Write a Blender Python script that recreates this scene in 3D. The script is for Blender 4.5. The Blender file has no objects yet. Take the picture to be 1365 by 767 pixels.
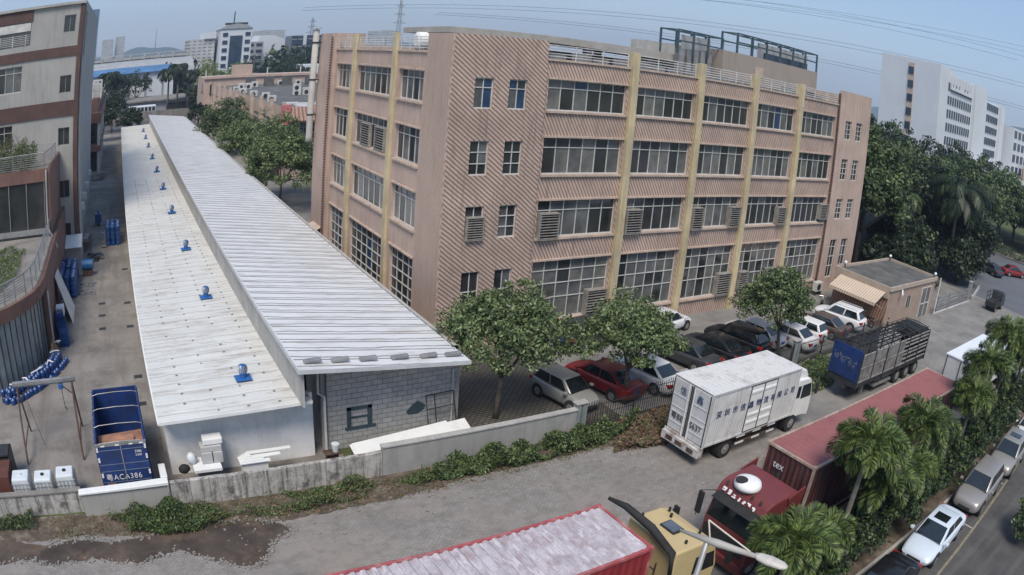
import bpy, math, random
import numpy as np
from mathutils import Matrix, Vector
R = math.radians
sc = bpy.context.scene
COL = sc.collection

# ------------------------------------------------------------------ camera
cd = bpy.data.cameras.new('camera')
cd.type = 'PANO'; cd.panorama_type = 'FISHEYE_LENS_POLYNOMIAL'     # a security camera's wide lens with its barrel curve
cd.sensor_width = 36; cd.sensor_fit = 'HORIZONTAL'; cd.fisheye_fov = 3.1
cd.fisheye_polynomial_k0 = 0.0
cd.fisheye_polynomial_k1 = -3.78588837e-02
cd.fisheye_polynomial_k2 = 1.22592500e-04
cd.fisheye_polynomial_k3 = -2.33102207e-05
cd.fisheye_polynomial_k4 = 3.51131115e-07
cd.clip_start = 0.1; cd.clip_end = 9000
cam = bpy.data.objects.new('camera', cd); COL.objects.link(cam); sc.camera = cam
_fw = Vector((0.51522817, 0.80009626, -0.3072229)); _rt = Vector((0.85184496, -0.51752309, 0.08080851)); _up = Vector((0.09434036, 0.3033411, 0.94820044))
_m = Matrix((_rt, _up, -_fw)).transposed().to_4x4(); _m.translation = Vector((-17.0806, -33.8125, 16.4073)); cam.matrix_world = _m

# ------------------------------------------------------------------ world, sun, exposure
SUN_EL, SUN_AZ = R(55), R(-143)          # azimuth from +Y towards +X
w = bpy.data.worlds.new('World'); sc.world = w; w.use_nodes = True
nt = w.node_tree
sky = nt.nodes.new('ShaderNodeTexSky'); sky.sky_type = 'NISHITA'; sky.sun_disc = False
sky.sun_elevation = SUN_EL; sky.sun_rotation = SUN_AZ; sky.air_density = 1.25; sky.dust_density = 0.7; sky.ozone_density = 2.0
bg = nt.nodes['Background']; bg.inputs['Strength'].default_value = 0.15
_cl = nt.nodes.new('ShaderNodeMix'); _cl.data_type = 'RGBA'; _cl.inputs['Factor'].default_value = 0.7      # thin even cloud veil over the clear sky
nt.links.new(sky.outputs['Color'], _cl.inputs[6]); _cl.inputs[7].default_value = (1.2, 1.7, 2.7, 1); nt.links.new(_cl.outputs[2], bg.inputs['Color'])
sd = bpy.data.lights.new('sun', 'SUN'); sd.energy = 2.6; sd.angle = R(24); sd.color = (1.0, 0.91, 0.79)
so = bpy.data.objects.new('sun', sd); COL.objects.link(so)
_d = Vector((math.sin(SUN_AZ)*math.cos(SUN_EL), math.cos(SUN_AZ)*math.cos(SUN_EL), math.sin(SUN_EL)))
so.rotation_euler = _d.to_track_quat('Z', 'Y').to_euler(); so.location = (0, 0, 60)
sc.view_settings.view_transform = 'Standard'; sc.view_settings.look = 'None'
sc.view_settings.exposure = 0.6; sc.view_settings.gamma = 1.0; sc.view_settings.use_curve_mapping = False
sc.cycles.max_bounces = 5; sc.cycles.diffuse_bounces = 3; sc.cycles.glossy_bounces = 2; sc.cycles.transparent_max_bounces = 6
sc.cycles.volume_bounces = 0
sc.cycles.use_denoising = True
HAZE = 0.00032

# ------------------------------------------------------------------ materials
def _ramp(nt, fac, a, b, p0=0.35, p1=0.65):
    r = nt.nodes.new('ShaderNodeValToRGB'); r.color_ramp.elements[0].position = p0; r.color_ramp.elements[1].position = p1
    r.color_ramp.elements[0].color = (*a, 1); r.color_ramp.elements[1].color = (*b, 1)
    nt.links.new(fac, r.inputs['Fac']); return r.outputs['Color']
def _mix(nt, fac, a, b, mode='MIX'):
    m = nt.nodes.new('ShaderNodeMix'); m.data_type = 'RGBA'; m.blend_type = mode
    if isinstance(fac, (int, float)): m.inputs['Factor'].default_value = fac
    else: nt.links.new(fac, m.inputs['Factor'])
    for s, v in ((6, a), (7, b)):
        if isinstance(v, tuple): m.inputs[s].default_value = (*v, 1)
        else: nt.links.new(v, m.inputs[s])
    return m.outputs[2]
def _math(nt, op, a, b=0.0, c=None):
    m = nt.nodes.new('ShaderNodeMath'); m.operation = op
    for i, v in enumerate((a, b) if c is None else (a, b, c)):
        if isinstance(v, (int, float)): m.inputs[i].default_value = v
        else: nt.links.new(v, m.inputs[i])
    return m.outputs[0]
def _noise(nt, vec, scale, detail=4, rough=0.6):
    n = nt.nodes.new('ShaderNodeTexNoise'); n.inputs['Scale'].default_value = scale; n.inputs['Detail'].default_value = detail; n.inputs['Roughness'].default_value = rough
    nt.links.new(vec, n.inputs['Vector']); return n.outputs['Fac']
def _map(nt, vec, sc_):
    m = nt.nodes.new('ShaderNodeMapping'); m.inputs['Scale'].default_value = sc_; nt.links.new(vec, m.inputs['Vector']); return m.outputs[0]
MATS = {}
def mat(name, col, rough=0.7, metal=0.0, var=0.25, scale=1.5, bump=0.0, streak=0.0, spec=0.5, dirt=None, dirt_amt=0.0, fine=0.0, sfreq=2.2, sthr=(0.5, 0.72)):
    """plain weathered surface: base colour, broad mottling, optional vertical streaks, dirt patches and fine grain"""
    if name in MATS: return MATS[name]
    m = bpy.data.materials.new(name); m.use_nodes = True; nt = m.node_tree; b = nt.nodes['Principled BSDF']
    b.inputs['Roughness'].default_value = rough; b.inputs['Metallic'].default_value = metal; b.inputs['Specular IOR Level'].default_value = spec
    tc = nt.nodes.new('ShaderNodeTexCoord').outputs['Object']
    f = _noise(nt, tc, scale)
    lo = tuple(c*(1-var) for c in col); hi = tuple(min(1, c*(1+var*0.6)) for c in col)
    c = _ramp(nt, f, lo, hi, 0.3, 0.7)
    if streak:
        s = _noise(nt, _map(nt, tc, (sfreq, sfreq, 0.16*sfreq/2.2)), 2.0, 5, 0.7)
        c = _mix(nt, _ramp(nt, s, (0, 0, 0), (streak,)*3, *sthr), c, tuple(x*0.3 for x in col))
    if dirt_amt:
        s = _noise(nt, tc, scale*0.7+0.31, 6, 0.72)
        c = _mix(nt, _ramp(nt, s, (0, 0, 0), (dirt_amt,)*3, 0.48, 0.66), c, dirt or (0.08, 0.065, 0.05))
    if fine:
        s = _noise(nt, tc, 14, 3, 0.7)
        c = _mix(nt, fine, c, _ramp(nt, s, (0.25,)*3, (1.0,)*3, 0.3, 0.7), 'MULTIPLY')
    nt.links.new(c, b.inputs['Base Color'])
    if bump:
        bn = nt.nodes.new('ShaderNodeBump'); bn.inputs['Strength'].default_value = bump; bn.inputs['Distance'].default_value = 0.03
        nt.links.new(_noise(nt, tc, 9, 5), bn.inputs['Height']); nt.links.new(bn.outputs[0], b.inputs['Normal'])
    MATS[name] = m; return m

def stripe_mat(name, col, dark, axes, period, duty=0.3, soft=0.15, streak=0.3, var=0.12):
    """tile facing laid in parallel courses: 'axes' weights of x,y,z give the direction across the courses"""
    m = bpy.data.materials.new(name); m.use_nodes = True; nt = m.node_tree; b = nt.nodes['Principled BSDF']; b.inputs['Roughness'].default_value = 0.6
    tc = nt.nodes.new('ShaderNodeTexCoord').outputs['Object']
    sp = nt.nodes.new('ShaderNodeSeparateXYZ'); nt.links.new(tc, sp.inputs[0])
    v = _math(nt, 'MULTIPLY', sp.outputs[0], axes[0]); v = _math(nt, 'MULTIPLY_ADD', sp.outputs[1], axes[1], v); v = _math(nt, 'MULTIPLY_ADD', sp.outputs[2], axes[2], v)
    wob = _noise(nt, tc, 0.6, 2); v = _math(nt, 'MULTIPLY_ADD', wob, period*0.5, v)
    f = _math(nt, 'FRACT', _math(nt, 'DIVIDE', v, period))
    d = _math(nt, 'ABSOLUTE', _math(nt, 'SUBTRACT', f, 0.5))
    fac = _ramp(nt, d, (1, 1, 1), (0, 0, 0), max(0.0, duty/2-soft/2), duty/2+soft/2)
    n = _noise(nt, tc, 0.5, 5, 0.65)
    base = _ramp(nt, n, tuple(c*(1-var) for c in col), tuple(c*(1+var) for c in col), 0.3, 0.7)
    c = _mix(nt, fac, base, dark)
    s = _noise(nt, _map(nt, tc, (1.6, 1.6, 0.13)), 2.0, 5, 0.7)
    c = _mix(nt, _ramp(nt, s, (0, 0, 0), (streak,)*3, 0.52, 0.75), c, tuple(x*0.35 for x in col))
    nt.links.new(c, b.inputs['Base Color'])
    bn = nt.nodes.new('ShaderNodeBump'); bn.inputs['Strength'].default_value = 0.5; bn.inputs['Distance'].default_value = 0.03
    nt.links.new(fac, bn.inputs['Height']); bn.invert = True; nt.links.new(bn.outputs[0], b.inputs['Normal'])
    MATS[name] = m; return m

def brick_mat(name, c1, c2, mortar, bw, bh, msize, axes=('x', 'z'), bump=0.4, patch=None, patch_amt=0.0, rough=0.85):
    m = bpy.data.materials.new(name); m.use_nodes = True; nt = m.node_tree; b = nt.nodes['Principled BSDF']; b.inputs['Roughness'].default_value = rough
    tc = nt.nodes.new('ShaderNodeTexCoord').outputs['Object']
    sp = nt.nodes.new('ShaderNodeSeparateXYZ'); nt.links.new(tc, sp.inputs[0]); cb = nt.nodes.new('ShaderNodeCombineXYZ')
    o = {'x': 0, 'y': 1, 'z': 2}
    nt.links.new(sp.outputs[o[axes[0]]], cb.inputs[0]); nt.links.new(sp.outputs[o[axes[1]]], cb.inputs[1])
    bt = nt.nodes.new('ShaderNodeTexBrick'); nt.links.new(cb.outputs[0], bt.inputs['Vector'])
    bt.inputs['Color1'].default_value = (*c1, 1); bt.inputs['Color2'].default_value = (*c2, 1); bt.inputs['Mortar'].default_value = (*mortar, 1)
    bt.inputs['Scale'].default_value = 1.0; bt.inputs['Brick Width'].default_value = bw; bt.inputs['Row Height'].default_value = bh; bt.inputs['Mortar Size'].default_value = msize
    n = _noise(nt, tc, 0.35, 7, 0.65); n2 = _noise(nt, tc, 3.1, 5, 0.7)
    c = _mix(nt, 0.55, bt.outputs['Color'], _ramp(nt, n, (0.55,)*3, (1.15,)*3, 0.3, 0.7), 'MULTIPLY')
    c = _mix(nt, 0.5, c, _ramp(nt, n2, (0.6,)*3, (1.1,)*3, 0.3, 0.7), 'MULTIPLY')
    if patch_amt:
        n3 = _noise(nt, tc, 0.22, 6, 0.7)
        c = _mix(nt, _ramp(nt, n3, (0, 0, 0), (patch_amt,)*3, 0.5, 0.62), c, patch)
    nt.links.new(c, b.inputs['Base Color'])
    bn = nt.nodes.new('ShaderNodeBump'); bn.inputs['Strength'].default_value = bump; bn.inputs['Distance'].default_value = 0.02
    nt.links.new(bt.outputs['Fac'], bn.inputs['Height']); bn.invert = True; nt.links.new(bn.outputs[0], b.inputs['Normal'])
    MATS[name] = m; return m

def leaf_mat(name, col, var=0.35, rough=0.5):
    m = bpy.data.materials.new(name); m.use_nodes = True; nt = m.node_tree; b = nt.nodes['Principled BSDF']
    b.inputs['Roughness'].default_value = rough; b.inputs['Specular IOR Level'].default_value = 0.4
    g = nt.nodes.new('ShaderNodeNewGeometry')
    c = _ramp(nt, g.outputs['Random Per Island'], tuple(x*(1-var) for x in col), tuple(x*(1+var) for x in col), 0.0, 1.0)
    nt.links.new(c, b.inputs['Base Color'])
    tr = nt.nodes.new('ShaderNodeBsdfTranslucent'); nt.links.new(c, tr.inputs['Color'])
    ms = nt.nodes.new('ShaderNodeMixShader'); ms.inputs[0].default_value = 0.2
    out = nt.nodes['Material Output']; nt.links.new(b.outputs[0], ms.inputs[1]); nt.links.new(tr.outputs[0], ms.inputs[2]); nt.links.new(ms.outputs[0], out.inputs['Surface'])
    MATS[name] = m; return m

TAN = (0.47, 0.352, 0.292)
M = dict(
 tan=mat('tan_tile', TAN, 0.65, var=0.16, scale=0.5, streak=0.5),
 tan_front=stripe_mat('tan_tile_front', TAN, (0.15, 0.1, 0.08), (0.78, 0, 1.0), 0.25, 0.32, 0.22, 0.6, 0.2),
 tan_spandrel=stripe_mat('tan_tile_spandrel', TAN, (0.18, 0.12, 0.095), (1.0, 0, 0.55), 0.22, 0.32, 0.25, 0.6, 0.2),
 tan_side=stripe_mat('tan_tile_side', (0.48, 0.36, 0.295), (0.34, 0.25, 0.2), (0, 1.0, 0.3), 0.17, 0.4, 0.3, 0.35),
 ledge=mat('ledge', (0.47, 0.37, 0.3), 0.7, var=0.2, streak=0.35),
 pillar=mat('pillar', (0.53, 0.44, 0.27), 0.7, var=0.25, scale=0.5, streak=0.55, dirt=(0.35, 0.3, 0.25), dirt_amt=0.6),
 frame=mat('window_frame', (0.52, 0.52, 0.5), 0.5, var=0.2),
 glass=mat('glass_dark', (0.032, 0.035, 0.036), 0.1, var=0.6, scale=0.4, spec=0.9),
 glass2=mat('glass_curtain', (0.15, 0.15, 0.14), 0.15, var=0.4, scale=1.2, spec=0.8),
 glass3=mat('glass_blue', (0.02, 0.05, 0.12), 0.1, var=0.4, spec=0.9),
 glassb=mat('glass_pale', (0.11, 0.115, 0.115), 0.15, var=0.5, scale=0.8, spec=0.9),
 louvre=mat('louvre', (0.28, 0.27, 0.25), 0.6, var=0.3, scale=3, streak=0.4, dirt=(0.2, 0.12, 0.07), dirt_amt=0.5),
 dark=mat('dark', (0.02, 0.02, 0.02), 0.8, var=0.3),
 conc=mat('concrete', (0.24, 0.225, 0.205), 0.9, var=0.3, scale=0.6, bump=0.3, dirt=(0.1, 0.09, 0.08), dirt_amt=0.5, fine=0.3),
 conc_l=mat('concrete_light', (0.42, 0.41, 0.39), 0.85, var=0.2, scale=0.8, streak=0.35, fine=0.2),
 roofgrey=mat('roof_grey', (0.1, 0.1, 0.098), 0.9, var=0.4, scale=0.5, dirt=(0.2, 0.19, 0.17), dirt_amt=0.5),
 rail=mat('rail_white', (0.55, 0.54, 0.52), 0.5, var=0.25),
 white=mat('white_paint', (0.74, 0.75, 0.74), 0.55, var=0.1, scale=0.7, dirt=(0.4, 0.38, 0.35), dirt_amt=0.3),
 greyw=mat('grey_render', (0.34, 0.332, 0.315), 0.85, var=0.12, scale=0.4, streak=0.3),
 brown=mat('brown_band', (0.095, 0.052, 0.044), 0.7, var=0.25, scale=0.8, streak=0.3),
 brown2=mat('brown_tile', (0.165, 0.088, 0.07), 0.75, var=0.25, scale=0.8, streak=0.6),
 metal=mat('metal_grey', (0.3, 0.3, 0.3), 0.45, 0.4, var=0.3),
 metal_d=mat('metal_dark', (0.045, 0.047, 0.05), 0.5, 0.3, var=0.4),
 rust=mat('rusty_steel', (0.1, 0.06, 0.045), 0.75, 0.2, var=0.5, scale=3),
 tyre=mat('tyre', (0.02, 0.02, 0.02), 0.85, var=0.4),
 rim=mat('wheel_rim', (0.4, 0.4, 0.4), 0.35, 0.7, var=0.2),
 chrome=mat('lamp_glass', (0.6, 0.6, 0.62), 0.15, 0.3, var=0.1),
 taill=mat('tail_lamp', (0.3, 0.01, 0.01), 0.2, var=0.2),
 text_navy=mat('lettering_navy', (0.02, 0.05, 0.13), 0.6, var=0.5, scale=6),
 text_white=mat('lettering_white', (0.7, 0.7, 0.7), 0.6, var=0.1),
 text_black=mat('lettering_black', (0.02, 0.02, 0.02), 0.6, var=0.1),
 blue=mat('blue_plastic', (0.012, 0.055, 0.2), 0.4, var=0.4, scale=4),
 blue_d=mat('navy_steel', (0.011, 0.037, 0.15), 0.5, var=0.35, scale=2, dirt=(0.04, 0.035, 0.05), dirt_amt=0.4),
 bluer=mat('blue_roof', (0.07, 0.17, 0.33), 0.6, var=0.3, scale=0.2),
 ibc=mat('white_plastic', (0.6, 0.64, 0.66), 0.4, var=0.15, scale=3),
 trunk=mat('bark', (0.13, 0.105, 0.08), 0.9, var=0.4, scale=5, bump=0.4),
 palmtrunk=mat('palm_bark', (0.16, 0.145, 0.12), 0.9, var=0.4, scale=4, bump=0.3),
 soil=mat('soil', (0.11, 0.085, 0.06), 0.95, var=0.4, scale=2, bump=0.6, dirt=(0.24, 0.2, 0.16), dirt_amt=0.8, fine=0.4),
 asphalt=mat('asphalt', (0.075, 0.072, 0.07), 0.9, var=0.3, scale=0.5, bump=0.2, dirt=(0.13, 0.12, 0.11), dirt_amt=0.4, fine=0.3),
 street=mat('street_asphalt', (0.12, 0.13, 0.145), 0.8, var=0.15, scale=0.3, fine=0.2),
 lane=mat('lane_concrete', (0.24, 0.22, 0.2), 0.9, var=0.25, scale=0.35, bump=0.2, dirt=(0.09, 0.075, 0.065), dirt_amt=0.55, fine=0.3),
 lot=mat('lot_concrete', (0.25, 0.24, 0.225), 0.9, var=0.25, scale=0.3, bump=0.2, dirt=(0.1, 0.095, 0.09), dirt_amt=0.5, fine=0.3),
 mud=mat('mud', (0.06, 0.045, 0.035), 0.75, var=0.5, scale=0.7, bump=0.6, dirt=(0.14, 0.095, 0.065), dirt_amt=0.7),
 stained=mat('stained_wall', (0.5, 0.48, 0.45), 0.9, var=0.3, scale=1.5, bump=0.4, streak=1.0, dirt=(0.06, 0.055, 0.05), dirt_amt=0.85, fine=0.3, sfreq=3.6, sthr=(0.46, 0.66)),
 greywall=mat('grey_wall', (0.3, 0.3, 0.29), 0.85, var=0.2, scale=0.8, streak=0.25, dirt=(0.16, 0.15, 0.14), dirt_amt=0.3),
 rubble=mat('rubble', (0.14, 0.085, 0.06), 0.95, var=0.6, scale=7),
 stone=mat('stone', (0.24, 0.225, 0.21), 0.9, var=0.4, scale=3),
 wood=mat('wood', (0.22, 0.14, 0.08), 0.85, var=0.3, scale=4),
 awning=stripe_mat('striped_awning', (0.62, 0.47, 0.3), (0.4, 0.25, 0.16), (1, 0.0, 0), 0.22, 0.45, 0.1, 0.15),
 guardtile=stripe_mat('guard_tile', (0.4, 0.24, 0.17), (0.17, 0.1, 0.075), (1.0, 0.6, 0.35), 0.24, 0.4, 0.2, 0.2),
 pink=mat('faded_red_sign', (0.5, 0.16, 0.17), 0.7, var=0.15, streak=0.2),
 hill=mat('hill', (0.06, 0.085, 0.06), 1, var=0.3, scale=0.01),
 grass=mat('grass_soil', (0.07, 0.09, 0.03), 1, var=0.4, scale=0.5),
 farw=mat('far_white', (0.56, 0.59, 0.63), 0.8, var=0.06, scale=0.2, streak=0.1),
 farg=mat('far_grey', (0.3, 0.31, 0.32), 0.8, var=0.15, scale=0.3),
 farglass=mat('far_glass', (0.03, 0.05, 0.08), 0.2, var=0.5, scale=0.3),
 paver=brick_mat('road_pavers', (0.31, 0.29, 0.27), (0.25, 0.235, 0.22), (0.19, 0.175, 0.16), 0.2, 0.1, 0.012, ('x', 'y'), 0.3, (0.25, 0.22, 0.195), 0.8),
 lotpaver=brick_mat('grass_pavers', (0.17, 0.15, 0.135), (0.13, 0.115, 0.1), (0.05, 0.05, 0.035), 0.34, 0.17, 0.04, ('x', 'y'), 0.6, (0.1, 0.09, 0.07), 0.4),
 block=brick_mat('grey_blocks', (0.48, 0.465, 0.445), (0.39, 0.38, 0.36), (0.23, 0.22, 0.21), 0.46, 0.235, 0.014, ('x', 'z'), 0.6),
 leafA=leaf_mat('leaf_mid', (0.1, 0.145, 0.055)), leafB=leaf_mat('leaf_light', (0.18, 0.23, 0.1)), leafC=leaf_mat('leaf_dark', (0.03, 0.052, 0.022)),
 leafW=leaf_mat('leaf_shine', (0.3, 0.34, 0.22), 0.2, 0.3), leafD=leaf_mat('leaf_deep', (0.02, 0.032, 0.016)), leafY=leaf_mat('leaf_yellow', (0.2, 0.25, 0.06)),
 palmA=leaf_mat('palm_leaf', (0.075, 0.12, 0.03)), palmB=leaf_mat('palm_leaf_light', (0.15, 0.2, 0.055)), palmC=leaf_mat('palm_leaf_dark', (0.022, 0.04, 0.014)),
 dry=leaf_mat('dry_leaf', (0.2, 0.12, 0.07)), weed=leaf_mat('weed_leaf', (0.09, 0.13, 0.035)),
)
def add_tracks(m, col, amt, sc3=(0.09, 1.3, 1)):
    nt = m.node_tree; b = nt.nodes['Principled BSDF']; s = b.inputs['Base Color'].links[0].from_socket; tc = nt.nodes.new('ShaderNodeTexCoord').outputs['Object']
    s = _mix(nt, _ramp(nt, _noise(nt, _map(nt, tc, sc3), 1.0, 5, .65), (0, 0, 0), (amt,)*3, .48, .64), s, col)
    nt.links.new(s, b.inputs['Base Color'])
add_tracks(M['paver'], (0.2, 0.18, 0.165), .6); add_tracks(M['paver'], (0.1, 0.09, 0.08), .35, (1.3, 1.7, 1)); add_tracks(M['lot'], (0.14, 0.13, 0.12), .5, (.3, .5, 1)); add_tracks(M['lane'], (0.12, 0.105, 0.09), .6, (1.0, .1, 1)); add_tracks(M['asphalt'], (0.12, 0.115, 0.11), .6)
def roof_mat(name, col, seam_axis, period, dirtamt, duty=0.06, seamcol=(0.25, 0.25, 0.25)):
    m = stripe_mat(name, col, seamcol, seam_axis, period, duty, 0.04, 0.0, 0.06)
    nt = m.node_tree; b = nt.nodes['Principled BSDF']; b.inputs['Roughness'].default_value = 0.5
    src = b.inputs['Base Color'].links[0].from_socket
    tc = nt.nodes.new('ShaderNodeTexCoord').outputs['Object']
    n = _noise(nt, _map(nt, tc, (0.5, 2.2, 1)), 0.9, 7, 0.72)
    c = _mix(nt, _ramp(nt, n, (0, 0, 0), (dirtamt,)*3, 0.5, 0.72), src, (0.33, 0.3, 0.26))
    nt.links.new(c, b.inputs['Base Color']); return m
M['roofA'] = roof_mat('roof_sheet_cream', (0.57, 0.572, 0.555), (0, 1, 0), 0.9, 0.85, 0.07, (0.4, 0.39, 0.36))
M['roofB'] = roof_mat('roof_sheet_white', (0.62, 0.63, 0.64), (0, 1, 0), 0.9, 0.7, 0.1, (0.2, 0.2, 0.2))
M['truckroof'] = mat('box_roof_white', (0.62, 0.62, 0.61), 0.6, var=0.1, scale=1.0, dirt=(0.3, 0.28, 0.26), dirt_amt=0.6)
M['oldroof'] = mat('worn_container_roof', (0.47, 0.43, 0.46), 0.7, var=0.2, scale=2.2, dirt=(0.3, 0.23, 0.24), dirt_amt=0.75, fine=0.3)
_nt = M['oldroof'].node_tree; _b = _nt.nodes['Principled BSDF']; _s = _b.inputs['Base Color'].links[0].from_socket; _tc = _nt.nodes.new('ShaderNodeTexCoord').outputs['Object']
_s = _mix(_nt, _ramp(_nt, _noise(_nt, _map(_nt, _tc, (4.0, 1.1, 1)), 1.3, 5, .6), (0, 0, 0), (.5,)*3, .54, .62), _s, (0.66, 0.63, 0.65))
_s = _mix(_nt, _ramp(_nt, _noise(_nt, _map(_nt, _tc, (5.0, 1.6, 1)), 1.7, 5, .6), (0, 0, 0), (.5,)*3, .56, .64), _s, (0.25, 0.19, 0.2))
_nt.links.new(_s, _b.inputs['Base Color'])
M['contred'] = mat('container_red', (0.27, 0.1, 0.1), 0.65, var=0.2, scale=1.0, dirt=(0.13, 0.05, 0.045), dirt_amt=0.4)
M['contside'] = mat('container_side_grimy', (0.12, 0.035, 0.035), 0.75, var=0.4, scale=1.0, streak=0.9, dirt=(0.045, 0.04, 0.04), dirt_amt=0.9, sthr=(0.42, 0.6))
M['cabred'] = mat('cab_red', (0.16, 0.036, 0.036), 0.4, var=0.15, scale=1.5)
M['cabgold'] = mat('cab_gold', (0.5, 0.39, 0.2), 0.4, var=0.08, scale=1.5)
M['boxw'] = mat('box_white', (0.56, 0.565, 0.57), 0.6, var=0.12, scale=0.8, streak=0.45, dirt=(0.33, 0.31, 0.29), dirt_amt=0.5)
def paint(name, col, rough=0.28, metal=0.0): return mat(name, col, rough, metal, var=0.06, scale=1.0)

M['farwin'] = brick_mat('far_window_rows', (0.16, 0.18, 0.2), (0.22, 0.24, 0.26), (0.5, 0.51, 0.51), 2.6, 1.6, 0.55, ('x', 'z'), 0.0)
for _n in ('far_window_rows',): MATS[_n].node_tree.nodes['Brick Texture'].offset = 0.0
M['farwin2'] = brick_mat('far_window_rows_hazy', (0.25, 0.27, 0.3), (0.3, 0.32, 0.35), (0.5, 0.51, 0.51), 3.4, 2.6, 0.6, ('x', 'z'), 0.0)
# ------------------------------------------------------------------ mesh helpers
OFF = {}
class MB:
    def __init__(s): s.v = []; s.f = []; s.m = []
    def quad(s, a, b, c, d, m=0):
        i = len(s.v); s.v += [tuple(a), tuple(b), tuple(c), tuple(d)]; s.f.append((i, i+1, i+2, i+3)); s.m.append(m)
    def poly(s, pts, m=0):
        i = len(s.v); s.v += [tuple(p) for p in pts]; s.f.append(tuple(range(i, i+len(pts)))); s.m.append(m)
    def hexa(s, p, m=0):      # 8 points: bottom ring 0-3, top ring 4-7
        i = len(s.v); s.v += [tuple(q) for q in p]
        for f in ((3, 2, 1, 0), (4, 5, 6, 7), (0, 1, 5, 4), (1, 2, 6, 5), (2, 3, 7, 6), (3, 0, 4, 7)):
            s.f.append(tuple(i+k for k in f)); s.m.append(m)
        return s
    def box(s, x0, x1, y0, y1, z0, z1, m=0):
        return s.hexa([(x0, y0, z0), (x1, y0, z0), (x1, y1, z0), (x0, y1, z0), (x0, y0, z1), (x1, y0, z1), (x1, y1, z1), (x0, y1, z1)], m)
    def obox(s, O, U, V, N, u0, u1, v0, v1, n0, n1, m=0):
        O, U, V, N = (np.array(q, float) for q in (O, U, V, N))
        return s.hexa([O+U*u+V*v+N*n for v in (v0, v1) for u, n in ((u0, n0), (u1, n0), (u1, n1), (u0, n1))], m)
    def tube(s, pts, rads, n=8, m=0, cap=True):
        pts = [np.array(p, float) for p in pts]
        if isinstance(rads, (int, float)): rads = [rads]*len(pts)
        base = len(s.v); up = np.array((0.13, 0.27, 0.95))
        for k, p in enumerate(pts):
            d = pts[min(k+1, len(pts)-1)]-pts[max(k-1, 0)]; d = d/(np.linalg.norm(d)+1e-9)
            a = np.cross(d, up if abs(d@up) < 0.95 else np.array((1.0, 0, 0))); a /= np.linalg.norm(a); b = np.cross(d, a)
            for j in range(n):
                t = 2*math.pi*j/n; s.v.append(tuple(p+rads[k]*(math.cos(t)*a+math.sin(t)*b)))
        for k in range(len(pts)-1):
            for j in range(n):
                a0 = base+k*n+j; a1 = base+k*n+(j+1) % n
                s.f.append((a0, a0+n, a1+n, a1)); s.m.append(m)
        if cap:
            s.f.append(tuple(base+j for j in range(n))); s.m.append(m)
            s.f.append(tuple(base+(len(pts)-1)*n+n-1-j for j in range(n))); s.m.append(m)
        return s
    def cyl(s, a, b, r, n=16, m=0): return s.tube([a, b], [r, r], n, m)
    def loft(s, rings, m=0, cap=True, closed=True):
        base = len(s.v); n = len(rings[0])
        for r in rings: s.v += [tuple(p) for p in r]
        for k in range(len(rings)-1):
            for j in range(n if closed else n-1):
                a0 = base+k*n+j; a1 = base+k*n+(j+1) % n
                s.f.append((a0, a1, a1+n, a0+n)); s.m.append(m)
        if cap:
            s.f.append(tuple(base+n-1-j for j in range(n))); s.m.append(m); s.f.append(tuple(base+(len(rings)-1)*n+j for j in range(n))); s.m.append(m)
        return s
    def build(s, name, mats, parent=None, smooth=False, bevel=0, seg=2):
        if not isinstance(mats, (list, tuple)): mats = [mats]
        off = np.array(OFF.get(parent.name, (0, 0, 0))) if parent else np.zeros(3)
        me = bpy.data.meshes.new(name)
        v = np.array(s.v, float)-off
        me.from_pydata(v.tolist(), [], s.f)
        for q in mats: me.materials.append(q)
        me.polygons.foreach_set('material_index', s.m)
        if smooth: me.polygons.foreach_set('use_smooth', [True]*len(s.f))
        me.update()
        o = bpy.data.objects.new(name, me); COL.objects.link(o)
        if parent: o.parent = parent; OFF[o.name] = tuple(off)
        if bevel:
            b = o.modifiers.new('bevel', 'BEVEL'); b.width = bevel; b.segments = seg; b.limit_method = 'ANGLE'; b.angle_limit = R(35)
            if smooth is False: pass
        return o
def tag(o, label=None, cat=None, group=None, kind=None):
    if label: o['label'] = label
    if cat: o['category'] = cat
    if group: o['group'] = group
    if kind: o['kind'] = kind
    return o
def thing(name, label, cat, loc=(0, 0, 0), group=None):
    o = bpy.data.objects.new(name, None); COL.objects.link(o); o.location = loc; OFF[o.name] = tuple(loc); o.empty_display_size = 0.2
    return tag(o, label, cat, group)
def local_thing(name, label, cat, group=None):      # built round the origin, moved later
    return thing(name, label, cat, (0, 0, 0), group)
def kids(o): return [c for c in bpy.data.objects if c.parent == o]
def copy_tree(o, parent=None):
    c = o.copy(); COL.objects.link(c); c.parent = parent
    for ch in CH.get(o.name, ()): copy_tree(ch, c)
    return c
CH = {}
def freeze_children():
    CH.clear()
    for o in bpy.data.objects:
        if o.parent: CH.setdefault(o.parent.name, []).append(o)
def place(o, x, y, z=0, rz=0, s=1):
    o.location = (x, y, z); o.rotation_euler = (0, 0, rz); o.scale = (s, s, s); return o
def struct(o): o['kind'] = 'structure'; return o
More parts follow.
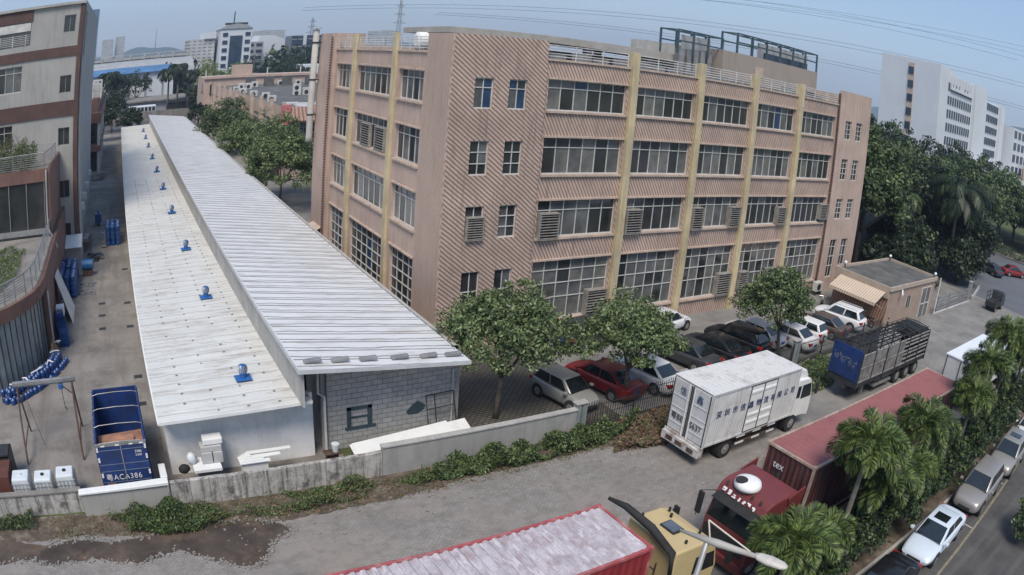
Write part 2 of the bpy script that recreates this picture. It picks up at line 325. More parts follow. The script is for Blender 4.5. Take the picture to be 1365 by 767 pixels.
def text(name, body, O, U, V, size, m, parent, sx=1.0, ext=0.004, spacing=1.0):
    """lettering lying on a face: O start point, U reading direction, V up direction"""
    cu = bpy.data.curves.new(name, 'FONT'); cu.body = body; cu.size = size; cu.extrude = ext; cu.space_character = spacing; cu.materials.append(m)
    tmp = bpy.data.objects.new(name+'_tmp', cu); COL.objects.link(tmp)
    bpy.context.view_layer.update()
    me = bpy.data.meshes.new_from_object(tmp.evaluated_get(bpy.context.evaluated_depsgraph_get())); me.name = name
    COL.objects.unlink(tmp); bpy.data.objects.remove(tmp)
    U, V = Vector(U), Vector(V); N = U.cross(V)
    off = Vector(OFF.get(parent.name, (0, 0, 0))) if parent else Vector((0, 0, 0))
    mt = Matrix((U*sx, V, N)).transposed().to_4x4(); mt.translation = Vector(O)-off
    me.transform(mt)
    if not me.materials: me.materials.append(m)
    o = bpy.data.objects.new(name, me); COL.objects.link(o); o.parent = parent
    if parent: OFF[o.name] = tuple(off)
    return o

rng = np.random.default_rng(7)
def quads_mesh(name, V, midx, mats, parent=None, off=(0, 0, 0)):
    """V: (N,4,3) array of loose quads"""
    N = len(V); me = bpy.data.meshes.new(name)
    me.vertices.add(N*4); me.vertices.foreach_set('co', (V.reshape(-1, 3)-np.array(off)).astype(np.float32).ravel())
    me.loops.add(N*4); me.loops.foreach_set('vertex_index', np.arange(N*4, dtype=np.int32))
    me.polygons.add(N); me.polygons.foreach_set('loop_start', np.arange(0, N*4, 4, dtype=np.int32)); me.polygons.foreach_set('loop_total', np.full(N, 4, np.int32))
    for q in mats: me.materials.append(q)
    me.polygons.foreach_set('material_index', np.asarray(midx, np.int32))
    me.update(calc_edges=True); me.validate()
    o = bpy.data.objects.new(name, me); COL.objects.link(o)
    if parent: o.parent = parent; OFF[o.name] = OFF.get(parent.name, (0, 0, 0))
    return o
def leaves(P, size, up=0.5, aspect=0.5, outward=None, r=None):
    """leaf quads at points P; returns (N,4,3)"""
    r = r or rng; N = len(P)
    n = r.normal(size=(N, 3)); n[:, 2] += up*1.5
    if outward is not None: n += outward*1.2
    n /= np.linalg.norm(n, axis=1, keepdims=True)
    d = r.normal(size=(N, 3)); d -= n*(d*n).sum(1, keepdims=True); d /= np.linalg.norm(d, axis=1, keepdims=True)
    s = np.cross(n, d); L = size*r.uniform(0.6, 1.3, (N, 1)); W = L*aspect
    return np.stack([P-d*L*0.5, P+s*W*0.5-d*L*0.05, P+d*L*0.5, P-s*W*0.5-d*L*0.05], 1)
def crown_points(c, rad, nclump, nleaf, rc, r=None, hollow=0.55, flat=0.0, lump=0.25):
    r = r or rng
    d = r.normal(size=(nclump, 3)); d /= np.linalg.norm(d, axis=1, keepdims=True)
    d[:, 2] = np.where(d[:, 2] < -0.35, -d[:, 2]*0.6, d[:, 2])
    q = hollow+(1-hollow)*r.random((nclump, 1))**0.6
    ph = r.uniform(0, 6.28, 3); az = np.arctan2(d[:, 1], d[:, 0]); lob = 1+lump*(0.45*np.sin(2*az+ph[0])+0.4*np.sin(5*az+ph[1]+3*d[:, 2])+0.4*np.sin(6*d[:, 2]+ph[2]+2*az))[:, None]
    cc = np.array(c)+d*np.array(rad)*q*lob
    k = r.normal(size=(nclump, nleaf, 3)); k /= np.linalg.norm(k, axis=2, keepdims=True); k *= r.random((nclump, nleaf, 1))**0.35*rc*r.uniform(0.6, 1.3, (nclump, 1, 1))
    k[:, :, 2] *= 0.75
    P = (cc[:, None, :]+k); out = k/(np.linalg.norm(k, axis=2, keepdims=True)+1e-6)
    return P.reshape(-1, 3), out.reshape(-1, 3), np.repeat(np.arange(nclump), nleaf), cc
def tree(name, label, cat, base, c, rad, nclump=140, nleaf=60, rc=0.55, size=0.2, mats=('leafC', 'leafA', 'leafB', 'leafW'), pm=(0.3, 0.4, 0.25, 0.05), group=None, tr=0.12, up=0.5, seed=1, hollow=0.5, limbs=7, lump=0.3, aspect=0.5):
    r = np.random.default_rng(seed)
    t = thing(name, label, cat, base, group)
    P, out, ci, cc = crown_points(c, rad, nclump, nleaf, rc, r, hollow, lump=lump)
    V = leaves(P, size, up, aspect, out, r)
    bias = r.random(nclump)                       # whole clumps lean lighter or darker
    u = np.clip(r.random(len(P))*0.7+bias[ci]*0.3, 0, 0.999)
    cum = np.cumsum(pm)/sum(pm); mi = np.searchsorted(cum, u)
    quads_mesh('crown', V, np.clip(mi, 0, len(mats)-1), [M[k] for k in mats], t, base)
    mb = MB(); b = np.array(base, float); top = np.array(c, float); fork = b+(top-b)*0.5
    mid = b+(fork-b)*0.5+r.normal(size=3)*0.06
    mb.tube([b-np.array((0, 0, 0.1)), mid, fork], [tr*1.25, tr, tr*0.85], 8)
    for k in range(limbs):
        e = cc[r.integers(nclump)]; m2 = fork+(e-fork)*0.5+np.array((0, 0, 0.15))
        mb.tube([fork, m2, e], [tr*0.6, tr*0.35, tr*0.1], 6)
    mb.build('trunk', M['trunk'], t, smooth=True)
    return t
def palm(name, label, cat, base, top, nf=16, L=2.4, droop=1.0, fluff=True, lw=0.05, ll=0.5, tr=0.13, mats=('palmC', 'palmA', 'palmB'), pm=(0.3, 0.45, 0.25), group=None, seed=1, stations=34, up0=0.9):
    r = np.random.default_rng(seed)
    t = thing(name, label, cat, base, group)
    mb = MB(); b = np.array(base, float); top = np.array(top, float); mid = (b+top)/2+np.array((0.1, 0.05, 0))
    mb.tube([b-np.array((0, 0, 0.1)), mid, top], [tr*1.3, tr, tr*0.7], 8)
    mb.build('trunk', M['palmtrunk'], t, smooth=True)
    VV = []; MI = []; rb = MB()
    for k in range(nf):
        az = k*2.399+r.uniform(-0.2, 0.2); el = up0*(1-(k/nf)**1.2*1.2)+r.uniform(-0.1, 0.1)
        Lk = L*r.uniform(0.8, 1.1); hd = np.array((math.cos(az), math.sin(az), 0)); pts = []
        p = top.copy(); ang = el
        ns = stations
        for s_ in range(ns+1):
            pts.append(p.copy()); p = p+(hd*math.cos(ang)+np.array((0, 0, math.sin(ang))))*Lk/ns; ang -= droop*1.7/ns*(0.4+1.2*s_/ns)
        pts = np.array(pts); rb.tube(pts[::6], [0.03*(1-0.8*q/len(pts[::6])) for q in range(len(pts[::6]))], 4, cap=False)
        tang = np.gradient(pts, axis=0); tang /= np.linalg.norm(tang, axis=1, keepdims=True)
        side = np.cross(tang, (0, 0, 1)); side /= np.linalg.norm(side, axis=1, keepdims=True); nrm = np.cross(side, tang)
        for s_ in range(3, ns+1):
            f = s_/ns; l0 = ll*(0.45+1.1*math.sin(math.pi*min(1, f*0.9+0.08)))*0.8
            rolls = (0.15, math.pi-0.15, 0.9, math.pi-0.9, -0.5, math.pi+0.5) if fluff else (-0.25, math.pi+0.25)
            for ro in rolls:
                ro = ro+r.uniform(-0.25, 0.25)
                dd = side[s_]*math.cos(ro)+nrm[s_]*math.sin(ro)+tang[s_]*0.75; dd = dd/np.linalg.norm(dd)
                a = pts[s_]; w_ = np.cross(dd, nrm[s_]+0.3*side[s_]); w_ = w_/np.linalg.norm(w_)*lw*0.5
                q = a+dd*l0*0.55; e = a+dd*l0-np.array((0, 0, l0*(0.15 if fluff else 0.55)))
                VV.append((a-w_*0.3, q-w_, e, q+w_)); MI.append(r.random())
    V = np.array(VV); cum = np.cumsum(pm)/sum(pm); mi = np.clip(np.searchsorted(cum, MI), 0, len(mats)-1)
    quads_mesh('crown', V, mi, [M[k] for k in mats], t, base)
    rb.build('rachis', M['palmB' if 'palmB' in mats else mats[-1]], t)
    return t
def parts(name, boxes, m, parent):
    for b in boxes: q = MB(); q.box(*b); q.build(name, m, parent)
def pts_in_poly(poly, n, r):
    poly = np.array(poly, float); lo, hi = poly.min(0), poly.max(0); out = []
    x, y = poly[:, 0], poly[:, 1]; x2, y2 = np.roll(x, -1), np.roll(y, -1)
    while sum(map(len, out)) < n:
        q = lo+(hi-lo)*r.random((n*2, 2))
        c = ((y[None] > q[:, 1:2]) != (y2[None] > q[:, 1:2])) & (q[:, :1] < (x2-x)[None]*(q[:, 1:2]-y[None])/((y2-y)[None]+1e-12)+x[None])
        out.append(q[c.sum(1) % 2 == 1])
    return np.concatenate(out)[:n]
def cover(name, label, cat, poly, n, h, size, mats, pm, seed=1, up=0.6, aspect=0.4, kind='stuff', lump=1.0, z0=0.0, blades=False, gaps=0):
    r = np.random.default_rng(seed); q = pts_in_poly(poly, n, r)
    hh = h*(0.55+0.45*np.sin(q[:, 0]*1.7*lump+seed)*np.sin(q[:, 1]*2.3*lump+1.3*seed)+0.25*np.sin(q[:, 0]*4.1*lump))
    z = z0+np.clip(hh, h*0.15, None)*r.random(n)**0.45
    if gaps:
        g = np.sin(q[:, 0]*1.13+seed)+np.sin(q[:, 0]*2.9+2*seed)*.6+np.sin(q[:, 1]*5.1+q[:, 0]*.7)*.8+r.normal(size=n)*.5
        keep = g > gaps; q, z = q[keep], z[keep]; n = len(q)
    P = np.stack([q[:, 0], q[:, 1], z], 1)
    V = leaves(P, size, up, aspect, None, r)
    if blades: V[:, :, 2] += np.abs(V[:, :, 2]-P[:, None, 2])*1.0
    cum = np.cumsum(pm)/sum(pm); mi = np.searchsorted(cum, r.random(n))
    o = quads_mesh(name, V, np.clip(mi, 0, len(mats)-1), [M[k] for k in mats])
    if kind: return tag(o, label, cat, kind=kind)
    return tag(o, label, cat)
def flat_poly(name, pts, z, m, jag=0.0, seed=1, sub=0.25):
    r = np.random.default_rng(seed); out = []
    for i in range(len(pts)):
        a, b = np.array(pts[i], float), np.array(pts[(i+1) % len(pts)], float)
        k = max(1, int(np.linalg.norm(b-a)/sub)) if jag else 1
        for j in range(k): out.append(a+(b-a)*j/k+(r.normal(size=2)*jag if jag else 0))
    mb = MB(); mb.poly([(p[0], p[1], z) for p in out]); return mb.build(name, m)
# ================================================================== SETTING
def sheet(name, x0, x1, y0, y1, z, m):
    mb = MB(); mb.quad((x0, y0, z), (x1, y0, z), (x1, y1, z), (x0, y1, z)); return struct(mb.build(name, m))
sheet('ground', -4000, 4000, -600, 6000, -0.012, M['grass'])
sheet('factory_lane', -60, -8.3, -9.8, 125, 0.0, M['lane'])
sheet('back_yard', -8.3, 5.2, -7.0, 125, 0.0, M['lot']); sheet('inner_yard', 5.2, 62, 22, 125, -0.004, M['lot'])
sheet('parking_lot', 5.2, 58, -9.95, 45, 0.0, M['lot'])
sheet('paved_parking', -2.6, 5.2, -9.95, -7.0+7, 0.004, M['lotpaver'])
road = MB(); road.poly([(-60, -22.9, 0.0), (34, -22.9, 0.0), (34, -10.1, 0.0), (-60, -10.1, 0.0)]); struct(road.build('road', M['paver']))
sheet('entrance_apron', 13, 58, -22.9, -9.95, 0.004, M['lot'])
sheet('side_road', -60, 58, -40, -25.7, 0.0, M['asphalt'])
sheet('street', 58, 92, -300, 400, 0.006, M['street'])
sheet('pavement', 92, 101, -300, 400, 0.12, M['conc'])
# kerbed planting strip between the road and the side road
mb = MB(); mb.box(-40, 33, -25.6, -25.45, -0.1, 0.14); mb.box(-40, 33, -23.05, -22.9, -0.1, 0.14); mb.box(32.85, 33, -25.45, -23.05, -0.1, 0.14)
for i in range(72): pass
struct(mb.build('kerb', M['conc_l'], bevel=0.015))
sheet('planting_bed', -40, 32.85, -25.45, -23.05, 0.07, M['soil'])
verge = flat_poly('verge', [(-27, -10.1), (12.5, -10.1), (12, -11.6), (8, -12.9), (2, -12.0), (-3.5, -11.7), (-8, -12.1), (-12, -12.2), (-16, -12.4), (-20, -11.6), (-27, -11.8)], 0.006, M['soil'], 0.07, 3); struct(verge)
mud = flat_poly('mud_patch', [(-26.5, -11.7), (-24, -11.55), (-22.2, -12.0), (-20.6, -11.75), (-19.2, -12.15), (-17, -11.9), (-15.2, -11.5), (-13.2, -11.9), (-12.2, -12.3), (-12.0, -12.9), (-12.9, -13.3), (-13.6, -14.4), (-14.2, -14.6), (-15.4, -13.9), (-16.6, -13.0), (-18.2, -13.6), (-20.2, -13.1), (-22, -13.2), (-23.2, -12.8), (-26.5, -13.4)], 0.010, M['mud'], 0.06, 5); struct(mud)
# loose blocks round the mud and the light course that crosses the road
r_ = np.random.default_rng(2)
mb = MB()
ME = np.array([(-26.5, -13.4), (-23.2, -12.8), (-22, -13.2), (-20.2, -13.1), (-18.2, -13.6), (-16.6, -13.0), (-15.4, -13.9), (-14.2, -14.6), (-13.6, -14.4), (-12.9, -13.3), (-12, -12.9), (-12.2, -12.3), (-13.2, -11.9), (-15.2, -11.5), (-17, -11.9), (-19.2, -12.15), (-20.6, -11.75), (-22.2, -12)])
for i in range(420):
    k = r_.integers(len(ME)-1); x, y = ME[k]+(ME[k+1]-ME[k])*r_.random()+r_.normal(size=2)*.09
    a = 0.055*r_.uniform(.5, 1.1); mb.obox((x, y, 0.005), (math.cos(i), math.sin(i), 0), (0, 0, 1), (-math.sin(i), math.cos(i), 0), -a, a, 0, 0.05*r_.uniform(.6, 1.3), -a*.6, a*.6)
tag(mb.build('loose_paving_blocks', M['stone']), 'broken grey paving blocks scattered along the edge of the brown mud patch', 'paving blocks', kind='stuff')
mb = MB()
for i in range(62):
    x = 0.8+i*0.165; mb.box(x, x+0.1, -16.85+0.055*(x-1)-0.05*math.sin((x-1)*0.3), -16.68+0.055*(x-1)-0.05*math.sin((x-1)*0.3), 0.004, 0.012)
struct(mb.build('road_edge_line', M['stone']))
mb = MB()
mb.quad((-40, -31.6, .005), (32, -26.3, .005), (32, -26.18, .005), (-40, -31.48, .005)) if False else mb.quad((-5, -29.2, .005), (58, -24.75, .005), (58, -24.63, .005), (-5, -29.06, .005))
M['yline'] = mat('faded_yellow_line', (0.21, 0.185, 0.12), 0.8, var=0.4, scale=4)
struct(mb.build('road_marking', M['yline']))
mb = MB()
for x in (6.8, 12.6, 18.4, 24.2):
    y = -29.2+(x+5)*0.0706; mb.quad((x, y+.12, .005), (x+.1, y+.12, .005), (x+.1, -25.7, .005), (x, -25.7, .005))
struct(mb.build('bay_marking', M['conc_l']))
mb = MB()
for i in range(110):
    x = r_.uniform(-16, 4); y = -11.9-abs(r_.normal())*1.2; a = 0.035*r_.uniform(.4, 1.6)
    mb.obox((x, y, 0.0), (math.cos(i), math.sin(i), 0), (0, 0, 1), (-math.sin(i), math.cos(i), 0), -a, a, 0, a*1.2, -a*.7, a*.7)
tag(mb.build('stones', M['stone']), 'small pale stones strewn over the road beside the weeds', 'stones', kind='stuff')
# drain covers in the lane
for i, (x, y) in enumerate([(-16.75, 9.5), (-16.75, 14.0), (-16.7, 22), (-16.7, 34), (-16.7, 2), (-16.75, -1.2), (-18.75, 9.6), (-18.75, 12.0), (-18.75, 14.4)]):
    mb = MB(); mb.box(x-.25, x+.25, y-.2, y+.2, 0.0, 0.02); mb.box(x-.2, x+.2, y-.03, y+.03, 0.02, 0.03)
    wall_side = x > -17; od = {-1.2: 'nearest', 2: 'second nearest', 9.5: 'third nearest', 14.0: 'middle', 22: 'second farthest', 34: 'farthest', 9.6: 'nearest', 12.0: 'middle', 14.4: 'farthest'}[y]
    tag(mb.build('drain_cover', M['metal_d']), ('%s dark drain cover of those along the white warehouse wall' % od if wall_side else '%s of the three dark drain covers in the middle of the concrete lane' % od), 'drain cover', 'drain covers along the warehouse' if wall_side else 'drain covers in the lane')
# stains near the truck exit: dried puddles
# ================================================================== BOUNDARY WALLS
def wall(name, label, x0, x1, y, h, m, th=0.2, cop=None, y1=None, cat='wall'):
    t = thing(name, label, cat, ((x0+x1)/2, y, 0)); y1 = y if y1 is None else y1
    mb = MB(); n = max(1, int((x1-x0)/0.6)); rr = np.random.default_rng(int(abs(x0)*10))
    top = [h+rr.normal()*0.012 for _ in range(n+1)]
    for i in range(n):
        xa, xb = x0+(x1-x0)*i/n, x0+(x1-x0)*(i+1)/n; ya, yb = y+(y1-y)*i/n, y+(y1-y)*(i+1)/n
        mb.hexa([(xa, ya, -.1), (xb, yb, -.1), (xb, yb+th, -.1), (xa, ya+th, -.1), (xa, ya, top[i]), (xb, yb, top[i+1]), (xb, yb+th, top[i+1]), (xa, ya+th, top[i])])
    mb.build('wall_body', m, t)
    if cop:
        mb = MB(); mb.hexa([(x0-.02, y-.05, h+.013), (x1+.02, y1-.05, h+.013), (x1+.02, y1+th+.05, h+.013), (x0-.02, y+th+.05, h+.013), (x0-.02, y-.05, h+.09), (x1+.02, y1-.05, h+.09), (x1+.02, y1+th+.05, h+.09), (x0-.02, y+th+.05, h+.09)])
        mb.build('coping', cop, t, bevel=0.01)
    return t
wall('boundary_wall', 'low crumbling grey wall below the white plastic tanks at the left', -27, -20.3, -9.95, 0.95, M['stained'], cop=M['conc'])
wt = wall('boundary_wall', 'whitewashed wall piece with a white coping and one upright end post behind the blue truck', -20.28, -16.42, -10.3, 1.02, M['greyw'], 0.22)
mb = MB(); mb.hexa([(-20.35, -10.38, 1.02), (-16.35, -10.38, 1.08), (-16.35, -10.0, 1.08), (-20.35, -10.0, 1.02), (-20.35, -10.38, 1.12), (-16.35, -10.38, 1.24), (-16.35, -10.0, 1.24), (-20.35, -10.0, 1.12)]); mb.box(-16.62, -16.32, -9.99, -9.0, 1.08, 1.26); mb.box(-16.62, -16.32, -9.3, -9.0, 0, 1.08); mb.build('coping', M['white'], wt, bevel=0.03)
wall('boundary_wall', 'old whitewashed wall covered with black mould streaks below the sacks', -16.3, -7.35, -10.3, 1.12, M['stained'], y1=-10.35)
wall('boundary_wall', 'smooth grey rendered wall in front of the block shed and the first tree', -7.33, 1.9, -10.35, 1.3, M['greywall'], cop=M['conc_l'], y1=-10.55)
def pillar(x, y, h, label):
    t = thing('gate_pillar', label, 'pillar', (x, y, 0))
    parts('post', [(x+dx-.13, x+dx+.13, y-.15, y+.15, -.05, h) for dx in (-.17, .17)], mat('pillar_bluegrey', (0.22, 0.25, 0.25), 0.7, var=0.2, streak=0.4), t)
    mb = MB(); mb.box(x-.34, x+.34, y-.2, y+.2, h, h+.07); mb.build('cap', M['conc_l'], t, bevel=0.015)
pillar(2.2, -10.35, 1.55, 'double blue grey fence pillar at the end of the grey wall near the silver hatchback')
pillar(8.9, -10.1, 1.75, 'double blue grey fence pillar between the white car and the white box truck')
pillar(19.2, -9.9, 1.75, 'double blue grey fence pillar ahead of the white box truck cab')
def fence(x0, x1, y, h, label, y1=None, step=0.14, m='metal_d', mid=None):
    y1 = y if y1 is None else y1
    t = thing('metal_fence', label, 'fence', ((x0+x1)/2, y, 0)); mb = MB()
    L = math.hypot(x1-x0, y1-y); n = int(L/step)
    for i in range(n+1):
        f = i/n; x = x0+(x1-x0)*f; yy = y+(y1-y)*f; hh = h+(0.12*abs(math.sin(f*math.pi*3)) if mid else 0)
        mb.box(x-.012, x+.012, yy-.012, yy+.012, 0.08, hh)
    mb.build('bars', M[m], t)
    mb = MB()
    for z in (0.18, h*0.55, h-0.12): mb.tube([(x0, y, z), (x1, y1, z)], 0.022, 5)
    mb.build('rails', M[m], t)
    parts('post', [(x0+(x1-x0)*f-.035, x0+(x1-x0)*f+.035, y+(y1-y)*f-.035, y+(y1-y)*f+.035, 0, h+.12) for f in np.linspace(0, 1, max(2, int(L/2.6)+1))], M[m], t); return t
fence(2.6, 5.5, -10.3, 1.35, 'dark green metal gate of thin bars below the red car', mid=1)
fence(5.6, 8.5, -10.2, 1.55, 'dark arched metal gate of thin bars below the white car beside the box truck', mid=1)
fence(9.3, 18.8, -10.0, 1.5, 'dark metal fence behind the white box truck')
fence(19.6, 31.0, -9.85, 1.5, 'dark metal fence between the parked cars and the blue stake truck')
wall('low_wall', 'low grey wall at the foot of the fence beside the blue stake truck', 19.5, 31.0, -9.8, 0.35, M['conc'])

# ================================================================== WAREHOUSES
def ribs_x(mb, x0, x1, za, zb, ys, w_, h, m=0):     # ribs running across the roof from (x0,za) to (x1,zb)
    for y in ys: mb.hexa([(x0, y, za), (x1, y, zb), (x1, y+w_, zb), (x0, y+w_, za), (x0, y, za+h), (x1, y, zb+h), (x1, y+w_, zb+h), (x0, y+w_, za+h)], m)
wl = thing('warehouse', 'long low warehouse with a cream metal roof and blue turbine vents beside the lane', 'warehouse', (-13.2, 48, 0))
Y0, Y1 = -9.0, 106.0
xa, xb, za, zb = -16.25, -9.75, 2.98, 3.1
mb = MB(); mb.hexa([(xa, Y0, za), (xb, Y0, zb), (xb, Y1, zb), (xa, Y1, za), (xa, Y0, za+.06), (xb, Y0, zb+.06), (xb, Y1, zb+.06), (xa, Y1, za+.06)])
mb.build('roof', M['roofA'], wl)
mb = MB(); ribs_x(mb, xa, xb, za+.06, zb+.06, np.arange(Y0+.3, Y1, 0.45), .035, .028)
mb.build('roof_ribs', M['roofA'], wl)
mb = MB(); r2 = np.random.default_rng(4)
for fx in (0.2, 0.4, 0.6, 0.8):
    for y in np.arange(Y0+.3, 45, 0.9):
        x = xa+(xb-xa)*fx; z = za+(zb-za)*fx+.075
        if r2.random() < .75: mb.box(x-.05*r2.random(), x+.07, y, y+.06, z, z+.045)
mb.build('roof_screws', M['metal'], wl)['kind'] = 'stuff'
mb = MB(); mb.box(-16.0, -9.45, -7.95, -7.75, 0, 2.98)
mb.box(-16.0, -15.85, -7.75, 105.8, 0, 2.99)
mb.build('wall', mat('white_render', (0.72, 0.72, 0.71), 0.8, var=0.06, scale=0.7, streak=0.15, dirt=(0.4, 0.4, 0.4), dirt_amt=0.4), wl)
mb = MB(); mb.tube([(xa-.02, Y0, za-.02), (xa-.02, Y1, za-.02)], .05, 6); mb.box(xa, xb, Y0-.03, Y0-.002, za-.06, za+.0) if False else None
mb.hexa([(xa, Y0-.03, za-.06), (xb, Y0-.03, zb-.06), (xb, Y0-.004, zb-.06), (xa, Y0-.004, za-.06), (xa, Y0-.03, za+.07), (xb, Y0-.03, zb+.07), (xb, Y0-.004, zb+.07), (xa, Y0-.004, za+.07)])
mb.build('eaves_trim', M['white'], wl)
parts('buttress', [(-16.12, -16.0, y, y+.25, 0, 2.95) for y in range(-6, 104, 6)], M['conc_l'], wl)
# turbine vents
vs = [-6.85, 3.68, 13.85, 25.53, 36.5, 47.59, 58.26, 70.25, 81.27, 92.27]
def vent():
    t = local_thing('roof_vent', 'blue turbine ventilator on a blue base sheet on the cream warehouse roof', 'roof vent', 'turbine ventilators along the cream warehouse roof')
    mb = MB(); mb.hexa([(-.42, -.35, -.08), (.42, -.35, -.06), (.42, .35, -.06), (-.42, .35, -.08), (-.42, -.35, -.03), (.42, -.35, -.01), (.42, .35, -.01), (-.42, .35, -.03)]); mb.cyl((0, 0, -.1), (0, 0, .2), .17, 14)
    mb.build('base', M['bluev'], t)
    mb = MB(); N = 16
    for k in range(N):
        a = 2*math.pi*k/N; pr = []
        for s_ in range(7):
            ph = -1.25+2.5*s_/6; rr = .27*math.cos(ph*.75); z = .42+.22*math.sin(ph)/math.sin(1.25)
            pr.append((rr, z))
        for s_ in range(6):
            (r0, z0), (r1, z1) = pr[s_], pr[s_+1]
            mb.quad((r0*math.cos(a), r0*math.sin(a), z0), (r1*math.cos(a), r1*math.sin(a), z1), (r1*.92*math.cos(a+.2), r1*.92*math.sin(a+.2), z1), (r0*.92*math.cos(a+.2), r0*.92*math.sin(a+.2), z0), 0)
    mb.build('fins', mat('vent_fins', (0.55, 0.57, 0.6), 0.35, 0.5, var=0.2), t)
    mb = MB(); mb.cyl((0, 0, .63), (0, 0, .66), .12, 14); mb.cyl((0, 0, .2), (0, 0, .62), .2, 14); mb.build('core', M['bluev'], t)
    return t
M['bluev'] = mat('vent_blue', (0.02, 0.11, 0.33), 0.5, var=0.2)
v0 = vent(); freeze_children()
vent_lab = ['nearest', 'second nearest', 'third nearest', 'fourth nearest', 'fifth nearest', 'fifth farthest', 'fourth farthest', 'third farthest', 'second farthest', 'farthest']
for i, y in enumerate(vs):
    t = v0 if i == 0 else copy_tree(v0)
    place(t, -12.04, y+.55, 3.25, 0.3*i, 0.85); t.rotation_euler = (0, 0, 0)
    t['label'] = '%s blue turbine ventilator in the row on the cream warehouse roof' % vent_lab[i]
    # flashing strip from each vent up to the ridge
wu = thing('warehouse', 'long taller shed with a white ribbed metal roof and a grey concrete block end wall', 'warehouse', (-6.5, 48, 0))
xa, xb, za, zb = -10.43, -2.95, 4.8, 3.92; ya, yb = -9.75, 106.5
mb = MB(); mb.hexa([(xa, ya, za), (xb, ya+.5, zb), (xb, yb, zb), (xa, yb, za), (xa, ya, za+.07), (xb, ya+.5, zb+.07), (xb, yb, zb+.07), (xa, yb, za+.07)])
mb.build('roof', M['roofB'], wu)
mb = MB(); ribs_x(mb, xa, xb, za+.07, zb+.07, np.arange(ya+1.0, yb, 0.9), .05, .03)
mb.build('roof_ribs', M['roofB'], wu)
mb = MB(); ribs_x(mb, xa+.05, xb-.05, za+.072, zb+.072, np.arange(ya+.955, yb, 0.9), .045, .006)
mb.build('roof_seams', mat('seam_dark', (0.13, 0.13, 0.13), 0.8), wu)
mb = MB(); mb.box(-8.75, -2.75, -7.8, -7.6, 0, 4.0); mb.hexa([(-8.75, -7.8, 4), (-2.75, -7.8, 4), (-2.75, -7.6, 4), (-8.75, -7.6, 4), (-8.75, -7.8, 4.58), (-2.75, -7.8, 3.9), (-2.75, -7.6, 3.9), (-8.75, -7.6, 4.58)])
mb.build('block_wall', M['block'], wu)
mb = MB(); mb.box(-2.78, -2.6, -7.75, 106, 0, 3.9); mb.box(-10.28, -10.2, -9.5, 106, 3.15, 4.78); mb.box(-8.95, -8.75, -7.55, -7.2, 0, 4.6); mb.box(-9.4, -8.8, -7.0, -6.9, 0, 4.6)
mb.build('side_wall', M['conc_l'], wu)
mb = MB(); mb.hexa([(xa-.02, ya-.04, za-.08), (xb, ya+.46, zb-.08), (xb, ya+.49, zb-.08), (xa-.02, ya-.01, za-.08), (xa-.02, ya-.04, za+.09), (xb, ya+.46, zb+.09), (xb, ya+.49, zb+.09), (xa-.02, ya-.01, za+.09)])
mb.box(xa-.06, xa-.01, ya, yb, za-.1, za+.1)
mb.build('eaves_trim', mat('trim_grey', (0.5, 0.51, 0.52), 0.6, var=0.15), wu)
mb = MB()    # infilled opening with a dark frame and a dark stain-shaped hole
for a in ((-7.9, -7.72), (-6.95, -6.77)): mb.box(a[0], a[1], -7.86, -7.803, 1.0, 1.95)
mb.box(-7.9, -6.77, -7.86, -7.803, 1.82, 1.95); mb.box(-8.0, -6.6, -7.88, -7.803, .93, 1.02); mb.box(-7.72, -6.95, -7.84, -7.803, 1.42, 1.5)
mb.build('window_opening', mat('slate_paint', (0.05, 0.075, 0.09), 0.7, var=0.4), wu)
mb = MB(); P = [(-5.15, 1.3), (-4.85, 1.62), (-4.6, 1.75), (-4.25, 1.5), (-4.3, 1.3), (-4.6, 1.12), (-5.05, 1.14)]
mb.poly([(x, -7.815, z) for x, z in P]); mb.poly([(x, -7.803, z) for x, z in P][::-1]); mb.build('wall_hole', MATS['slate_paint'], wu)
mb = MB(); mb.tube([(-9.2, -8.0, 4.5), (-9.2, -8.0, 2.9), (-8.95, -8.05, 2.75), (-8.95, -8.05, 0)], .06, 8); mb.build('downpipe', M['rail'], wu); mb = MB(); mb.tube([(-3.0, -7.9, 3.0), (-3.0, -7.9, 0)], .035, 6); mb.build('downpipe', M['rail'], wu)
# roof weights along the front edge
for i, fx in enumerate((0.045, .20, .36, .545, .72, .875)):
    x = xa+(xb-xa)*fx; z = za+(zb-za)*fx+.09; y = ya+.5+fx*.45
    mb = MB(); mb.box(x, x+.72, y, y+.22, z, z+.13); o = mb.build('roof_weight', M['metal'], bevel=0.03)
    tag(o, '%s grey weight from the left on the front edge of the white shed roof' % ('first', 'second', 'third', 'fourth', 'fifth', 'sixth')[i], 'roof weight', 'grey weights along the white shed roof edge')
# leaning white sheets, dark frame, debris at the boundary wall
t = thing('metal_sheets', 'long white sheet panels stacked flat between the block wall and the grey wall', 'metal sheet', (-5.5, -9.3, 0))
for k in range(2):
    mb = MB(); mb.hexa([(-8.3+k*.1, -10.05+k*.03, .75+k*.05), (-2.75-k*.9, -9.3, .75+k*.05), (-2.75-k*.9, -8.65, .95+k*.05), (-8.3+k*.1, -9.15, .95+k*.05), (-8.3+k*.1, -10.05+k*.03, .78+k*.05), (-2.75-k*.9, -9.3, .78+k*.05), (-2.75-k*.9, -8.65, .98+k*.05), (-8.3+k*.1, -9.15, .98+k*.05)]); mb.build('panel', M['white'], t)
parts('support', [(x-.05, x+.05, -9.9, -8.9, 0, .76) for x in (-8.1, -5.5, -3.2)], M['wood'], t)
t = thing('welded_rack', 'dark welded rack leaning on the right end of the block wall', 'rack', (-3.7, -8.1, 0)); mb = MB()
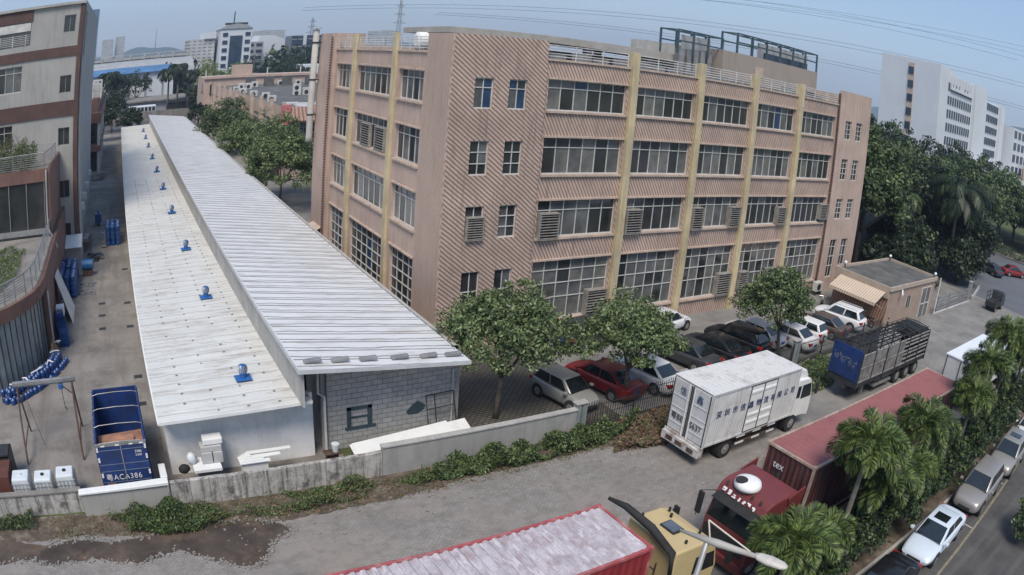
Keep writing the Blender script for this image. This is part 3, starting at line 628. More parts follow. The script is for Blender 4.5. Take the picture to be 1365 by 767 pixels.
mb.tube([(-4.3, -8.3, 0.6), (-4.3, -7.95, 2.0), (-3.0, -7.95, 2.05), (-2.95, -8.3, .7)], .035, 6); mb.tube([(-4.3, -8.1, 1.4), (-2.98, -8.1, 1.45)], .025, 5); mb.tube([(-3.9, -8.3, .6), (-3.9, -7.95, 2.0)], .025, 5)
mb.build('bars', M['metal_d'], t)
t = thing('sack_stack', 'stack of grey sacks and cartons standing against the white warehouse wall', 'sacks', (-14.5, -8.8, 0)); mb = MB()
mb.box(-15.1, -13.9, -9.5, -8.5, .9, 1.02); mb.build('board', M['white'], t)
parts('carton', [(-14.65, -14.2, -9.1, -8.6, 1.03, 1.5), (-14.15, -13.75, -9.1, -8.6, 1.03, 1.5), (-14.65, -13.75, -9.0, -8.5, 1.52, 1.72)], mat('carton_grey', (0.42, 0.42, 0.42), 0.8, var=0.2), t)
mb = MB(); mb.box(-14.5, -13.65, -8.9, -8.4, 1.74, 2.02); mb.build('box', M['white'], t, bevel=0.05)
mb = MB(); mb.box(-14.9, -13.95, -9.3, -8.5, 0, .9); mb.build('plinth', M['conc'], t)
def blob(name, label, cat, c, r3, m, seed=1):
    rr = np.random.default_rng(seed); mb = MB(); rings = []
    for i in range(7):
        ph = -1.45+2.9*i/6; rings.append([(c[0]+r3[0]*math.cos(ph)*math.cos(a)*(1+.18*rr.normal()*.6), c[1]+r3[1]*math.cos(ph)*math.sin(a), c[2]+r3[2]*math.sin(ph)) for a in np.linspace(0, 2*math.pi, 10, endpoint=False)])
    mb.loft(rings); o = mb.build(name, m, smooth=True); return tag(o, label, cat) if label else o
blob('plastic_bag', 'grey plastic sack slumped left of the cartons by the white wall', 'sack', (-15.1, -8.9, 1.25), (.22, .2, .28), M['ibc'], 1)
blob('plastic_bag', 'black plastic sack at the left foot of the sacks by the white wall', 'sack', (-15.5, -9.2, 1.0), (.25, .2, .2), M['tyre'], 2)
t = thing('timber_stack', 'low stack of pale boards lying against the white warehouse wall behind the mouldy wall', 'boards', (-12.4, -8.9, 0)); mb = MB()
for k in range(5): mb.box(-13.1+.1*k, -11.8+.25*k*(-1)**k, -9.4+.1*k, -8.8, .95+.05*k, .99+.05*k)
mb.box(-13.0, -11.9, -9.3, -8.9, 0, .95); mb.build('boards', M['white'], t)
t = thing('flower_pot', 'pale round pot on a rusty tray between the two warehouses', 'pot', (-9.0, -9.3, 0)); mb = MB(); mb.tube([(-9.0, -9.4, .95), (-9.0, -9.4, 1.3)], [.12, .17], 12); mb.build('pot', M['ibc'], t)
mb = MB(); mb.box(-9.5, -8.8, -9.6, -9.2, .9, .95); mb.box(-9.4, -8.9, -9.5, -9.25, 0, .9); mb.build('tray', M['rust'], t)

# ================================================================== OFFICE BUILDING
H = 16.3
ob = thing('factory_building', 'four storey tan tiled factory building with yellow pillars and long window bands', 'building', (20, 11, 0))
ZT = [4.82, 8.34, 11.91, 15.2]; ZB = [1.18, 6.19, 9.82, 13.42]
XL = [5.94, 12.26, 18.04, 23.81, 29.64]; XR = [11.5, 17.26, 23.0, 28.68, 34.67]
YLo = [3.25, 8.01, 15.36]; YHi = [6.64, 14.01, 18.67]; ZTL = [4.56]+ZT[1:]; ZBL = [1.2]+ZB[1:]
def holed(mb, P, U, N, W, z0, z1, holes, depth, m=0, mr=0):
    P, U, N = (np.array(q, float) for q in (P, U, N)); Z = np.array((0, 0, 1.0))
    us = sorted({0, W, *[h[0] for h in holes], *[h[1] for h in holes]}); zs = sorted({z0, z1, *[h[2] for h in holes], *[h[3] for h in holes]})
    pt = lambda u, z, d=0: P+U*u+Z*z+N*d
    for i in range(len(us)-1):
        for j in range(len(zs)-1):
            uc, zc = (us[i]+us[i+1])/2, (zs[j]+zs[j+1])/2
            if any(h[0] < uc < h[1] and h[2] < zc < h[3] for h in holes): continue
            mb.quad(pt(us[i], zs[j]), pt(us[i+1], zs[j]), pt(us[i+1], zs[j+1]), pt(us[i], zs[j+1]), m)
    for h in holes:
        a, b, c, d = h
        for q in (((a, c), (b, c)), ((b, c), (b, d)), ((b, d), (a, d)), ((a, d), (a, c))):
            mb.quad(pt(*q[0]), pt(*q[1]), pt(*q[1], -depth), pt(*q[0], -depth), mr)
def window(parent, P, U, N, u0, u1, z0, z1, cols, rows, depth=.2, fr=.045, seed=0, pal=(0.5, .35, .07, .08), frame=None, sill=True, thick=1.0):
    """a glazed frame set 'depth' behind the face; rows = heights fractions of the horizontal bars"""
    r = np.random.default_rng(seed); Z = (0, 0, 1.0)
    fb = MB(); gb = MB(); O = np.array(P, float)-np.array(N, float)*depth
    fw = fr*thick
    fb.obox(O, U, Z, N, u0, u1, z0, z0+fw*1.3, 0, .06); fb.obox(O, U, Z, N, u0, u1, z1-fw*1.3, z1, 0, .06)
    for k in range(cols+1):
        u = u0+(u1-u0)*k/cols; a = min(max(u-fw/2, u0), u1-fw); fb.obox(O, U, Z, N, a, a+fw, z0+fw*1.3, z1-fw*1.3, 0, .05)
    for q in rows: z = z0+(z1-z0)*q; fb.obox(O, U, Z, N, u0, u1, z-fw/2, z+fw/2, 0.0, .058)
    f = fb.build('window', frame or M['frame'], parent)
    rr = [0]+list(rows)+[1]
    for k in range(cols):
        hit = r.random()
        for q in range(len(rr)-1):
            x = hit if r.random() < .7 else r.random(); mi = 0 if x < pal[0] else 1 if x < pal[0]+pal[1] else 2 if x < sum(pal[:3]) else 3
            gb.obox(O, U, Z, N, u0+(u1-u0)*k/cols, u0+(u1-u0)*(k+1)/cols, z0+(z1-z0)*rr[q], z0+(z1-z0)*rr[q+1], -.02-.012*((k+q) % 2), .006-.010*((k+q) % 2), mi)
    g = gb.build('pane', [M['glass'], M['glassb'], M['glass3'], M['glass2']], f)
    if sill:
        sb = MB(); sb.obox(P, U, Z, N, u0-.08, u1+.08, z0-.12, z0-.003, -.02, .14); sb.build('sill', M['ledge'], f); sb = MB(); sb.obox(P, U, Z, N, u0-.08, u1+.08, z1+.003, z1+.1, -.02, .12); sb.build('lintel', M['ledge'], f)
    return f
def louvre_box(parent, P, U, N, u0, u1, z0, z1, out=.3):
    b = MB(); Z = (0, 0, 1.0)
    b.obox(P, U, Z, N, u0, u0+.05, z0, z1, -.15, out); b.obox(P, U, Z, N, u1-.05, u1, z0, z1, -.15, out); b.obox(P, U, Z, N, u0, u1, z1, z1+.04, -.15, out+.03); b.obox(P, U, Z, N, u0, u1, z0-.04, z0, -.15, out)
    b.obox(P, U, Z, N, u0+.05, u1-.05, z0, z1, -.14, max(out-.2, -.1), 1)
    n = 9
    for i in range(n):
        z = z0+(z1-z0)*(i+.2)/n; b.obox(np.array(P, float)+np.array(N, float)*(out-.1), U, (0, 0, 1), N, u0+.05, u1-.05, z, z+.04, -.08+.0, .09)
    b.build('louvre_box', [M['louvre'], M['dark']], parent)
# front wall
U, N = (1, 0, 0), (0, -1, 0); mb = MB()
holes = [(XL[b]-5.7, XR[b]-5.7, ZB[s], ZT[s]) for b in range(5) for s in range(4)]
holed(mb, (5.7, 0, 0), U, N, 29.5, 0, H, holes, .25, 1, 0)
# corner block front and left faces, right block
CW = [(0.85, 1.95), (2.65, 3.75)]; CZ = [(1.5, 3.3), (4.95, 6.6), (8.3, 10.0), (11.95, 13.55)]
CW = [(1.35, 2.45), (3.4, 4.5)]; CZ = [(1.2, 4.6), (6.4, 8.2), (9.85, 11.7), (13.4, 15.05)]
ch = [(a, b, c, d) for a, b in CW for c, d in CZ]
holed(mb, (0, -.12, 0), U, N, 5.7, 0, 17.35, ch, .2, 2, 0)
RW = [(1.2, 2.3), (3.15, 4.25)]
holed(mb, (35.2, -.12, 0), U, N, 5.65, 0, 17.6, [(a, b, c, d) for a, b in RW for c, d in CZ], .2, 0, 0)
for x0, x1, h in ((0, 5.7, 17.35), (35.2, 40.85, 17.6)):
    mb.quad((x0, 0.002, H), (x1, 0.002, H), (x1, 0.002, h), (x0, 0.002, h)) if False else None
    mb.quad((x1 if x0 == 0 else x0, -.12, 0), (x1 if x0 == 0 else x0, 0.0, 0), (x1 if x0 == 0 else x0, 0.0, h), (x1 if x0 == 0 else x0, -.12, h), 0)
# left wall
UL, NL = (0, 1, 0), (-1, 0, 0)
hl = [(YLo[b], YHi[b], ZBL[s], ZTL[s]) for b in range(3) for s in range(4)]
holed(mb, (0, 0, 0), UL, NL, 19.0, 0, H, hl, .25, 0, 0)
mb.quad((-.1, -.12, 0), (-.1, 2.85, 0), (-.1, 2.85, 17.35), (-.1, -.12, 17.35), 3); mb.quad((-.1, 2.85, 0), (0, 2.85, 0), (0, 2.85, 17.35), (-.1, 2.85, 17.35), 3); mb.quad((-.1, -.12, 0), (0, -.12, 0), (0, -.12, 17.35), (-.1, -.12, 17.35), 3)
mb.box(-.45, 2.2, 19.1, 22.3, 0, 17.55)
# back, right, block tops, roof parapets
mb.quad((40.85, -.12, 0), (40.85, 22.2, 0), (40.85, 22.2, 16.6), (40.85, -.12, 16.6)); mb.quad((0, 22.2, 0), (40.85, 22.2, 0), (40.85, 22.2, 16.6), (0, 22.2, 16.6))
mb.quad((-.1, -.12, 17.35), (5.7, -.12, 17.35), (5.7, .15, 17.35), (-.1, .15, 17.35), 0); mb.quad((-.1, .15, 17.35), (.2, .15, 17.35), (.2, 2.85, 17.35), (-.1, 2.85, 17.35), 0)
mb.quad((5.7, .15, H-.4), (0.2, .15, H-.4), (0.2, .15, 17.35), (5.7, .15, 17.35), 0); mb.quad((.2, .15, H-.4), (.2, 2.85, H-.4), (.2, 2.85, 17.35), (.2, .15, 17.35), 0); mb.quad((-.1, 2.85, H-.4), (.2, 2.85, H-.4), (.2, 2.85, 17.35), (-.1, 2.85, 17.35), 0)
mb.quad((5.7, -.12, H-.4), (5.7, .15, H-.4), (5.7, .15, 17.35), (5.7, -.12, 17.35), 0)
mb.box(35.2, 40.85, -.119, .12, 16.3, 17.6) if False else None
mb.quad((35.2, -.12, 17.6), (40.85, -.12, 17.6), (40.85, .15, 17.2), (35.2, .15, 17.2)); mb.quad((35.2, .15, 15.9), (40.85, .15, 15.9), (40.85, .15, 17.2), (35.2, .15, 17.2)); mb.quad((40.85, -.12, 16.6), (40.85, 22.2, 16.6), (40.85, 22.2, 17.3), (40.85, -.12, 17.3))
mb.build('wall', [M['tan'], M['tan_spandrel'], M['tan_front'], M['tan_side']], ob)
mb = MB(); mb.quad((0.01, .01, 15.95), (40.8, .01, 15.95), (40.8, 22.1, 15.95), (.01, 22.1, 15.95)); mb.build('roof', M['roofgrey'], ob)
mb = MB(); mb.box(5.72, 35.18, -.1, .25, H-.06, H+.06); mb.box(-.1, .25, 2.9, 19.08, H-.06, H+.06); mb.build('parapet_cap', M['ledge'], ob)
mb = MB(); mb.box(.3, 40.5, .3, 21.9, 0, 15.9); mb.build('interior', M['dark'], ob)
sd_ = 10
for s in range(4):
    cols = 6
    for b in range(5):
        rows = [.72] if s else [.36, .6, .82]
        window(ob, (0, 0, 0), U, N, XL[b], XR[b], ZB[s], ZT[s], cols, rows, seed=sd_, pal=(.56, .3, .04 if s == 3 else .0, .1) if s else (.42, .42, .0, .16)); sd_ += 1
    for b in range(3):
        rows = [.74] if s else [.2, .4, .6, .8]
        window(ob, (0, 0, 0), UL, NL, YLo[b], YHi[b], ZBL[s], ZTL[s], 6 if b == 1 else 4, rows, seed=sd_, pal=(.35, .25, 0, .4) if s else (.8, .15, .05, 0)); sd_ += 1
    for a, b_ in CW:
        window(ob, (0, -.12, 0), U, N, a, b_, CZ[s][0], CZ[s][1], 2, [.68] if s == 3 else [.33, .66], seed=sd_, pal=(.9, .1, 0, 0) if s < 3 else (.1, .45, .4, .05), depth=.16, sill=False); sd_ += 1
    for a, b_ in RW:
        window(ob, (35.2, -.12, 0), U, N, a, b_, CZ[s][0], CZ[s][1], 2, [.3, .55, .8], seed=sd_, pal=(.7, .2, 0, .1), depth=.16, sill=False); sd_ += 1
for u0, u1, z0, z1 in [(6.0, 7.3, 6.15, 7.6), (12.3, 13.55, 6.15, 7.6), (18.1, 19.1, 6.15, 7.6), (21.9, 23.0, 6.2, 7.6), (27.6, 28.7, 6.25, 7.5), (33.8, 34.9, 6.5, 7.7), (9.9, 11.4, 1.2, 2.75), (21.6, 23.0, 1.2, 2.75), (24.0, 25.0, 1.25, 2.7), (27.3, 28.6, 1.25, 2.7), (6.0, 7.2, 1.2, 2.6)]:
    louvre_box(ob, (0, 0, 0), U, N, u0, u1, z0, z1)
louvre_box(ob, (0, -.12, 0), U, N, 1.4, 2.42, 6.42, 7.6, .2); louvre_box(ob, (0, -.12, 0), U, N, 1.4, 2.42, 1.2, 2.4, .2)
louvre_box(ob, (0, 0, 0), UL, NL, 8.3, 9.9, 9.9, 11.3, .1); louvre_box(ob, (0, 0, 0), UL, NL, 10.9, 12.5, 9.9, 11.3, .1)
for i, x in enumerate([11.88, 17.65, 23.4, 29.16]):
    mb = MB(); mb.box(x-.25, x+.25, -.3, 0.0, 0, 17.3); mb.box(x-.24, x+.24, 0.02, .35, H+.07, 17.25); mb.build('pillar', M['pillar'], ob, bevel=0.02)
for i, y in enumerate([7.33, 14.7]):
    mb = MB(); mb.box(-.2, 0.0, y-.28, y+.28, 0, 17.4); mb.build('pillar', M['pillar'], ob, bevel=0.02)
mb = MB()   # ribbed strips at the edges of the end blocks
for z in np.arange(0.2, 17.3, .2): mb.box(-.55, -.46, 18.95, 19.25, z, z+.09); mb.box(35.0, 35.19, -.2, -.02, z, z+.09)
mb.build('edge_ribs', M['brown2'], ob)['kind'] = 'stuff'
def railing(P, U, L, z0):
    P = np.array(P, float); U = np.array(U, float); mb = MB()
    for k in range(5): z = z0+.15+k*.16; mb.tube([P+np.array((0, 0, z)), P+U*L+np.array((0, 0, z))], .026, 5)
    for f in np.linspace(0, 1, 4): p = P+U*L*f; mb.tube([p+np.array((0, 0, z0)), p+np.array((0, 0, z0+.82))], .03, 5)
    mb.build('railing', M['rail'], ob)
ed = [5.75]+[q for x in (11.88, 17.65, 23.4, 29.16) for q in (x-.38, x+.38)]+[35.15]
for k in range(0, 10, 2): railing((ed[k], .08, 0), U, ed[k+1]-ed[k], H+.05)
for a, b in ((2.95, 6.98), (7.68, 14.35), (15.05, 18.9)): railing((.08, a, 0), UL, b-a, H+.05)
# roof slab on posts, stair block, frames
mb = MB(); mb.hexa([(3.7, 8, 17.6), (25.5, 8, 17.2), (25.5, 15.5, 17.3), (3.7, 15.5, 17.6), (3.7, 8, 18.0), (25.5, 8, 17.85), (25.5, 15.5, 17.95), (3.7, 15.5, 18.0)]); mb.build('roof_slab', mat('slab', (0.36, 0.34, 0.31), 0.9, var=0.15, streak=0.2), ob)
parts('slab_post', [(x-.25, x+.25, y, y+.5, 15.9, 17.5) for x in (9, 14.8, 20.5) for y in (8.3, 14.5)], M['conc'], ob)
parts('roof_room', [(5.5, 13.5, 12.5, 14.4, 15.96, 17.1), (14, 24, 12.5, 14.4, 15.96, 17.0)], M['conc_l'], ob)
mb = MB(); mb.box(26.8, 41.6-.9, 6.5, 15, 15.96, 18.95); mb.box(38.9, 40.4, 6.3, 6.5, 16.9, 17.1)
mb.build('stair_block', mat('stair_tan', (0.31, 0.265, 0.23), 0.85, var=0.08, scale=0.3, streak=0.3), ob)
mb = MB(); mb.box(31.0, 32.2, 6.44, 6.5, 17.3, 18.1); mb.build('block_opening', M['ledge'], ob)
mb = MB(); mb.box(37.4, 38.4, 6.4, 6.5, 16.6, 17.4); mb.build('block_window', M['dark'], ob)
parts('cooling_stack', [(22.6+k*.78, 23.1+k*.78, 7.2, 7.8, 16.2, 18.4+.05*k) for k in range(5)], M['metal'], ob)
mb = MB(); mb.box(20.8, 26.6, 9, 11, 16, 18.7); mb.build('plant_room', M['conc_l'], ob)
def frame_rack(x0, x1, y0, y1, z0, z1, n, label_pane):
    f = MB(); t_ = .07
    for x in np.linspace(x0, x1, n):
        for y in (y0, y1): f.box(x-t_, x+t_, y-t_, y+t_, z0, z1)
    for y in (y0, y1):
        for z in (z1-.1, (z0+z1)/2): f.box(x0, x1, y-.05, y+.05, z, z+.12)
    for x in np.linspace(x0, x1, n): f.box(x-.05, x+.05, y0, y1, z1-.1, z1)
    fo = f.build('steel_rack', mat('rack_blue', (0.05, 0.085, 0.105), 0.6, var=0.3), ob)
    p = MB(); p.box(x0+(x1-x0)*.35, x1-.1, y1-.7, y1-.5, z0, z1-.3); p.build('panel', M['farg'], fo)
frame_rack(22.1, 27.2, 7, 9, 18.0, 19.95, 4, 0); frame_rack(28.6, 40.6, 6.6, 8.4, 18.96, 20.7, 7, 0)
mb = MB(); mb.box(33.5, 40.4, 7.6, 7.9, 18.96, 19.6); mb.build('screen', M['farglass'], ob)
# roof gear seen through the rails
rr = np.random.default_rng(8)
parts('condenser', [(7+k*1.55, 7.8+k*1.55, 1.2, 1.7, 15.96, 16.5+.35*rr.random()) for k in range(18)], M['metal'], ob)
t = thing('water_tank', 'white cylindrical water tank lying on the factory roof behind the left railing', 'water tank', (4.5, 9, 16)); mb = MB(); mb.tube([(3.0, 11.5, 17.0), (3.1, 11.5, 17.0), (5.3, 11.5, 17.0), (5.4, 11.5, 17.0)], [.4, .62, .62, .4], 18); mb.build('drum', M['white'], t, smooth=False)
parts('cradle', [(3.2, 3.4, 11, 12, 15.96, 16.5), (5.0, 5.2, 11, 12, 15.96, 16.5)], M['metal'], t)
t = thing('flue_pipe', 'tall pale flue pipe clamped to the left end of the tan factory', 'flue', (-.8, 22.3, 9)); mb = MB(); mb.tube([(-.95, 22.0, 8.9), (-.95, 22.0, 9.3), (-.95, 22.0, 17.9)], [.32, .27, .25], 14); mb.build('pipe', M['conc_l'], t, smooth=True)
mb = MB(); mb.cyl((-.95, 22, 18.0), (-.95, 22, 18.06), .42, 16); mb.cyl((-.95, 22, 17.9), (-.95, 22, 18.0), .05, 6); mb.build('cap', M['rail'], t)
for z in (11.0, 13.8, 16.8): mb = MB(); mb.cyl((-.95, 22, z), (-.95, 22, z+.1), .31, 14); mb.box(-.95, -.4, 21.95, 22.05, z, z+.08); mb.build('clamp', M['metal_d'], t)
t = thing('door_awning', 'small pale awning on the left foot of the tan factory', 'awning', (-.9, 20.5, 2)); mb = MB(); mb.hexa([(-1.7, 19.4, 1.95), (-.46, 19.4, 2.5), (-.46, 21.6, 2.5), (-1.7, 21.6, 1.95), (-1.7, 19.4, 2.0), (-.46, 19.4, 2.56), (-.46, 21.6, 2.56), (-1.7, 21.6, 2.0)]); mb.build('cover', M['awning'] if False else M['ledge'], t)
t = thing('condenser_unit', 'white air conditioner standing at the foot of the tan factory near its last window', 'air conditioner', (34.6, -.5, 0)); mb = MB(); mb.box(34.3, 35.3, -.85, -.35, .35, 1.15); mb.build('case', M['rail'], t, bevel=.02); mb = MB(); mb.cyl((34.65, -.86, .75), (34.65, -.88, .75), .28, 16); mb.box(34.35, 34.45, -.8, -.4, 0, .35); mb.box(35.15, 35.25, -.8, -.4, 0, .35); mb.build('fan', M['metal_d'], t)
# ================================================================== CARS
def wheel(parent, x, y, r, wdt, side):
    mb = MB(); mb.tube([(x, y, r), (x, y+side*wdt, r)], [r, r], 20); w_ = mb.build('wheel', M['tyre'], parent, bevel=.02)
    mb = MB(); mb.tube([(x, y+side*(wdt+.002), r), (x, y+side*(wdt+.012), r)], [r*.64, r*.6], 16); mb.build('rim', M['rim'], w_)
def make_car(name, kind, body, label, cat='car', group=None, roof=None, sunroof=False, rack=False, tint=None, shade=False):
    t = local_thing(name, label, cat, group)
    K = dict(sedan=dict(L=4.6, W=.9, belt=.92, roof=1.44, hood=.84, trunk=.98, c=(-1.75, -.95, .45, 1.25)),
             hatch=dict(L=3.7, W=.81, belt=.92, roof=1.48, hood=.9, trunk=1.0, c=(-1.72, -1.4, .35, 1.05)),
             suv=dict(L=4.6, W=.92, belt=1.05, roof=1.68, hood=1.0, trunk=1.1, c=(-2.12, -1.75, .5, 1.2)))[kind]
    L, W = K['L']/2, K['W']; hd, bl, tk = K['hood'], K['belt'], K['trunk']
    st = [(-L, .80, tk-.30, .36), (-L+.06, .90, tk-.08, .28), (-L+.3, .97, tk, .24), (-L*.62, 1.0, bl+.03, .2), (-L*.2, 1.0, bl, .19), (L*.25, 1.0, bl-.03, .19), (L*.52, .99, (bl+hd)/2, .2), (L*.75, .97, hd-.03, .22), (L-.22, .9, hd-.13, .24), (L-.05, .8, hd-.26, .28), (L, .7, hd-.38, .34)]
    rings = []
    for x, wf, zt, zb in st:
        w_ = W*wf
        rings.append([(x, -w_*.55, zb), (x, -w_*.93, zb+.03), (x, -w_, zb+.22), (x, -w_*1.0, (zb+zt)/2+.08), (x, -w_*.965, zt-.1), (x, -w_*.86, zt-.012), (x, -w_*.45, zt+.03), (x, 0, zt+.04), (x, w_*.45, zt+.03), (x, w_*.86, zt-.012), (x, w_*.965, zt-.1), (x, w_*1.0, (zb+zt)/2+.08), (x, w_, zb+.22), (x, w_*.93, zb+.03), (x, w_*.55, zb)])
    mb = MB(); mb.loft(rings); bo = mb.build('body', body, t, smooth=True)
    s_ = bo.modifiers.new('sub', 'SUBSURF'); s_.levels = 1; s_.render_levels = 1
    c0, c1, c2, c3 = K['c']; zb, zr = bl-.02, K['roof']; wb, wr = W*.93, W*.72
    # cabin with rounded edges
    def C(x, y, z): return (x, y, z)
    B = [(c0, -wb*.93, zb+.04), (c3, -wb*.95, zb), (c3, wb*.95, zb), (c0, wb*.93, zb+.04)]; T = [(c1, -wr, zr-.03), (c2, -wr, zr-.02), (c2, wr, zr-.02), (c1, wr, zr-.03)]
    xm = (c1+c2)/2
    mb = MB()
    rg = []
    for f in (0, 1):
        pass
    mb.hexa(B+T); cb = mb.build('cabin', roof or body, t, bevel=.09, seg=3)
    for p in cb.data.polygons: p.use_smooth = True
    tint = tint or M['carglass']
    def pane(nm, q, i0, i1, j0, j1, out=.012):
        q = [np.array(v, float) for v in q]     # bl, br, tr, tl
        f = lambda u, v: (q[0]*(1-u)+q[1]*u)*(1-v)+(q[3]*(1-u)+q[2]*u)*v
        n = np.cross(q[1]-q[0], q[3]-q[0]); n = n/np.linalg.norm(n)*out
        c = (q[0]+q[1]+q[2]+q[3])/4; ctr = np.array(((c0+c3)/2, 0, (zb+zr)/2))
        if n@(c-ctr) < 0: n = -n
        mb = MB(); mb.quad(f(i0, j0)+n, f(i1, j0)+n, f(i1, j1)+n, f(i0, j1)+n); mb.quad(f(i0, j0)+n*.1, f(i0, j1)+n*.1, f(i1, j1)+n*.1, f(i1, j0)+n*.1); return mb.build(nm, tint, t)
    pane('windscreen', [B[1], B[2], T[2], T[1]], .06, .94, .06, .92)
    pane('rear_window', [B[3], B[0], T[0], T[3]], .07, .93, .12, .9)
    for a, b in (((B[0], B[1], T[1], T[0])), ((B[3], B[2], T[2], T[3]))) if False else ((0, 1), (3, 2)):
        q = [B[a], B[b], T[b], T[a]]
        pane('side_window', q, .07, .46, .1, .88); pane('side_window', q, .5, .9, .1, .88)
    if sunroof: mb = MB(); mb.box(xm-.1, xm+.55, -.38, .38, zr-.015, zr+.004); mb.build('sunroof', tint, t)
    if rack:
        for y in (-wr+.06, wr-.06): mb = MB(); mb.tube([(c1+.1, y, zr-.01), (c1+.2, y, zr+.05), (c2-.2, y, zr+.05), (c2-.1, y, zr-.01)], .018, 5); mb.build('roof_rail', M['chrome'], t)
    wr_ = .31 if kind != 'suv' else .36
    for x in (-L*.6, L*.63):
        for sd2 in (-1, 1):
            mb = MB(); mb.tube([(x, sd2*(W-.2), wr_+.02), (x, sd2*(W+.006), wr_+.02)], [wr_+.07]*2, 20); mb.build('wheel_arch', M['tyre'], t)
            wheel(t, x, sd2*(W-.19), wr_, .21, sd2)
    for sd2 in (-1, 1):
        mb = MB(); mb.hexa([(L-.28, sd2*W*.5, hd-.33), (L-.13, sd2*W*.5, hd-.33), (L-.3, sd2*W*.88, hd-.33), (L-.45, sd2*W*.88, hd-.33), (L-.3, sd2*W*.5, hd-.18), (L-.2, sd2*W*.5, hd-.18), (L-.42, sd2*W*.87, hd-.15), (L-.55, sd2*W*.87, hd-.15)])
        mb.build('headlight', M['chrome'], t, bevel=.02)
        mb = MB(); mb.box(-L-.01, -L+.25, sd2*W*.52 if sd2 > 0 else -W*.9, W*.9 if sd2 > 0 else -W*.52, tk-.3, tk-.12); mb.build('tail_light', M['taill'], t, bevel=.03)
        mb = MB(); mb.box(c3-.28, c3-.08, sd2*(W+.02) if sd2 > 0 else -W-.2, W+.2 if sd2 > 0 else -W-.02, bl+.02, bl+.15); mb.build('mirror', body, t, bevel=.03)
    mb = MB(); mb.box(L-.1, L+.012, -W*.42, W*.42, .34, .5); mb.build('grille', M['tyre'], t, bevel=.02)
    mb = MB(); mb.box(-L-.014, -L+.05, -.22, .22, .55, .68); mb.build('number_plate', M['plate'], t)
    return t
M['carglass'] = mat('car_glass', (0.012, 0.016, 0.018), 0.06, var=0.4, scale=2, spec=1.0)
M['plate'] = mat('plate_blue', (0.02, 0.06, 0.3), 0.5)
P_silver = paint('paint_silver', (0.30, 0.30, 0.285), .35, .3); P_red = paint('paint_red', (0.19, 0.018, 0.02)); P_white = paint('paint_white', (0.66, 0.67, 0.68)); P_black = paint('paint_black', (0.012, 0.012, 0.014), .18)
P_char = paint('paint_charcoal', (0.04, 0.042, 0.045), .25); P_brown = paint('paint_brown', (0.11, 0.085, 0.075), .3, .3); P_lb = paint('paint_pale_blue_white', (0.55, 0.62, 0.7)); P_grey = paint('paint_grey_bronze', (0.3, 0.29, 0.28), .3, .3)
G = 'cars parked in the factory lot'
S = R(-90)
cars = [
 ('hatchback', 'hatch', P_silver, 'small silver hatchback parked on the paving next to the first tree', (3.55, -7.35, S+R(10)), {}),
 ('sedan', 'sedan', P_red, 'dark red sedan parked behind the thin metal gate', (6.35, -6.9, R(90)+R(9)), {}),
 ('hatchback', 'sedan', P_white, 'white car with its nose at the arched gate beside the box truck', (8.95, -7.3, R(90)+R(7)), {}),
 ('sedan', 'sedan', P_char, 'charcoal sedan with a silver window line, first car above the white box truck roof', (13.0, -6.1, R(90)+R(10)), {}),
 ('sedan', 'sedan', P_black, 'black sedan with a paper sheet in its rear window above the box truck', (15.5, -6.2, R(90)+R(8)), {}),
 ('suv', 'suv', P_black, 'black sport utility car third from the left above the box truck roof', (17.9, -6.0, R(90)+R(8)), {}),
 ('sedan', 'sedan', P_white, 'white sedan half hidden behind the black cars by the third tree', (20.2, -5.6, R(90)+R(8)), {}),
 ('sedan', 'sedan', P_white, 'white car under the crown of the third tree near the fence', (22.3, -7.0, R(90)+R(6)), {}),
 ('hatchback', 'hatch', P_white, 'white hatchback showing its tail right of the third tree', (24.5, -6.7, R(90)+R(8)), {}),
 ('sedan', 'sedan', P_brown, 'brown sedan between the white hatchback and the white sport utility car', (26.9, -6.7, R(90)+R(9)), {}),
 ('suv', 'suv', P_white, 'large white sport utility car last in the row before the striped awning', (30.0, -6.4, R(90)+R(10)), dict(rack=True)),
 ('suv', 'suv', P_char, 'dark car parked against the factory wall behind the second tree', (9.4, -1.7, R(8)), {}),
 ('sedan', 'sedan', P_white, 'white car parked against the factory wall below the second yellow pillar', (15.3, -1.7, R(12)), {}),
]
for nm, kd, p, lb, (x, y, rz), kw in cars: place(make_car(nm, kd, p, lb, 'car', G, **kw), x, y, .005, rz)
G2 = 'cars parked nose to tail along the side road'
for nm, kd, p, lb, (x, y), kw in [
 ('sedan', 'sedan', P_lb, 'pale blue white car with a black sunroof on the side road, nearest whole one', (9.6, -26.75), dict(sunroof=True)),
 ('suv', 'suv', P_grey, 'bronze grey sport utility car between the pale blue car and the silver car', (15.5, -26.75+.15), {}),
 ('estate_car', 'suv', P_silver, 'silver car with a black sunroof behind the bronze grey sport utility car', (20.9, -26.5), dict(sunroof=True)),
 ('sedan', 'sedan', P_white, 'white car at the right edge farthest up the side road', (26.4, -26.35), {}),
 ('sedan', 'sedan', P_black, 'black car under the palms in front of the pale blue car at the bottom', (4.3, -26.95), {})]:
    place(make_car(nm, kd, p, lb, 'car', G2, **kw), x, y, .005, R(180)+R(3))
place(make_car('sedan', 'sedan', P_red, 'red car driving on the far street at the right edge', 'car'), 78.5, -7.3, .01, R(-35))
place(make_car('sedan', 'sedan', P_char, 'dark car parked under the trees beside the far street', 'car'), 74.0, -5.0, .01, R(60))
tag(bpy.data.objects[-1]) if False else None

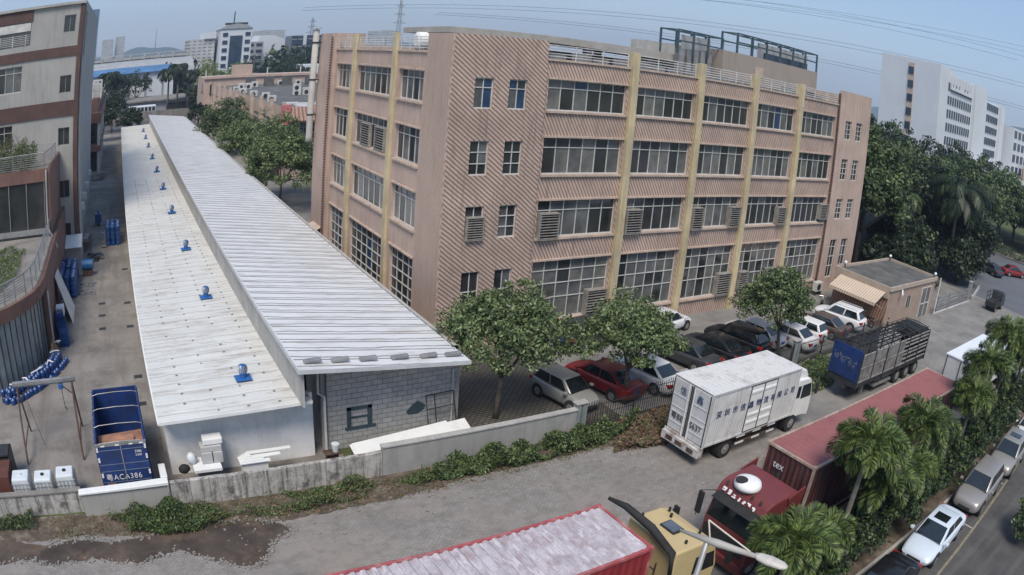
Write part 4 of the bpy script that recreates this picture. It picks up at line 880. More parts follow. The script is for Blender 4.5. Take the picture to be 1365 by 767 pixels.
# ================================================================== TRUCKS
def corr_side(mb, P, U, N, L, z0, z1, pitch=.28, d=.045, m=0):
    """corrugated sheet on a face: trapezoid folds running up"""
    P, U, N = (np.array(q, float) for q in (P, U, N)); n = max(1, round(L/pitch)); p = L/n
    for k in range(n):
        us = [0, .25, .5, .75, 1.0]; ds = [0, 0, -d, -d, 0]
        for a in range(4):
            A = P+U*(k+us[a])*p+N*ds[a]; B = P+U*(k+us[a+1])*p+N*ds[a+1]
            mb.quad(A+(0, 0, z0), B+(0, 0, z0), B+(0, 0, z1), A+(0, 0, z1), m)
def corr_roof(mb, x0, x1, y0, y1, z, pitch=.28, d=.035, m=0):
    n = max(1, round((x1-x0)/pitch)); p = (x1-x0)/n
    for k in range(n):
        us = [0, .3, .5, .8, 1.0]; ds = [0, 0, -d, -d, 0]
        for a in range(4): mb.quad((x0+(k+us[a])*p, y0, z+ds[a]), (x0+(k+us[a+1])*p, y0, z+ds[a+1]), (x0+(k+us[a+1])*p, y1, z+ds[a+1]), (x0+(k+us[a])*p, y1, z+ds[a]), m)
def truck_wheels(t, xs, y0, y1, r=.5):
    for x in xs:
        for y, s_ in ((y0, 1), (y1, -1)):
            mb = MB(); mb.tube([(x, y+s_*.02, r), (x, y+s_*.5, r)], [r, r], 24); w_ = mb.build('wheel', M['tyre'], t, bevel=.03)
            mb = MB(); mb.tube([(x, y+s_*.012, r), (x, y+s_*.02-s_*.02, r)], [r*.55, r*.5], 16); mb.tube([(x, y-s_*.0, r), (x, y-s_*.03, r)], [r*.2, r*.15], 10); mb.build('rim', M['metal'], w_)
# --- white box truck: box x 5.05..11.75, y -15.55..-13.1, z 1.15..3.6
bt = thing('box_truck', 'white box truck with navy Chinese lettering on its side standing on the road', 'truck', (9, -14.3, 0))
X0, X1, Ya, Yb, Za, Zb = 5.1, 11.65, -15.55, -13.1, 1.05, 3.6
mb = MB(); mb.box(X0+.03, X1-.03, Ya+.06, Yb-.06, Za, Zb-.05); corr_side(mb, (X0+.08, Ya, 0), (1, 0, 0), (0, -1, 0), 2.5, Za+.1, Zb-.08, .13, .025); corr_side(mb, (X0+4.6, Ya, 0), (1, 0, 0), (0, -1, 0), 1.88, Za+.1, Zb-.08, .13, .025)
corr_side(mb, (X0+.08, Yb, 0), (1, 0, 0), (0, 1, 0), 6.4, Za+.1, Zb-.08, .13, .025)
for (a, b, c, d, e, f) in [(X0, X1, Ya-.02, Ya+.06, Zb-.08, Zb), (X0, X1, Ya-.02, Ya+.06, Za, Za+.1), (X0, X1, Yb-.06, Yb+.02, Zb-.08, Zb), (X0, X1, Yb-.06, Yb+.02, Za, Za+.1), (X0, X0+.08, Ya-.02, Ya+.06, Za+.1, Zb-.08), (X1-.08, X1, Ya-.02, Ya+.06, Za+.1, Zb-.08)]: mb.box(a, b, c, d, e, f)
mb.build('box', M['boxw'], bt)
mb = MB(); mb.box(X0-.01, X1+.01, Ya-.03, Yb+.03, Zb, Zb+.03)
for x in np.arange(X0+.12, X1-.1, .29): mb.box(x, x+.07, Ya+.03, Yb-.03, Zb+.03, Zb+.05)
mb.build('roof', M['truckroof'], bt)
for k, (a, b) in enumerate(((X0+2.62, X0+3.58), (X0+3.6, X0+4.56))):     # side doors
    mb = MB(); mb.box(a, b, Ya-.02, Ya+.03, Za+.12, Zb-.12)
    for z in (1.55, 1.95, 3.1): mb.hexa([(a+.06, Ya-.055, z), (b-.06, Ya-.055, z), (b-.06, Ya-.02, z-.03), (a+.06, Ya-.02, z-.03), (a+.06, Ya-.055, z+.1), (b-.06, Ya-.055, z+.1), (b-.06, Ya-.02, z+.17), (a+.06, Ya-.02, z+.17)])
    dd = mb.build('side_door', M['white'], bt)
    mb = MB()
    for (p, q, r, s_) in ((a-.02, a+.015, Za+.1, Zb-.1), (b-.015, b+.02, Za+.1, Zb-.1), (a, b, Zb-.12, Zb-.085), (a, b, Za+.1, Za+.13)): mb.box(p, q, Ya-.04, Ya-.015, r, s_)
    mb.build('door_seal', M['metal_d'], dd)
for k, (a, b) in enumerate(((Ya+.06, (Ya+Yb)/2-.04), ((Ya+Yb)/2+.04, Yb-.06))):
    mb = MB(); mb.box(X0-.04, X0+.03, a, b, Za+.05, Zb-.08)
    for z in (1.45, 1.95, 2.2, 2.75): mb.box(X0-.06, X0-.04, a+.08, b-.08, z, z+.05)
    dd = mb.build('rear_door', M['boxw'], bt)
    mb = MB()
    for y in ((a+.0, b-.02) if k else (a+.0, b-.02)): mb.box(X0-.07, X0-.035, y-.01, y+.03, Za, Zb-.06)
    mb.build('door_seal', M['metal_d'], dd)
    mb = MB()
    yy = b-.16 if k == 0 else a+.12
    mb.tube([(X0-.1, yy, Za), (X0-.1, yy, Zb-.1)], .025, 6); mb.build('lock_bar', M['white'], dd)
mb = MB(); mb.box(X0-.25, X0+.1, Ya+.02, Yb-.02, .55, .95); mb.box(X0-.1, X0+.05, Ya, Yb, .95, 1.05); mb.build('rear_bumper', mat('rusty_white', (0.5, 0.49, 0.48), .7, var=.2, scale=3, dirt=(0.16, 0.07, 0.04), dirt_amt=.9), bt)
parts('tail_light', [(X0-.27, X0-.25, y, y+.42, .65, .85) for y in (Ya+.3, (Ya+Yb)/2-.15, Yb-.75)], M['rust'], bt)
mb = MB(); mb.box(X0+.1, X1+1.5, Ya+.75, Yb-.75, .7, 1.04); mb.build('chassis', M['metal_d'], bt)
for z in (.95, .6):
    mb = MB(); mb.box(X0+2.3, X0+5.2, Ya+.04, Ya+.1, z-.06, z+.06); g = mb.build('side_guard', M['rust'], bt)
    parts('white_strip', [(X0+2.35+x, X0+2.35+x+.6, Ya+.02, Ya+.038, z-.045, z+.045) for x in (0.0, 1.2, 2.35)], M['text_white'], g)
truck_wheels(bt, (X0+1.75, X1-.05+.35), Ya+.06, Yb-.06, .47)
# cab
mb = MB(); c0, c1 = X1+.15, X1+1.75; ya, yb = Ya+.1, Yb-.1
sec = [(c0, .8), (c1, .8)]
mb.loft([[(c0, y, .75), (c0+.95, y, .75), (c1, y, .6), (c1+.03, y, 1.0), (c1, y, 1.75), (c1-.28, y, 2.62), (c1-.5, y, 2.78), (c0+.1, y, 2.85), (c0, y, 2.7)] for y in (ya, ya+.08, yb-.08, yb)], closed=True)
mb.build('cab', M['white'], bt, bevel=.05)
mb = MB(); mb.loft([[(c0, y, 2.78), (c0+1.2, y, 2.78), (c0+.9, y, 3.2), (c0+.2, y, 3.42), (c0, y, 3.42)] for y in (ya+.2, yb-.2)]); mb.build('wind_deflector', M['white'], bt, bevel=.08)
for y, s_ in ((ya, -1), (yb, 1)):
    mb = MB(); mb.quad((c0+.1, y+s_*.008, 1.85), (c0+.42, y+s_*.008, 1.85), (c0+.42, y+s_*.008, 2.5), (c0+.1, y+s_*.008, 2.5)); mb.quad((c0+.52, y+s_*.008, 1.75), (c1-.12, y+s_*.008, 1.75), (c1-.32, y+s_*.008, 2.5), (c0+.52, y+s_*.008, 2.5)); mb.build('side_window', M['carglass'], bt)
mb = MB(); mb.quad((c1+.006, ya+.15, 1.78), (c1+.006, yb-.15, 1.78), (c1-.262, yb-.15, 2.6), (c1-.262, ya+.15, 2.6)); mb.build('windscreen', M['carglass'], bt)
for y in (ya-.25, yb+.12): mb = MB(); mb.box(c1+.02, c1+.1, y, y+.14, 1.9, 2.45); mb.tube([(c1-.3, ya if y < ya else yb, 2.6), (c1+.05, y+.07, 2.5), (c1+.05, y+.07, 1.85)], .02, 5); mb.build('mirror', M['tyre'], bt)
T = '深圳市信鑫物流有限公司'
for i, ch in enumerate(T): text('lettering', ch, (X0+.42+i*.55, Ya-(.045 if 3 < i < 8 else .012), 2.42), (1, 0, 0), (0, 0, 1), .38, M['text_navy'], bt, ext=.006)
def rear_t(body, y, z, s_, m=M['text_black']): return text('lettering', body, (X0-.068, y, z), (0, -1, 0), (0, 0, 1), s_, m, bt, ext=.003)
rear_t('粤BE', Yb-.2, 1.66, .38); rear_t('S637', (Ya+Yb)/2-.2, 1.66, .38); rear_t('信', Yb-.5, 2.95, .42, M['text_navy']); rear_t('鑫', (Ya+Yb)/2-.35, 2.95, .42, M['text_navy'])

# --- container trucks
def container(t, X0, X1, Ya, Yb, Za, Zb, roofm, sidem, framem, name='container', rim=None):
    mb = MB(); corr_side(mb, (X0+.1, Ya+.03, 0), (1, 0, 0), (0, -1, 0), X1-X0-.2, Za+.1, Zb-.1, .28, .04); corr_side(mb, (X0+.1, Yb-.03, 0), (1, 0, 0), (0, 1, 0), X1-X0-.2, Za+.1, Zb-.1, .28, .04)
    corr_side(mb, (X0+.03, Ya+.1, 0), (0, 1, 0), (-1, 0, 0), Yb-Ya-.2, Za+.1, Zb-.1, .25, .04); corr_side(mb, (X1-.03, Ya+.1, 0), (0, 1, 0), (1, 0, 0), Yb-Ya-.2, Za+.1, Zb-.1, .25, .04)
    mb.quad((X0+.05, Ya+.05, Za+.05), (X1-.05, Ya+.05, Za+.05), (X1-.05, Yb-.05, Za+.05), (X0+.05, Yb-.05, Za+.05)); c = mb.build(name, sidem, t)
    mb = MB()
    for y in (Ya, Yb-.1): mb.box(X0+.1, X1-.1, y, y+.1, Zb-.1, Zb-.001); mb.box(X0+.1, X1-.1, y, y+.1, Za, Za+.1)
    for x in (X0, X1-.1): mb.box(x, x+.1, Ya+.1, Yb-.1, Zb-.1, Zb-.001); mb.box(x, x+.1, Ya+.1, Yb-.1, Za, Za+.1); mb.box(x, x+.1, Ya, Ya+.1, Za, Zb); mb.box(x, x+.1, Yb-.1, Yb, Za, Zb)
    mb.build('frame', framem, c)
    mb = MB()
    for x in (X0-.01, X1-.16):
        for y in (Ya-.01, Yb-.15): mb.box(x, x+.17, y, y+.16, Zb-.1, Zb+.015)
    mb.build('corner_casting', framem, c)
    mb = MB(); corr_roof(mb, X0+.12, X1-.12, Ya+.11, Yb-.11, Zb-.005, .3, .055); mb.build('roof', roofm, c)
    return c
rt = thing('container_truck', 'red container truck with a red cab under the palms beside the road', 'truck', (9, -21.2, 0))
rt['label'] = 'long dull red container truck with red cab and white roof cooler beside the palms'
c_ = container(rt, 3.45, 18.15, -22.55, -20.05, 1.25, 4.05, M['contred'], M['contside'], mat('frame_dusty_red', (0.36, 0.25, 0.2), .7, var=.3, dirt=(.5, .45, .38), dirt_amt=.8))
text('lettering', 'tex', (3.42, -20.6, 3.25), (0, -1, 0), (0, 0, 1), .42, M['text_white'], c_)
mb = MB(); mb.box(3.0, 18, -21.7, -20.9, .8, 1.2); mb.box(3.5, 18.1, -22.5, -22.4, 1.0, 1.22); mb.build('chassis', M['metal_d'], rt)
truck_wheels(rt, (13.6, 14.9, 16.2, 4.4, 1.2), -22.5, -20.1, .5)
def tractor_cab(t, xb, xf, ya, yb, zr, bodym, front=-1):
    """cab whose front looks towards -x (front=-1) or +x"""
    s_ = front; P = lambda d, z: (d, z)
    L = abs(xf-xb); prof = [(0, .9), (L*.98, .55), (L, 1.0), (L*.98, 1.9), (L*.86, zr-.45), (L*.78, zr-.12), (L*.62, zr), (0.02, zr+.06), (0, zr-.1)]
    mb = MB(); mb.loft([[(xb+s_*a, y, z) for a, z in prof] for y in (ya, ya+.12, yb-.12, yb)]); mb.build('cab', bodym, t, bevel=.07)
    mb = MB(); ax, az = xb+s_*(L*.98+.012), 1.95; bx, bz = xb+s_*(L*.865+.014), zr-.5
    mb.hexa([(ax, ya+.1, az), (ax, yb-.1, az), (ax-s_*.03, yb-.1, az), (ax-s_*.03, ya+.1, az), (bx, ya+.14, bz), (bx, yb-.14, bz), (bx-s_*.03, yb-.14, bz), (bx-s_*.03, ya+.14, bz)]); mb.build('windscreen', M['carglass'], t)
    for y, q in ((ya, -1), (yb, 1)):
        mb = MB(); mb.quad((xb+s_*L*.45, y+q*.008, 1.9), (xb+s_*L*.93, y+q*.008, 1.85), (xb+s_*L*.83, y+q*.008, zr-.55), (xb+s_*L*.45, y+q*.008, zr-.5)); mb.build('side_window', M['carglass'], t)
        mb = MB(); x = xb+s_*(L+.22); yy = y+q*.22; mb.box(min(x, x+.09), max(x, x+.09), yy-.12, yy+.12, 1.9, zr-.5); mb.tube([(xb+s_*L*.85, y, zr-.5), (x, yy, zr-.42), (x, yy, 1.8)], .022, 5); mb.build('mirror', M['tyre'], t, bevel=.03)
    for y, q in ((ya, -1), (yb, 1)):
        mb = MB()
        for a in (L*.4, L*.97*.98): mb.box(min(xb+s_*a, xb+s_*(a+.02)), max(xb+s_*a, xb+s_*(a+.02)), y-.006 if q < 0 else y, y if q < 0 else y+.006, .95, 1.85)
        mb.box(min(xb+s_*L*.48, xb+s_*L*.6), max(xb+s_*L*.48, xb+s_*L*.6), y-.03 if q < 0 else y, y if q < 0 else y+.03, 1.6, 1.65); mb.build('door_handle', M['tyre'], t)
    mb = MB(); mb.box(min(xf, xf+s_*.06), max(xf, xf+s_*.06), ya+.2, yb-.2, 1.1, 1.7); mb.build('grille', M['tyre'], t)
    mb = MB(); mb.box(min(xf-s_*.3, xf+s_*.1), max(xf-s_*.3, xf+s_*.1), ya, yb, .4, .8); mb.build('bumper', bodym, t, bevel=.05)
tractor_cab(rt, 2.75, .55, -22.55, -20.15, 3.3, M['cabred'])
mb = MB(); xv = .55
mb.hexa([(.55, -22.4, 2.74), (.55, -20.3, 2.74), (.9, -20.3, 2.84), (.9, -22.4, 2.84), (.44, -22.4, 2.8), (.44, -20.3, 2.8), (.86, -20.3, 2.92), (.86, -22.4, 2.92)]); mb.build('sun_visor', M['tyre'], rt, bevel=.02)
mb = MB(); mb.loft([[(1.35+.5*math.cos(a)*k, -21.05+.55*math.sin(a)*k+(-.08), z) for a in np.linspace(0, 2*math.pi, 20, endpoint=False)] for k, z in ((.95, 3.3), (1.0, 3.42), (.9, 3.56), (.6, 3.6))]); ac = mb.build('roof_cooler', M['white'], rt, smooth=True)
mb = MB(); mb.cyl((1.12, -20.98, 3.57), (1.12, -20.98, 3.62), .23, 20); mb.build('fan', M['tyre'], ac)
r_ = np.random.default_rng(9); mb = MB()
for k in range(7):
    y = -20.45-k*.25
    for q in range(4):
        a, b, c, d = r_.uniform(0, .12), r_.uniform(.13, .18), r_.uniform(0, .1), r_.uniform(.02, .05)
        z0 = 2.98-.0; mb.hexa([(.80-.0+.02*q*0+c*.6, y-a, 2.93+c*1.2+.022), (.80+c*.6, y-b, 2.93+c*1.2+.022), (.80+c*.6+d, y-b, 2.93+c*1.2+.022+d*1.4), (.80+c*.6+d, y-a, 2.93+c*1.2+.022+d*1.4)]+[(.78+c*.6, y-a, 2.94+c*1.2+.03), (.78+c*.6, y-b, 2.94+c*1.2+.03), (.78+c*.6+d, y-b, 2.94+c*1.2+.03+d*1.4), (.78+c*.6+d, y-a, 2.94+c*1.2+.03+d*1.4)])
mb.build('lettering', M['text_white'], rt)
mb = MB()
for k in range(5): mb.cyl((1.0, -20.5-.42*k, 3.22), (1.0, -20.5-.42*k, 3.38), .05, 8)
mb.build('marker_lamp', M['rust'], rt)
for y in (-22.6, -20.1):
    mb = MB(); mb.hexa([(2.6, y-.03, 1.2), (2.95, y-.03, 1.2), (2.95, y+.03, 1.2), (2.6, y+.03, 1.2), (2.1, y-.03, 3.3), (3.05, y-.03, 3.5), (3.05, y+.03, 3.5), (2.1, y+.03, 3.3)]); mb.build('side_deflector', M['cabred'], rt, bevel=.02)

gt = thing('container_truck', 'container truck with a worn whitish container roof and a gold cab at the bottom', 'truck', (-10, -21.2, 0))
c_ = container(gt, -17.3, -4.5, -22.65, -20.05, 1.3, 4.0, M['oldroof'], mat('container_side_red', (0.22, 0.022, 0.026), .6, var=.25, scale=1.2), mat('frame_pinkish_red', (0.34, 0.07, 0.075), .6, var=.3, dirt=(.5, .35, .33), dirt_amt=.5))
mb = MB(); mb.box(-17, -3.0, -21.7, -20.9, .8, 1.25); mb.box(-4.3, -3.6, -22.4, -20.2, 1.1, 1.3); mb.build('chassis', M['metal_d'], gt)
truck_wheels(gt, (-3.6, -6, -1.4, -14, -15.3), -22.5, -20.1, .5)
tractor_cab(gt, -3.35, -1.15, -22.6, -20.25, 3.15, M['cabgold'], 1)
mb = MB(); mb.box(-2.75, -2.25, -21.75, -21.05, 3.16, 3.235); hb = mb.build('roof_hatch', M['tyre'], gt, bevel=.05); mb = MB(); mb.box(-2.7, -2.3, -21.68, -21.12, 3.236, 3.25); mb.build('hatch_glass', mat('hatch_glass', (0.1, 0.12, 0.15), .1), hb)
for (x, y) in ((-1.9, -20.6), (-2.1, -20.9), (-1.9, -22.1), (-2.7, -22.3), (-2.9, -20.4)): mb = MB(); mb.cyl((x, y, 3.16), (x, y, 3.3), .05, 8); mb.build('marker_lamp', M['tyre'], gt)
mb = MB(); mb.hexa([(-3.75, -22.6, 1.3), (-3.5, -22.6, 1.3), (-3.5, -20.2, 1.3), (-3.75, -20.2, 1.3), (-3.9, -22.5, 3.3), (-3.45, -22.5, 3.45), (-3.45, -20.3, 3.45), (-3.9, -20.3, 3.3)]) if False else mb.tube([(-3.6, -22.75, 2.6), (-3.55, -22.6, 3.3), (-3.45, -21.4, 3.55), (-3.6, -20.3, 3.75), (-3.9, -19.75, 3.85)], [.07, .12, .14, .12, .06], 8); mb.build('air_deflector', M['tyre'], gt, smooth=True)
mb = MB()
for z in (1.5, 1.9, 2.3, 2.7): mb.tube([(-3.95, -22.4, z), (-3.95, -20.3, z)], .03, 5)
for y in (-22.4, -20.3): mb.tube([(-3.95, y, 1.2), (-3.95, y, 3.0)], .035, 5)
mb.build('headache_rack', M['rust'], gt)

# --- white box truck at the far right
t = thing('box_truck', 'white box lorry with a plain pale roof parked behind the palms at the right', 'truck', (28, -20, 0))
mb = MB(); mb.box(24.3, 31.9, -21.3, -18.9, 1.1, 3.25); corr_side(mb, (24.4, -21.33, 0), (1, 0, 0), (0, -1, 0), 7.4, 1.1, 3.2, .3, .025); mb.build('box', M['boxw'], t)
mb = MB(); mb.box(24.25, 31.95, -21.36, -18.86, 3.25, 3.33); mb.build('roof', mat('pale_roof', (0.68, 0.72, 0.76), .5, var=.06), t)
mb = MB(); mb.box(24.26, 24.3, -20.15, -20.1, 1.15, 3.2); mb.box(24.26, 24.3, -21.25, -21.2, 1.15, 3.2); mb.box(24.26, 24.3, -19.0, -18.95, 1.15, 3.2); mb.build('door_seal', M['metal_d'], t)
mb = MB(); mb.box(24.5, 33.5, -20.6, -19.6, .7, 1.09); mb.build('chassis', M['metal_d'], t)
mb = MB(); mb.loft([[(32.1, y, .7), (33.9, y, .7), (33.95, y, 1.6), (33.6, y, 2.5), (32.1, y, 2.6)] for y in (-21.2, -19.0)]); mb.build('cab', M['white'], t, bevel=.08)
truck_wheels(t, (26, 33), -21.2, -19.0, .47)

# --- stake truck (semitrailer with an open stake body), headboard towards -x
t = thing('stake_trailer', 'blue fronted stake trailer with black roof hoops standing ahead of the white box truck', 'trailer', (23, -14.5, 0))
X0, X1, Ya, Yb, Za, Zb = 18.1, 28.2, -15.6, -13.4, 1.3, 3.0
mb = MB(); mb.box(X0, X1, Ya, Yb, 1.05, 1.28); mb.box(X0, X1, Ya+.8, Yb-.8, .75, 1.05); mb.build('bed', M['metal_d'], t)
mb = MB(); mb.box(X0-.04, X0+.04, Ya, Yb, 1.45, Zb+.3); mb.box(X0-.08, X0-.04, Ya, Ya+.12, 1.4, Zb+.3); mb.box(X0-.08, X0-.04, Yb-.12, Yb, 1.4, Zb+.3)
hb = mb.build('headboard', M['blue_d'], t)
r_ = np.random.default_rng(5); mb = MB()
for k in range(5):
    for q in range(9):
        y = Yb-.35-k*.36; z = 2.75+(q % 3)*.12-.05*k*0; a = r_.uniform(.05, .16); b = .02
        yy, zz = y+r_.normal()*.1, 2.45+r_.uniform(-.12, .3)-.04*k
        if q % 2: mb.box(X0-.05, X0-.045, yy-a, yy+a, zz, zz+.03)
        else: mb.box(X0-.05, X0-.045, yy-b, yy+b, zz-a*.7, zz+a*.7)
mb.build('lettering', mat('lettering_pale', (0.17, 0.2, 0.25), .7, var=.3, scale=8), hb)
for y, s_ in ((Ya, -1), (Yb, 1)):
    mb = MB()
    for x in np.arange(X0+.15, X0+6.1, .115): mb.box(x-.02, x+.02, y-.015, y+.015, Za+.05, Zb)
    for z in (Za+.05, 2.2, Zb): mb.box(X0, X1, y-.03, y+.03, z, z+.07)
    for z in (1.65, 1.95, 2.5, 2.75): mb.box(X0+6.1, X1, y-.02, y+.02, z, z+.1)
    mb.build('stake_side', mat('stake_grey', (0.3, 0.29, 0.28), .7, var=.35, scale=3, dirt=(.08, .05, .04), dirt_amt=.6) if s_ < 0 else M['metal_d'], t)
    parts('post', [(x-.05, x+.05, y+s_*.015-.035, y+s_*.015+.035, 1.0, Zb+.12) for x in np.linspace(X0+.05, X1-.05, 7)], M['metal_d'], t)
for x in np.linspace(X0+.2, X1-.3, 13):
    mb = MB(); mb.tube([(x, Ya, Zb+.05), (x, Ya+.1, Zb+.22), (x, Ya+.35, Zb+.3), (x, (Ya+Yb)/2, Zb+.36), (x, Yb-.35, Zb+.3), (x, Yb-.1, Zb+.22), (x, Yb, Zb+.05)], .035, 5); mb.build('roof_hoop', M['metal_d'], t)
mb = MB()
for y in (Ya+.12, Ya+.9, (Ya+Yb)/2, Yb-.9, Yb-.12): mb.tube([(X0+.1, y, Zb+.33), (X1-.1, y, Zb+.33)], .025, 5)
for k in range(12): x = X0+.3+k*.85; mb.tube([(x, Ya+.9, Zb+.36), (x+.85, Yb-.9, Zb+.36)], .02, 4)
mb.build('roof_bar', M['metal_d'], t)
mb = MB(); mb.box(X0+8.2, X1-.05, Ya+.15, Yb-.15, Zb-.5, Zb+.2); mb.build('tarpaulin_roll', M['tyre'], t, bevel=.1)
mb = MB(); mb.box(X1-.04, X1+.04, Ya, Yb, 1.1, Zb+.1); mb.build('tailboard', M['metal_d'], t)
truck_wheels(t, (24.3, 25.75, 27.2), Ya+.1, Yb-.05, .5)
mb = MB(); mb.box(21.0, 23.4, Ya+.15, Ya+.5, .45, .6); mb.box(21.0, 23.4, Ya+.15, Ya+.5, .85, .95); mb.box(20.0, 20.2, Ya+.5, Ya+.7, 0, 1.0); mb.box(20.0, 20.2, Yb-.7, Yb-.5, 0, 1.0); mb.build('side_guard', M['metal'], t)

# --- blue open top container behind the white wall
t = thing('open_container', 'navy blue open topped container with tarpaulin hoops and white plate letters behind the white wall', 'container', (-18, -7, 0))
X0, X1, Ya, Yb, Za, Zb = -19.2, -16.95, -9.5, -4.5, .25, 2.6
mb = MB(); mb.box(X0, X0+.07, Ya, Yb, Za, Zb); mb.box(X1-.07, X1, Ya, Yb, Za, Zb); mb.box(X0+.07, X1-.07, Yb-.07, Yb, Za, Zb); mb.box(X0+.07, X1-.07, Ya+.07, Yb-.07, Za, Za+.1)
for y in np.arange(Ya+.4, Yb, .5): mb.box(X0-.04, X0, y, y+.1, Za, Zb-.1); mb.box(X1, X1+.04, y, y+.1, Za, Zb-.1)
mb.box(X0+.07, X0+.10, -8.6, -8.5, Za, Zb)
mb.build('tub', M['blue_d'], t)
mb = MB(); mb.hexa([(X0+.1, Ya+.1, .4), (X1-.1, Ya+.1, .4), (X1-.1, -6.9, .4), (X0+.1, -6.9, .4), (X0+.1, Ya+.1, 2.15), (X1-.1, Ya+.1, 2.1), (X1-.1, -7.2, 1.9), (X0+.1, -7.5, 1.95)]); mb.box(X0+.3, X1-.5, -8.6, -8.0, 2.06, 2.16); mb.build('load', M['wood'] if False else mat('plywood_load', (0.33, 0.16, 0.1), .85, var=.35, scale=2, dirt=(.15, .08, .06), dirt_amt=.5), t)
for k, (a, b) in enumerate(((X0+.02, (X0+X1)/2-.015), ((X0+X1)/2+.015, X1-.02))):
    mb = MB(); mb.box(a, b, Ya-.02, Ya+.05, Za, Zb-.05); dd = mb.build('rear_door', M['blue_d'], t)
    parts('trim_line', [(a+.03, b-.03, Ya-.035, Ya-.02, z, z+.02) for z in (.95, 1.45, 1.75, 2.38)], mat('steel_blue', (0.16, 0.2, 0.27), .5), dd)
mb = MB(); mb.box((X0+X1)/2-.02, (X0+X1)/2+.02, Ya-.05, Ya-.02, Za, Zb-.05); mb.box(X0, X1, Ya-.03, Ya+.07, Zb-.04, Zb+.06); mb.build('lock_bar', M['metal'], t)
mb = MB()
for z in (.5, 1.2, 1.9, 2.35):
    for x in (X0+.03, X1-.11): mb.box(x, x+.08, Ya-.05, Ya-.036, z, z+.2)
for x in (X0+.25, X0+.9, X0+1.5, X1-.3): mb.box(x, x+.18, Ya-.05, Ya-.032, Zb-.03, Zb+.02)
mb.build('reflector', M['text_white'], t)
for y in (-9.45, -8.0, -6.55, -5.15):
    mb = MB(); mb.tube([(X0+.02, y, Zb), (X0+.25, y, Zb+.07), ((X0+X1)/2, y, Zb+.1), (X1-.25, y, Zb+.07), (X1-.02, y, Zb)], .018, 6); mb.build('hoop', M['metal'], t)
text('lettering', '粤ACA386', (X0+.2, Ya-.04, 1.06), (1, 0, 0), (0, 0, 1), .34, M['text_white'], t, ext=.003, spacing=1.15, sx=.95)
text('lettering', '3386', (X1-.55, Ya-.04, 2.2), (1, 0, 0), (0, 0, 1), .15, M['text_white'], t, ext=.003); text('lettering', '3.600', (X1-.55, Ya-.04, 2.05), (1, 0, 0), (0, 0, 1), .13, M['text_white'], t, ext=.003)
mb = MB()
for a in (X0+.2, X1-.6): mb.box(a, a+.4, Ya-.05, Ya-.03, .74, .9)
mb.build('warning_plate', mat('warning_plate', (0.42, 0.2, 0.1), .6, var=.4, scale=8), t)
mb = MB(); mb.box(X0+.2, X1-.2, Ya+.2, Yb-.2, .0, .25); mb.build('skid', M['metal_d'], t)

# --- small cargo vehicle near the gate, motorcycles, guard house
t = thing('cargo_tricycle', 'dark small cargo truck with a framed rear bed standing by the entrance', 'small truck', (55, -12, 0))
mb = MB(); mb.box(53.4, 55.6, -13.0, -11.6, .5, 1.0); mb.build('bed', M['tyre'], t, bevel=.03)
mb = MB(); mb.loft([[(55.7, y, .4), (57.0, y, .4), (57.1, y, 1.1), (56.7, y, 1.8), (55.8, y, 1.85)] for y in (-13.0, -11.6)]); mb.build('cab', P_char, t, bevel=.08)
mb = MB()
for x in (53.45, 54.5, 55.55):
    for y in (-12.95, -11.65): mb.box(x-.03, x+.03, y-.03, y+.03, 1.0, 1.9)
for y in (-12.95, -11.65): mb.box(53.4, 55.6, y-.025, y+.025, 1.85, 1.92); mb.box(53.4, 55.6, y-.02, y+.02, 1.4, 1.46)
mb.build('rack', M['metal_d'], t); truck_wheels(t, (54, 56.4), -12.95, -11.65, .3)
def motorbike(x, y, rz, label):
    t = local_thing('motorcycle', label, 'motorcycle', 'motorcycles beside the guard house')
    for xx in (-.6, .62):
        mb = MB(); n = 18; mb.loft([[(xx+rr*math.cos(a), yy, .3+rr*math.sin(a)) for rr, yy in ((.3, -.05), (.3, .05), (.2, .05), (.2, -.05))] for a in np.linspace(0, 2*math.pi, n+1)], cap=False); mb.build('wheel', M['tyre'], t)
    mb = MB(); mb.tube([(-.6, 0, .3), (-.2, 0, .55), (.3, 0, .6), (.62, 0, .3)], [.04, .14, .12, .04], 8); mb.build('frame', M['metal_d'], t)
    mb = MB(); mb.hexa([(-.75, -.13, .72), (.1, -.13, .7), (.1, .13, .7), (-.75, .13, .72), (-.8, -.12, .84), (.1, -.1, .78), (.1, .1, .78), (-.8, .12, .84)]); mb.build('seat', M['tyre'], t, bevel=.03)
    mb = MB(); mb.tube([(.62, 0, .3), (.45, 0, .95), (.4, 0, 1.02)], .03, 6); mb.tube([(.35, -.33, 1.02), (.42, 0, 1.03), (.35, .33, 1.02)], .02, 6); mb.box(.45, .62, -.1, .1, .8, 1.02); mb.build('handlebar', M['chrome'], t)
    return place(t, x, y, 0, rz)
for i, (x, y, a, l) in enumerate([(32.6, -7.6, 80, 'dark motorcycle nearest the white sport utility car under the awning edge'), (33.5, -7.9, 95, 'dark motorcycle in the middle of the bikes below the striped awning'), (34.4, -8.2, 70, 'dark motorcycle closest to the guard house wall'), (31.6, -3.4, 30, 'dark motorcycle behind the white sport utility car')]): motorbike(x, y, R(a), l)
t = thing('guard_house', 'small tan tiled guard house with a flat grey roof and a striped awning', 'guard house', (39, -6, 0))
mb = MB()
x0, x1, y0, y1, z = 33.3, 43.3, -8.9, -3.2, 3.1
mb.quad((x0, y0, 0), (x0, y1, 0), (x0, y1, z), (x0, y0, z), 0); mb.quad((x0, y0, 0), (x1, y0, 0), (x1, y0, z), (x0, y0, z), 1); mb.quad((x1, y0, 0), (x1, y1, 0), (x1, y1, z), (x1, y0, z), 1); mb.quad((x0, y1, 0), (x1, y1, 0), (x1, y1, z), (x0, y1, z), 1)
